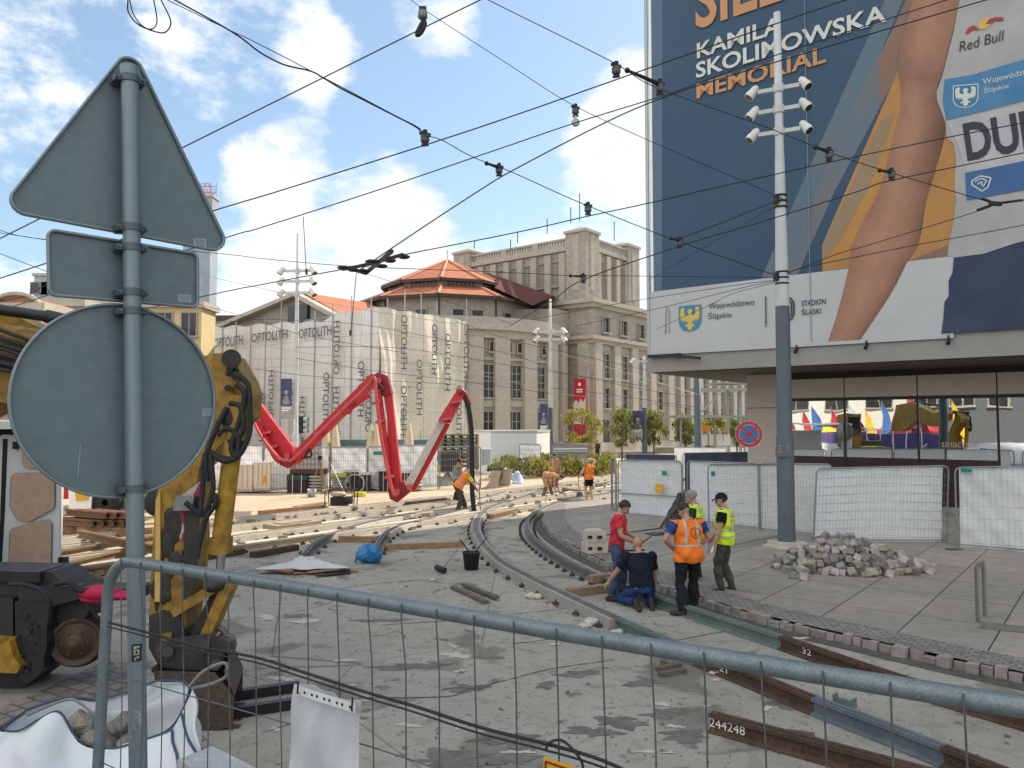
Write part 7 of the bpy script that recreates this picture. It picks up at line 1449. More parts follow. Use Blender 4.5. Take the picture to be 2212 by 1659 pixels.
# big bag in the lower left corner
M_BAG = mat('white_big_bag', (.60, .63, .66), .6, scale=1.6, col2=(.53, .56, .59), bump=.3, bscale=9); M_BAGB = mat('blue_piping', (.03, .07, .15), .6)
bo_ = P(190, 1640, 6.1); bo_.z = 0; bg_ = T('big_bag', 'slumped white big bag full of stones at the lower left', 'big bag', bo_)
ph = [random.Random(8).uniform(0, 6.3) for _ in range(9)]
rimpx = [(40, 1560), (95, 1545), (150, 1515), (240, 1500), (330, 1478), (388, 1490), (404, 1478), (395, 1530), (372, 1580), (330, 1595), (270, 1615), (180, 1605), (120, 1590)]
rim_ = []
for i, (u, v) in enumerate(((10, 1572), (70, 1530), (150, 1508), (215, 1512), (290, 1492), (330, 1474), (375, 1472), (408, 1484), (392, 1540), (360, 1580), (300, 1602), (235, 1618), (170, 1600), (130, 1540), (90, 1552), (40, 1580))):
    dep = 6.5 if i in (1, 2, 3, 4, 5, 6) else 6.0; rim_.append(P(u, v, dep))
nR = len(rim_); b = MB(); base_ = []
for i, p in enumerate(rim_):
    c_ = P(190, 1600, 6.25); o_ = Vector((p.x-c_.x, (p.y-c_.y)*1.2, 0)); base_.append(Vector((c_.x+o_.x*1.10, c_.y+(o_.y*1.6 if p.y > 6.2 else o_.y*1.9-.15), .03)))
ring_n = 64
def lerp_ring(ring, t):
    f = t*nR; i = int(f) % nR; q = f-int(f); p0, p1, p2, p3 = ring[i-1], ring[i], ring[(i+1) % nR], ring[(i+2) % nR]; return .5*((2*p1)+(p2-p0)*q+(2*p0-5*p1+4*p2-p3)*q*q+(3*p1-p0-3*p2+p3)*q**3)
def bagf(i, j):
    a = lerp_ring(rim_, i % 1.0); c_ = lerp_ring(base_, i % 1.0); q = a.lerp(c_, j); o_ = Vector((a.x-P(190, 1600, 6.25).x, a.y-6.25, 0)); o_ = o_.normalized() if o_.length > .01 else o_
    return q+o_*(.16*math.sin(j*math.pi)*(1+.3*math.sin(i*30))+.030*math.sin(i*44+j*7+ph[0])*(1-j*.3)+.02*math.sin(j*19+i*25+ph[1]))
b.grid(bagf, 96, 24); b.build('bag_wall', M_BAG, bg_)
b = MB()
def innf(i, j): a = lerp_ring(rim_, i % 1.0); c_ = P(200, 1600, 6.25); c_.z = a.z-.22; q = a.lerp(c_, j); q.z = a.z-.25*math.sin(j*1.57)-.015; return q
b.grid(innf, 72, 8); b.build('bag_inside', mat('bag_inside_white', (.42, .45, .47), .8, scale=3), bg_)
b = MB(); b.tube([lerp_ring(rim_, i/80)+UP*.005 for i in range(81)], .008, 6); b.tube([bagf(.5, j/10)+Vector((.02, -.02, 0)) for j in range(11)], .012, 6); b.tube([bagf(.55, j/10)+Vector((.0, -.02, 0)) for j in range(11)], .010, 6); b.build('blue_seam', M_BAGB, bg_)
M_STRAP = mat('strap_grey', (.20, .215, .23), .8, scale=12)
b = MB(); b.tube(spline([P(408, 1484, 6.0), P(440, 1450, 5.95), P(482, 1432, 5.95), P(492, 1445, 5.95), P(488, 1462, 6), P(455, 1478, 6), P(412, 1487, 6.0)], 6), .013, 6); b.tube(spline([P(60, 1545, 6.3), P(140, 1512, 6.3), P(175, 1520, 6.25), P(215, 1560, 6.2), P(245, 1600, 6.2)], 6), .011, 6); b.tube(spline([P(300, 1500, 6.3), P(296, 1550, 6.2), P(275, 1570, 6.2), P(222, 1600, 6.1)], 6), .010, 6); b.build('lifting_straps', M_STRAP, bg_)
r_ = random.Random(31)
for k in range(40):
    p = P(r_.uniform(165, 325), r_.uniform(1540, 1598), r_.uniform(6.1, 6.4)); p.z -= .06; add_sett(p, (r_.uniform(-1, 1), r_.uniform(-1, 1), r_.uniform(0, 3)), r_.choice((2, 3, 4, 5, 6)), 'grey stone lying in the open big bag', 'stones in the big bag')
# ------------------------------------------------------------------ stored material in the sun
def grp(name, label, cat, u, Y): p = P(u, 900, Y); return T(name, label, cat, (p.x, p.y, 0))
M_BROWNP = mat('brown_packs', (.40, .23, .15), .8, scale=3, col2=(.30, .17, .11)); M_CREAM = mat('cream_plastic', (.66, .60, .48), .5, scale=1.5, col2=(.55, .49, .38)); M_GRN = mat('dark_green_crate', (.03, .07, .05), .7, scale=4); M_PALE = mat('pale_sacks', (.42, .43, .40), .7, scale=3, col2=(.30, .32, .29)); M_CRATE = mat('black_crate', (.035, .03, .028), .7, scale=6, var=.5)
Ys = 33.5
for (u0, u1, v0, v1, l) in ((500, 545, 1005, 1056, 'pale plastic tote standing at the left end of the stored material'), (548, 584, 1000, 1054, 'taller cream tote with a yellow label')):
    t = grp('plastic_tote', l, 'tote', (u0+u1)/2, Ys); b = MB(); bx_px(b, u0, u1, v0, v1, Ys, .9); b.build('tote_body', M_CREAM, t); b = MB(); bx_px(b, u0-1, u1+1, v0-3, v0, Ys-.03, 1); b.build('lid', M_WHITE, t); b = MB()
    for k in range(1, 4): bx_px(b, u0+(u1-u0)*k/4-.6, u0+(u1-u0)*k/4+.6, v0+3, v1-3, Ys-.03, .03)
    bx_px(b, u0, u1, v1, v1+5, Ys, .9); b.build('ribs', mat('cream_rib', (.48, .42, .33), .6), t)
    if u0 > 546: b = MB(); bx_px(b, 566, 574, 1028, 1042, Ys-.04, .02); b.build('label', M_YTAG, t)
t = grp('brick_stack', 'stack of brown packs wrapped on a pallet behind the cream tote', 'brick stack', 575, 34.8)
for k in range(5): b = MB(); bx_px(b, 546+k % 2, 607-k % 2, 983+k*12, 994+k*12, 34.8, 1.1); b.build('brick_layer', M_BROWNP, t)
t = grp('water_tank', 'white caged water tank standing on dark crates below the red elbow', 'water tank', 660, 34); b = MB(); bx_px(b, 630, 695, 968, 1013, 34, 1.1); b.build('tank', mat('tank_white', (.66, .65, .60), .4, scale=1), t); b = MB()
for k in range(9): bx_px(b, 629+k*8.2, 630.4+k*8.2, 966, 1014, 33.93, .06)
for k in range(5): bx_px(b, 628, 697, 967+k*11.4, 968.2+k*11.4, 33.91, .06)
b.build('cage', M_FTUBE, t); b = MB(); bx_px(b, 626, 700, 1014, 1024, 33.8, 1.4); b.build('pallet', M_RUST, t)
t = grp('strapped_crate', 'dark crate with a green band and white straps under the caged tank', 'crate', 640, 33.6); b = MB(); bx_px(b, 620, 662, 1026, 1066, 33.6, 1.2); b.build('crate_body', M_CRATE, t); b = MB(); bx_px(b, 619, 663, 1027, 1037, 33.57, .1); b.build('green_band', M_GRN, t); b = MB()
for u in (631, 650): bx_px(b, u, u+1.6, 1026, 1066, 33.55, .03)
b.build('straps', M_WHITE, t); b = MB(); bx_px(b, 618, 664, 1066, 1071, 33.6, 1.2); b.build('pallet', M_WOOD, t)
def sacks(label, u0, u1, v0, v1, Y, n, m, cat='sacks'):
    t = grp('sack_stack', label, cat, (u0+u1)/2, Y); r = random.Random(int(u0))
    for k in range(n):
        z = v1-(v1-v0)*(k+.5)/n; c_ = P((u0+u1)/2+r.uniform(-2, 2), z, Y+.3); b = MB(); b.ell(c_, ((u1-u0)/2/FPX*Y, .4, (v1-v0)/n*.62/FPX*Y), seg=14, rings=8); b.build('sack', m, t)
sacks('stack of pale sacks right of the strapped crate', 662, 702, 1026, 1066, 33.8, 6, M_PALE); sacks('stack of pale sacks with a lime cover', 716, 744, 1030, 1064, 34, 6, M_PALE); sacks('low stack of grey sacks behind the upright boom arm', 886, 915, 1030, 1058, 34.5, 4, M_PALE)
b = MB(); bx_px(b, 715, 745, 1024, 1031, 33.9, .8); solo(b, 'lime_cover', mat('lime_sheet', (.30, .42, .06), .6), 'lime green sheet on the second stack of sacks', 'sheet')
for (u0, u1, v0, v1, l) in ((745, 775, 1020, 1066, 'black crate left of the bent grey worker'), (776, 800, 1026, 1062, 'black crate hidden behind the bent grey worker'), (818, 846, 1018, 1062, 'black crate right of the bent grey worker'), (868, 884, 1022, 1056, 'black crate behind the boom elbow')):
    t = grp('black_crate', l, 'crate', (u0+u1)/2, 34.6); b = MB(); bx_px(b, u0, u1, v0, v1, 34.6, 1.1); b.build('crate_body', M_CRATE, t); b = MB(); bx_px(b, u0-1, u1+1, v0-6, v0, 34.5, 1.2); b.build('film_cover', M_SHEET, t); b = MB()
    for k in range(1, 3): bx_px(b, u0+(u1-u0)*k/3, u0+(u1-u0)*k/3+1, v0, v1, 34.57, .03)
    b.build('straps', M_WHITE, t)
q = G(673, 1074); b = MB(); b.lathe(q, [(0, .0), (.15, .0), (.19, .33), (.18, .33), (.14, .03)], 18); solo(b, 'metal_bucket', M_STEEL, 'small metal bucket in front of the pale sacks', 'bucket')
q = G(737, 1098); gn = T('generator', 'small generator in a tubular frame on the sandy yard', 'generator', q); b = MB()
for sy in (-.28, .28):
    b.tube(spline([q+Vector((-.5, sy, .05)), q+Vector((-.52, sy, .55)), q+Vector((-.42, sy, .66)), q+Vector((.42, sy, .66)), q+Vector((.52, sy, .55)), q+Vector((.5, sy, .05))], 4), .02, 7)
for x_ in (-.5, .5): b.tube([q+Vector((x_, -.28, .06)), q+Vector((x_, .28, .06))], .02, 6)
b.build('tube_frame', M_RUST, gn); b = MB(); b.box(q+Vector((-.05, 0, .25)), (.6, .4, .3)); b.cyl(q+Vector((.2, -.1, .3)), q+Vector((.42, -.1, .3)), .14, seg=14); b.build('engine', M_BLK, gn); b = MB(); b.ell(q+Vector((-.1, 0, .5)), (.3, .2, .1)); b.build('fuel_tank', mat('dull_cream', (.50, .42, .30), .6), gn)
q = G(775, 1072); b = MB(); b.lathe(q+UP*.05, [(.26+.05*math.cos(a), .05*math.sin(a)) for a in [i*2*math.pi/10 for i in range(11)]], 24); b.lathe(q+UP*.13+Vector((.05, 0, 0)), [(.22+.045*math.cos(a), .045*math.sin(a)) for a in [i*2*math.pi/10 for i in range(11)]], 24); solo(b, 'yellow_hose', mat('yellow_hose', (.55, .48, .03), .6), 'coiled yellow hose on the sand beside the generator', 'hose')
q = G(766, 1066); b = MB(); b.lathe(q+UP*.42, [(.40+.03*math.cos(a), .03*math.sin(a)) for a in [i*2*math.pi/10 for i in range(11)]], 28, axis=Vector((.2, -1, .1))); solo(b, 'leaning_hoop', mat('dull_ring', (.30, .28, .24), .7), 'upright ring leaning on the black crates', 'ring')
tpd = T('survey_tripod', 'wooden survey tripod standing before the pale sacks', 'tripod', G(690, 1070)); top = G(690, 1070)+UP*1.55
for dx, dy in ((-.35, -.2), (.35, -.2), (0, .4)): b = MB(); b.tube([top, G(690, 1070)+Vector((dx, dy, 0))], .022, 6); b.build('leg', M_WOOD, tpd)
b = MB(); b.cyl(top-UP*.05, top+UP*.12, .09, seg=10); b.build('head', M_BLK, tpd)
for du, l in ((0, 'broom leaning against the sacks with an orange handle'), (16, 'second pole leaning against the sacks')):
    b = MB(); b.tube([G(726+du*1.4, 1074), G(726+du*1.4, 1074)+Vector((-.45-.02*du, .5, 1.3))], .02, 6); solo(b, 'leaning_pole', M_WOOD if not du else M_STEEL, l, 'pole')
# flat drain frame and boards in the tracks
b = MB(); q = G(632, 1142); b.obox(q+UP*.10, D2*.75, E_*.35, UP*.08); b.obox(q+UP*.19, D2*.5, E_*.2, UP*.02); solo(b, 'drain_box', mat('tan_frame', (.36, .27, .19), .85, scale=4), 'flat tan drain frame lying between the sunlit rails', 'frame')
for i, (a, c, l) in enumerate((((640, 1100), (700, 1090), 'long board on the sand below the generator'), ((1038, 1096), (1100, 1088), 'dark board beside the end hose'), ((1192, 1058), (1262, 1066), 'long pale board behind the woman in orange'), ((1120, 1072), (1178, 1062), 'dark board between the far rails'), ((1285, 1052), (1318, 1046), 'dark rail piece at the far right of the tracks'), ((1210, 1086), (1250, 1080), 'board lying left of the woman in orange'))): plank(l, a, c, .3, .1, .06 if i != 0 else 0, M_OLDW if i % 2 else mat('pale_timber', (.30, .22, .14), .85))
for a, c, l, m_, w in (((300, 1232), (520, 1196), 'dark steel beam lying along the shadow edge behind the excavator', M_RUST, .3), ((380, 1186), (560, 1158), 'long tawny timber between the sunlit rails', M_WOOD, .2), ((340, 1160), (500, 1136), 'grey timber on the near side of the sandy yard', M_OLDW, .25), ((560, 1112), (700, 1098), 'long thin board on the edge of the sandy yard', M_WOOD, .2), ((690, 1146), (780, 1132), 'short dark timber across the turnout', M_OLDW, .2), ((880, 1092), (960, 1082), 'dark steel piece in the tracks left of the stooping worker', M_RUST, .3), ((1060, 1120), (1120, 1106), 'pale timber near the end of the hose', M_WOOD, .2), ((545, 1205), (640, 1188), 'dark steel channel beside the bare turnout rail', M_RUST, .2)): plank(l, a, c, w, .13, .0, m_)
r_ = random.Random(13); b = MB()
for k in range(260):
    s = r_.uniform(-6, 44); o_ = r_.uniform(-5.4, .7); q = O+D2*s+E_*(o_+.1-(max(0, s-10))**2*.0035); h = r_.uniform(.03, .13); w = r_.uniform(.03, .16); a = r_.uniform(0, 3.1); b.obox(q+UP*h, Vector((math.cos(a), math.sin(a), 0))*w, Vector((-math.sin(a), math.cos(a), 0))*w*.4, UP*h*.6)
tag(b.build('track_rubble', mat('track_rubble', (.34, .29, .22), .9, scale=.8, col2=(.07, .06, .05))), kind='stuff')
q = G(1178, 1090); b = MB(); b.tube([q, q+Vector((.18, .1, 1.25))], .018, 6); b.ell(q+Vector((.19, .1, 1.3)), (.07, .07, .1)); solo(b, 'survey_staff', mat('orange_tip', (.5, .25, .08), .7, scale=2), 'thin measuring staff standing in the tracks left of the bent worker', 'staff')
# crates, pallets, bucket, sheets near the container
t = grp('crate_stack', 'stack of black plastic crates left of the wooden pallets', 'crates', 968, 38)
for k in range(5): b = MB(); bx_px(b, 946, 992, 976+k*9, 984.4+k*9, 38, 1.0); b.build('crate', M_CRATE, t)
t = grp('pallet_stack', 'tall stack of weathered wooden pallets under netting beside the container', 'pallets', 995, 40); M_PAL = mat('pallet_wood', (.30, .25, .15), .9, scale=14, col2=(.09, .08, .045), fine=.6)
for k in range(9):
    b = MB(); v0 = 938+k*8.6; bx_px(b, 952, 1032, v0, v0+3, 40, 1.6)
    for j in range(5): bx_px(b, 954+j*18, 960+j*18, v0+3, v0+8.4, 40.05, 1.5)
    b.build('pallet', M_PAL, t)
t = grp('site_container', 'white site container in front of the theatre', 'container', 1090, 47); p0, p1 = P(1060, 1004, 46), P(1162, 930, 46); b = MB(); c_ = Vector(((p0.x+p1.x)/2, 46, 0)); hz_ = p1.z
lw = P(1024, 930, 50)
b.prism([Vector((p0.x, 46, .0)), Vector((p1.x, 48.5, .0)), Vector((p1.x+1.0, 52, .0)), Vector((lw.x, 50, .0))], UP*(hz_-.12)); b.build('walls', M_WHITE, t, fix=True); b = MB(); b.prism([Vector((p0.x, 45.95, hz_-.119)), Vector((p1.x+.05, 48.45, hz_-.119)), Vector((p1.x+1.05, 52.05, hz_-.119)), Vector((lw.x-.05, 50, hz_-.119))], UP*.12); b.build('roof_frame', mat('container_frame', (.58, .58, .55), .5), t, fix=True)
t = grp('loose_bucket', 'loose wide excavator bucket lying on the sand by the planting', 'excavator bucket', 1050, 36); M_BKT = mat('dusty_bucket', (.17, .10, .06), .7, scale=3, col2=(.10, .06, .04)); M_BKS = mat('bucket_side', (.40, .33, .25), .7, scale=3)
qa = P(1028, 1046, 36); pr = [(0, 0), (.18, .02), (.42, .12), (.58, .38), (.64, .68), (.62, .84)]; b = MB(); o_ = Vector((qa.x, 36, 0)); w_ = Vector((.55, 1.2, 0)); pts = spline([o_+Vector((x_*1.1, 0, z_*1.0)) for x_, z_ in pr], 4); m_ = len(pts); b.add(pts+[p+w_ for p in pts], [(i, i+1, m_+i+1, m_+i) for i in range(m_-1)], True); b.build('shell', M_BKT, t)
b = MB(); b.prism(pts+[o_+Vector((1.15, 0, .84)), o_+Vector((1.0, 0, .03))], (.02, -.04, 0)); b.build('side_plate', M_BKS, t, fix=True); b = MB(); b.prism([p+w_ for p in pts]+[o_+w_+Vector((1.15, 0, .84)), o_+w_+Vector((1.0, 0, .03))], (.02, .04, 0)); b.build('side_plate', M_BKS, t, fix=True); b = MB(); b.bar(o_+Vector((.62, 0, .88)), o_+w_+Vector((.62, 0, .88)), .2, .1); b.build('hitch_bar', M_BLK, t)
q = G(1096, 1046); slump('blue_white_sheets', mat('pale_blue_sheet', (.50, .54, .60), .5, scale=3, col2=(.20, .30, .45)), 'pale blue plastic sheets piled beside the loose bucket', 'sheets', (q.x, q.y+.5, 0), .85, .6, .75, 21)
for u, v, l, s in ((950, 1048, 'pale plastic bundle with hoops on the sand', .75), (905, 1046, 'pale plastic bundle right of the boom elbow', .6), (1010, 1044, 'pale bundle behind the stooping worker', .6)): q = G(u, v); slump('plastic_bundle', mat('pale_bundle', (.52, .48, .42), .6, scale=3, col2=(.30, .27, .23)), l, 'bundle', (q.x, q.y+.4, 0), s, .5, .55, int(u))
b = MB(); bx_px(b, 928, 950, 1006, 1020, 37, .5); solo(b, 'yellow_label_box', M_YTAG, 'yellow and white labelled box before the black crates', 'box')
t = grp('bulk_bag', 'pale blue bulk bag between the pallets and the container', 'bag', 1049, 41); b = MB(); bx_px(b, 1040, 1060, 970, 1005, 41, .8); b.build('bag_body', mat('pale_blue_bag', (.45, .52, .56), .7, scale=3), t)
# rails stacked in the sun on the left
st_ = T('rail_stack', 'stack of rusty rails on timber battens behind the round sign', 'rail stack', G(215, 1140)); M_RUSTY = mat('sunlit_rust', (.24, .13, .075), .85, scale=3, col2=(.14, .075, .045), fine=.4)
yq = 20.5
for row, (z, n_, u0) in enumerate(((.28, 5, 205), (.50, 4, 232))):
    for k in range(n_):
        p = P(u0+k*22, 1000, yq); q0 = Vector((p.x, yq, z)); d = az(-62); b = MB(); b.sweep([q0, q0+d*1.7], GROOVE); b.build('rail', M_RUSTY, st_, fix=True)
for d_ in (.3, 1.4): b = MB(); p = P(205, 1000, yq); q0 = Vector((p.x, yq, .14))+az(-62)*d_; b.bar(q0-az(95)*.2, q0+az(95)*1.9, .16, .26); b.build('batten', M_WOOD, st_)
# traffic light, parasols, shelter
p = P(651, 900, 45); tf = T('traffic_light', 'black traffic light seen from the side by the white mast', 'traffic light', (p.x, 45, 0)); b = MB(); b.cyl((p.x-.1, 45, 0), (p.x-.1, 45, zz(895, 45)), .06, seg=8); b.build('post', M_STEEL, tf); b = MB(); bx_px(b, 645, 656, 899, 936, 44.9, .3); b.build('housing', M_BLK, tf); b = MB()
for v in (906, 918, 930): q = P(657, v, 44.95); b.lathe(q, [(.15, 0), (.16, .25)], 10, axis=Vector((1, -.1, 0)))
b.build('visors', M_STEEL, tf); b = MB(); bx_px(b, 622, 634, 905, 938, 45.5, .4); solo(b, 'switch_cabinet', mat('cabinet_grey', (.36, .35, .33), .6), 'grey switch cabinet left of the white mast', 'cabinet')
M_PAR = mat('cream_canvas', (.56, .47, .33), .85, scale=4, col2=(.44, .36, .24))
for i, (u, vt, l) in enumerate(((599, 914, 'closed cream parasol left of the white mast'), (705, 918, 'closed cream parasol just right of the red elbow'), (725, 913, 'second closed cream parasol right of the red elbow'), (802, 915, 'closed cream parasol left of the upright boom arm'), (813, 916, 'closed cream parasol touching the upright boom arm'), (884, 912, 'closed cream parasol between the boom arms'))):
    p = P(u, 900, 49); zt_ = zz(vt, 49); t = T('parasol', l, 'parasol', (p.x, 49, 0), 0, 'closed parasols before the scaffold'); b = MB(); vs_ = []
    prof = [(.02, zt_), (.10, zt_-.25), (.20, zt_-.9), (.24, zt_-1.35), (.27, zt_-1.62)]; sg_ = 16
    b.lathe((p.x, 49, 0), prof, sg_); b.v = [(x_+.05*math.cos(6*math.atan2(y_-49, x_-p.x))*(x_-p.x)/.2, y_, z_) for x_, y_, z_ in b.v]; b.build('canopy', M_PAR, t); b = MB(); b.cyl((p.x, 49, 0), (p.x, 49, zt_+.1), .03, seg=6); b.build('pole', M_WOOD, t)
b = MB(); bx_px(b, 600, 1010, 950, 968, 54, 2); solo(b, 'terrace_screen', mat('teal_screen', (.10, .20, .20), .6, scale=.6, col2=(.04, .08, .08)), 'dark teal terrace screen behind the parasols', 'screen')
sh = grp('tram_shelter', 'glass tram stop shelter with an orange display behind the thick pole', 'shelter', 1545, 50); b = MB(); bx_px(b, 1462, 1612, 897, 902, 49, 2.2); bx_px(b, 1500, 1625, 838, 843, 52, 3); bx_px(b, 1545, 1625, 826, 829, 53, 3)
b.build('roof', M_STEEL, sh); b = MB()
for u in (1470, 1543, 1608): bx_px(b, u, u+2.5, 902, 985, 50, .12)
for u in (1572, 1598): bx_px(b, u, u+3, 842, 985, 53, .12)
b.bar(P(1516, 890, 51), P(1562, 842, 52), .07); b.build('posts', M_STEEL, sh); b = MB(); bx_px(b, 1516, 1536, 919, 931, 49.3, .3); b.build('display', mat('orange_display', (.70, .25, .02), .5), sh); b = MB()
for k in range(4): bx_px(b, 1516+k*16, 1529+k*16, 938, 962, 50.5, .08)
b.build('display_boards', M_WHITE, sh)
q = P(1372, 985, 58); b = MB(); bx_px(b, 1335, 1420, 975, 990, 58, 1.0); bx_px(b, 1420, 1520, 966, 980, 58, 1.0); solo(b, 'low_wall', M_TRIM, 'low pale planter wall below the young trees', 'wall')
# ------------------------------------------------------------------ overhead lines
M_COPPER = mat('dark_wire', (.018, .024, .03), .6, .2)
def wire(px, label, z=6.5, z1=None, w=3.2, name='overhead_wire', cat='wire', n=5, grp_='overhead wires of the tramway', minr=0.):
    m = len(px); q = []
    for i, (u, v) in enumerate(px):
        zz_ = z if z1 is None else z+(z1-z)*i/(m-1); q.append(G(u, v, zz_))
    q = spline(q, n); b = MB(); b.tube(q, [max(minr, w*p.y/FPX/2.3) if p.y < 18 else max(minr, w*18/FPX/2.3) for p in q], 6); return solo(b, name, M_COPPER, label, cat, grp_, org=False)
wire([(1100, -31), (1037, 0), (915, 60), (700, 167), (376, 328), (-30, 530)], 'straight contact wire from the top centre down behind the triangular sign')
wire([(1900, -25), (1659, 57), (1331, 172), (1106, 251), (913, 315), (595, 415), (442, 461), (96, 570), (-30, 611)], 'contact wire crossing the big letters and passing the middle insulator')
wire([(2110, -22), (2044, 0), (1659, 125), (1461, 197), (1416, 212), (1241, 266), (1106, 312), (803, 415), (553, 495), (470, 519), (96, 640), (-30, 682)], 'contact wire through the pulley and the banner edge clamp', w=2.8)
wire([(2200, -22), (2129, 0), (1659, 139), (1463, 200), (1313, 262), (1106, 369), (1030, 415), (900, 500), (773, 586)], 'contact wire curving down to the far wire crossing')
wire([(2300, 245), (2212, 265), (2046, 297), (1794, 350), (1659, 380), (1503, 415), (1403, 438.5), (1263, 468.5), (1106, 504), (815, 562), (773, 578), (740, 582), (553, 617), (430, 642), (-20, 740)], 'long contact wire crossing the athlete arm and running to the far crossing', w=2.8)
wire([(2300, 308), (2212, 330), (1924, 390), (1849, 415), (1659, 475), (1468, 532), (1256, 606), (1192, 650), (1100, 705)], 'contact wire below the athlete elbow heading for the pale mast', w=2.8)
wire([(1030, -14), (1055, 0), (1325, 135), (1420, 190), (1659, 276), (1799, 332), (1915, 370), (2064, 415), (2150, 440)], 'span wire from the top centre to the star clamp on the right', z=6.8, w=2.2)
wire([(2300, 418), (2212, 432), (2150, 440), (2116, 455), (1874, 530), (1814, 547), (1700, 590)], 'span wire from the star clamp down to the tall mast', z=6.6, w=2.0)
wire([(2300, 462), (2212, 486), (1991, 527), (1889, 547), (1729, 580), (1702, 592)], 'lower span wire from the tall mast to the right edge', z=6.5, w=2.2)
wire([(870, -14), (915, 20), (953, 45), (1106, 144), (1240, 228), (1403, 304), (1606, 392), (1690, 428)], 'thin span wire from the top down to the upper mast clamp', z=7.4, z1=8.36, w=1.7)
wire([(340, -14), (362, 0), (500, 67), (553, 92), (698, 167), (845, 245), (903, 275), (920, 293), (953, 302), (1023, 340), (1106, 372), (1201, 415), (1266, 443), (1401, 497), (1453, 517), (1621, 576), (1692, 600)], 'span wire from the top left through several insulators to the tall mast', z=6.7, z1=6.5, w=2.2)
wire([(345, -18), (500, 68), (560, 112), (600, 134), (625, 143), (672, 154), (698, 168), (735, 190), (780, 213), (845, 246), (895, 272), (908, 285), (913, 312)], 'sagging feeder cable under the top left span wire', z=6.72, w=4.0, cat='cable')
wire([(1692, 600), (1440, 597), (1266, 595), (1233, 596), (1106, 589), (778, 576), (645, 566), (553, 557), (465, 547), (96, 517), (-20, 492)], 'almost level span wire across the theatre tower', w=1.7)
wire([(1692, 603), (1597, 615), (1451, 637), (1328, 657), (1150, 690)], 'span wire from the tall mast to the curved wall', w=1.7); wire([(1692, 605), (1620, 618), (1498, 648), (1405, 670), (1240, 705)], 'second lower span wire from the tall mast over the crest', w=1.7); wire([(1692, 606), (1581, 635), (1531, 660), (1405, 717), (1300, 765)], 'steepest span wire from the tall mast over the crest', w=1.5)
wire([(1690, 428), (1656, 442), (1491, 507), (1455, 515)], 'short upper stay from the tall mast to the arm clamp', z=8.3, z1=6.6, w=2.4); wire([(1690, 436), (1578, 501), (1400, 606)], 'thin slanting stay from the tall mast', z=8.3, z1=6.5, w=1.2)
for i, px in enumerate([[(553, 620), (638, 640), (780, 668), (985, 700)], [(640, 692), (770, 700), (900, 722), (1106, 766), (1190, 800)], [(640, 774), (800, 800), (985, 822), (1190, 850)], [(640, 778), (560, 776), (470, 790)], [(640, 692), (560, 690), (470, 697)], [(638, 750), (860, 752), (1106, 790), (1400, 835)], [(470, 720), (640, 760), (800, 775), (985, 800), (1190, 845)], [(1190, 800), (1400, 843), (1507, 858)], [(1190, 838), (1300, 850), (1507, 880)],
                        [(1106, 732), (1300, 790), (1507, 852)], [(985, 695), (1106, 735), (1240, 765), (1400, 800)], [(773, 590), (790, 590), (1106, 700)], [(640, 640), (553, 620), (440, 595)], [(420, 655), (553, 690), (640, 720), (860, 760)], [(553, 797), (700, 815), (985, 830)], [(1190, 850), (1400, 870), (1620, 905)]]):
    b = MB(); q = spline([P(u, v, 30+22*(i*7 % 5)/5+(.0)) for u, v in px], 5); b.tube(q, [1.0*p.y/FPX/2 for p in q], 5); solo(b, 'far_wire', M_COPPER if i % 3 else mat('sunlit_wire', (.35, .33, .30), .5, .4), 'thin distant tram wire in front of the theatre and scaffold', 'wire', 'thin distant wires')
for i, px in enumerate([[(-20, 500), (60, 512), (110, 520)], [(-20, 655), (60, 640), (125, 598)], [(-20, 700), (60, 720), (240, 760), (400, 800)], [(-20, 540), (110, 590)]]):
    b = MB(); q = [P(u, v, 40) for u, v in px]; b.tube(q, 1.6*40/FPX/2, 5); solo(b, 'far_wire', M_COPPER, 'thin distant tram wire at the left edge of the picture', 'wire', 'thin distant wires on the left')
for i, (u0, v0, u1, v1, l) in enumerate(((655, 468, 662, 593, 'thin hanging drop wire by the white mast'), (770, 590, 757, 725, 'thin drop wire below the wire crossing'))):
    b = MB(); b.tube([P(u0, v0, 30), P(u1, v1, 30)], .016, 5); b.cyl(P(u1, v1-12, 30), P(u1, v1, 30), .05, seg=6); solo(b, 'drop_wire', M_COPPER, l, 'wire', org=False)
lp = [(268, -14), (276, 0), (277, 25), (295, 50), (322, 64), (352, 71), (366, 60), (368, 42), (352, 8), (340, -14)]; lq = [(272, -14), (280, 0), (287, 28), (303, 52), (322, 63), (335, 58), (339, 40), (332, 0), (330, -14)]
wire(lp, 'bigger black cable loop hanging at the top left', z=6.8, w=3.6, name='cable_loop', cat='cable loop', grp_=None); wire(lq, 'smaller black cable loop inside the bigger one at the top left', z=6.82, w=3.2, name='cable_loop', cat='cable loop', grp_=None)
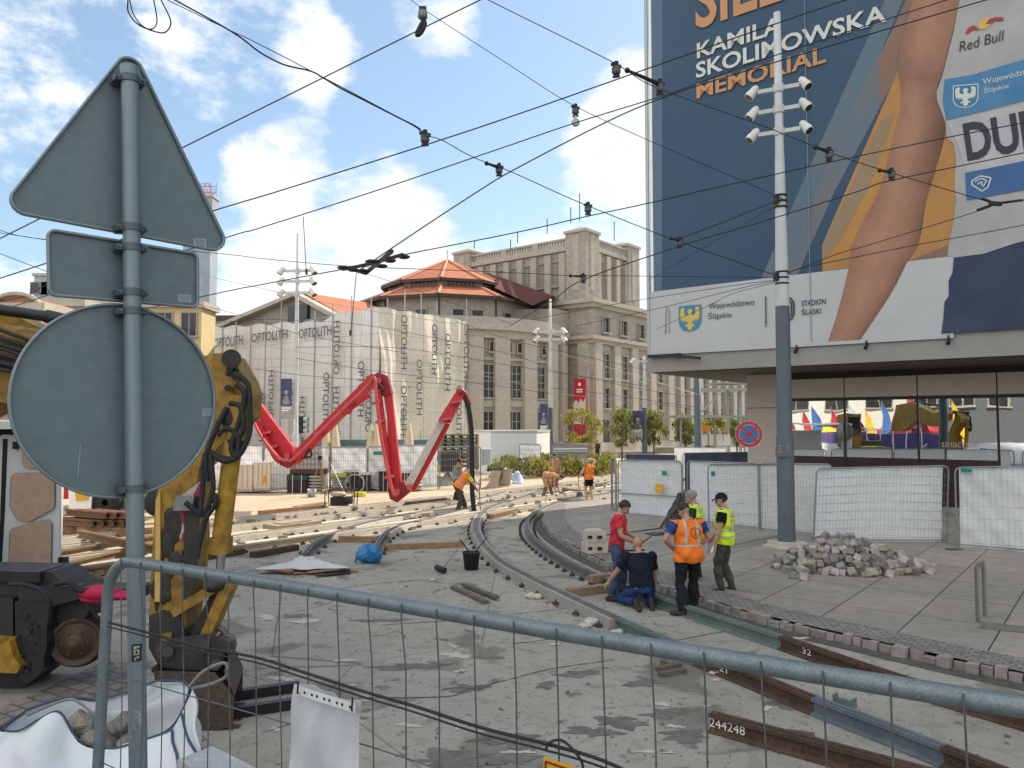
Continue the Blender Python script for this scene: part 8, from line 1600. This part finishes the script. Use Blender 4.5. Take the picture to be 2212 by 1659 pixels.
def insul(u, v, z, label, size=1., arm=None, wheel=False):
    q = G(u, v, z); k = q.y/FPX*size; t = T('insulator', label, 'insulator', q, 0, 'insulator clamps on the span wires'); b = MB(); b.box(q+UP*k*11, (k*26, k*5, k*6), .5); b.box(q+UP*k*14, (k*8, k*8, k*12), .5); b.cyl(q-UP*k*8, q-UP*k*14, k*4, seg=8); b.box(q-UP*k*14, (k*16, k*4, k*5), -.3); b.build('clamp', M_BLK, t)
    b = MB(); b.lathe(q, [(0, k*8), (k*9, k*7), (k*10, k*3), (k*8, k*2), (k*10, k*0), (k*10, -k*5), (k*7, -k*9), (0, -k*9)], 14); b.build('insulator_body', mat('insulator_grey', (.10, .10, .105), .4, var=.4), t)
    if arm: b = MB(); a = G(u+arm[0], v+arm[1], z); b.tube([a, q+UP*k*8], [k*3, k*5], 6); b.ell(a, k*6); b.build('arm', M_BLK, t)
    if wheel: b = MB(); b.lathe(q-UP*k*32, [(k*4, -k*3), (k*11, -k*3), (k*12, 0), (k*11, k*3), (k*4, k*3)], 18, axis=Vector((.3, -1, 0))); b.bar(q-UP*k*8, q-UP*k*32, k*6); b.build('pulley', M_STEEL, t)
for a in ((918, 300, 6.6, 'dark insulator clamp at the end of the feeder cable'), (1331, 152, 6.7, 'dark insulator clamp left of the banner edge', 1., None), (1425, 190, 6.7, 'dark insulator clamp at the banner edge with a rod to its left', 1., (-70, -38)), (1078, 368, 6.6, 'dark arm clamp above the theatre tower', .8, (-27, -15)), (1270, 452, 6.5, 'pale bodied insulator above the stage tower', .8), (1791, 335, 6.7, 'arm clamp on the printed orange ray', .9, (-30, -17)), (1926, 378, 6.7, 'arm clamp on the printed arm', .8, (-26, -10)), (1467, 525, 6.5, 'arm clamp low on the blue banner', .7, (-18, -10)), (1260, 602, 6.4, 'arm clamp in front of the stage tower', .6, (-28, -6)), (1243, 240, 7.9, 'hanging pulley insulator between cloud and banner', .8, None, True)): insul(*a)
q = G(913, 32, 7.4); k = q.y/FPX; t = T('insulator', 'grey insulator with a coiled wire bundle at the top centre', 'insulator', q, 0, 'insulator clamps on the span wires'); b = MB(); b.lathe(q, [(0, k*9), (k*10, k*8), (k*11, -k*6), (k*8, -k*9), (0, -k*9)], 14); b.build('insulator_body', mat('insulator_pale', (.20, .20, .20), .5), t); b = MB(); b.box(q+UP*k*14, (k*16, k*7, k*9)); b.tube(spline([q-UP*k*9, q-UP*k*20+Vector((k*5, 0, 0)), q-UP*k*40+Vector((-k*3, 0, 0)), q-UP*k*46+Vector((-k*12, 0, 0)), q-UP*k*36+Vector((-k*10, 0, 0)), q-UP*k*16], 5), k*5, 7); b.build('wire_bundle', M_BLK, t)
q = G(2150, 440, 6.7); k = q.y/FPX; b = MB(); b.box(q, (k*30, k*6, k*9), .2); b.tube([q, q+Vector((k*60, 0, k*8))], k*3, 6); b.tube([q, q+Vector((-k*40, 0, -k*14))], k*3, 6); b.tube([q, q+Vector((-k*30, 0, k*12))], k*3, 6); solo(b, 'star_clamp', M_BLK, 'star shaped wire clamp over the white sports vest', 'clamp')
b = MB(); q = P(773, 583, 18)
for du, dv in ((-33, -5), (-10, 0), (10, 2), (28, -18), (52, -8), (70, -20), (100, -28)): c_ = G(773+du, 583+dv, 6.5); b.ell(c_, (.13, .08, .05), seg=8, rings=5)
b.tube([G(735, 577, 6.5), G(790, 590, 6.5), G(846, 543, 6.5)], .05, 6); b.tube([G(740, 582, 6.5), G(800, 570, 6.5), G(870, 550, 6.5)], .04, 6); solo(b, 'wire_crossing', M_BLK, 'wire crossing fitting with several clamps above the scaffold', 'wire crossing')
# ------------------------------------------------------------------ what the mirror glazing shows: the square to the left of the camera
def mir(u, v, s):
    d = ray(u, v); h = PL(u, v, PW, BN); r = d-BN*2*d.dot(BN); return h+r.normalized()*s
def mstand(name, label, cat, u, s): p = mir(u, 917, s); return T(name, label, cat, (p.x, p.y, 0)), Vector((p.x, p.y, 0)), (mir(u, 917, s)-PL(u, 917, PW, BN)).length
RV = (mir(1900, 917, 10)-PL(1900, 917, PW, BN)).normalized(); RX = Vector((-RV.y, RV.x, 0))
M_TY, M_TR = mat('yellow_canvas', (.75, .50, .02), .7), mat('red_canvas', (.48, .035, .05), .7, scale=2)
def tent(u, s, w, h, m, label, hip=True):
    t, o, _ = mstand('market_tent', label, 'tent', u, s); b = MB(); q = [o+RX*w*a+RV*w*c+UP*h*.68 for a, c in ((-.5, -.5), (.5, -.5), (.5, .5), (-.5, .5))]
    b.add(q+[o+UP*h], [(0, 1, 4), (1, 2, 4), (2, 3, 4), (3, 0, 4)]); b.add(q+[p-UP*h*.1 for p in q], [(0, 1, 5, 4), (1, 2, 6, 5), (2, 3, 7, 6), (3, 0, 4, 7)]); b.build('canvas', m, t); b = MB()
    for p in q: b.cyl(p-UP*h*.68, p, .04, seg=6)
    b.build('poles', M_WHITE, t)
tent(1785, 40, 3.4, 2.9, M_TY, 'yellow market tent in the square'); tent(1960, 46, 5, 3.8, M_TR, 'wide red market tent in the square'); tent(2010, 40, 2.6, 3.0, M_TR, 'small red market tent in the square'); tent(1940, 40, 2.4, 2.9, M_TR, 'middle red market tent in the square')
for i, (u, s, h, m, l) in enumerate(((1735, 42, 4.2, M_TR, 'red feather flag beside the yellow tent'), (1795, 44, 4.6, M_TR, 'red feather flag behind the yellow tent'), (1965, 38, 5.6, M_TR, 'tall red feather flag by the red tents'), (1870, 45, 4.4, M_TY, 'yellow feather flag in the square'), (2020, 42, 4.2, M_TR, 'red feather flag right of the red tents'))):
    t, o, _ = mstand('feather_flag', l, 'flag', u, s); b = MB(); b.cyl(o, o+UP*h, .03, seg=6); b.build('mast', M_STEEL, t); b = MB(); b.grid(lambda a, c: o+UP*(h*(.25+.74*c))+RX*a*.8*(1-c**3)+RV*.06*math.sin(a*5+c*7), 6, 12); b.build('flag', m, t)
for i, (u, s, h, m, l) in enumerate(((1700, 37, 3.6, M_TR, 'red feather flag at the left of the square'), (1755, 39, 4.6, mat('blue_canvas', (.05, .16, .45), .7), 'blue feather flag in the square'), (1835, 41, 4.8, mat('pale_canvas', (.55, .60, .66), .7), 'pale feather flag in the square'), (1850, 38, 3.6, M_TR, 'red feather flag between the tents'), (1905, 43, 5.0, mat('blue_canvas', (.05, .16, .45), .7), 'blue feather flag behind the red tent'), (1985, 37, 4.2, M_TR, 'leaning red feather flag'), (2060, 45, 5.0, M_TY, 'yellow feather flag at the right'))):
    t, o, _ = mstand('feather_flag', l, 'flag', u, s); b = MB(); b.cyl(o, o+UP*h, .03, seg=6); b.build('mast', M_STEEL, t); b = MB(); b.grid(lambda a, c: o+UP*(h*(.25+.74*c))+RX*a*.85*(1-c**3)+RV*.06*math.sin(a*5+c*7), 6, 12); b.build('flag', m, t)
M_PUR = mat('violet_sheet', (.10, .08, .22), .7, scale=2)
for i, (u, l) in enumerate(((1745, 'violet sheeted fence panel left in the square'), (1860, 'violet sheeted fence panel in the middle of the square'), (1965, 'violet sheeted fence panel right in the square'))):
    p = mir(u, 917, 36); panel(l, Vector((p.x, p.y, 0))-RX*2.4, Vector((p.x, p.y, 0))+RX*2.4, 2.3, tarp=M_PUR, wires=10, seed=70+i)
for i, (u, s, l) in enumerate(((1845, 30, 'green bin in the square'), (1880, 30, 'second green bin in the square'))):
    t, o, _ = mstand('green_bin', l, 'bin', u, s); b = MB(); b.box(o+UP*.9, (1.3, 1.3, 1.8), .5); b.build('bin_body', mat('bin_green', (.03, .16, .08), .5), t); b = MB(); b.box(o+UP*1.85, (1.4, 1.4, .1), .5); b.build('lid', mat('bin_lid', (.25, .07, .04), .5), t)
t, o, _ = mstand('tent_frame', 'white tubular tent frame in the square', 'frame', 1900, 35); b = MB()
for k in range(7): b.cyl(o+RX*(k-3)*.9, o+RX*(k-3)*.9+UP*2.7, .035, seg=5)
b.tube([o-RX*2.8+UP*2.7, o+RX*2.8+UP*2.7], .035, 5); b.tube([o-RX*2.8+UP*2.3, o+RX*2.8+UP*2.95], .035, 5); b.build('tubes', M_WHITE, t)
t, o, _ = mstand('red_kiosk', 'round red kiosk in the square', 'kiosk', 1722, 33); b = MB(); b.lathe(o, [(0, 2.2), (.7, 1.9), (1.0, 1.2), (.8, .3), (0, .2)], 18); b.build('shell', mat('bright_red', (.62, .02, .03), .5), t)
for i, (u, s, l) in enumerate(((1760, 34, 'white sheeted fence panel in the square'), (1990, 37, 'second white sheeted fence panel in the square'), (2150, 40, 'third white sheeted fence panel in the square'))):
    p = mir(u, 917, s); panel(l, Vector((p.x, p.y, 0))-RX*2.2, Vector((p.x, p.y, 0))+RX*2.2, 1.6, tarp=M_TARP, wires=12, seed=60+i)
def mblock(label, u, s, w, h, m, rows, cols, tilt=0):
    t, o, _ = mstand('square_building', label, 'building', u, s); e = RX; n = -RV; o = o-e*w/2; b = MB(); b.wb(o, e, n, 0, w, 0, h, -10, 0); b.build('walls', m, t)
    for i in range(rows):
        for j in range(cols): z = 4.5+(h-4.5)*(i+.1)/rows; win('window', o, e, n, w*(j+.5)/cols, w/cols*.6, z, z+(h-4.5)/rows*.6, 1, 0, .1, parent=t)
mblock('white office front across the square', 1900, 72, 42, 16, mat('white_front', (.62, .60, .56), .8), 3, 9); mblock('pale blue building beside the white office front', 1700, 78, 14, 14, mat('pale_blue_front', (.40, .52, .60), .6), 3, 4); mblock('dark glazed building across the square', 2200, 66, 20, 12, mat('dark_front', (.10, .11, .12), .5), 2, 6)
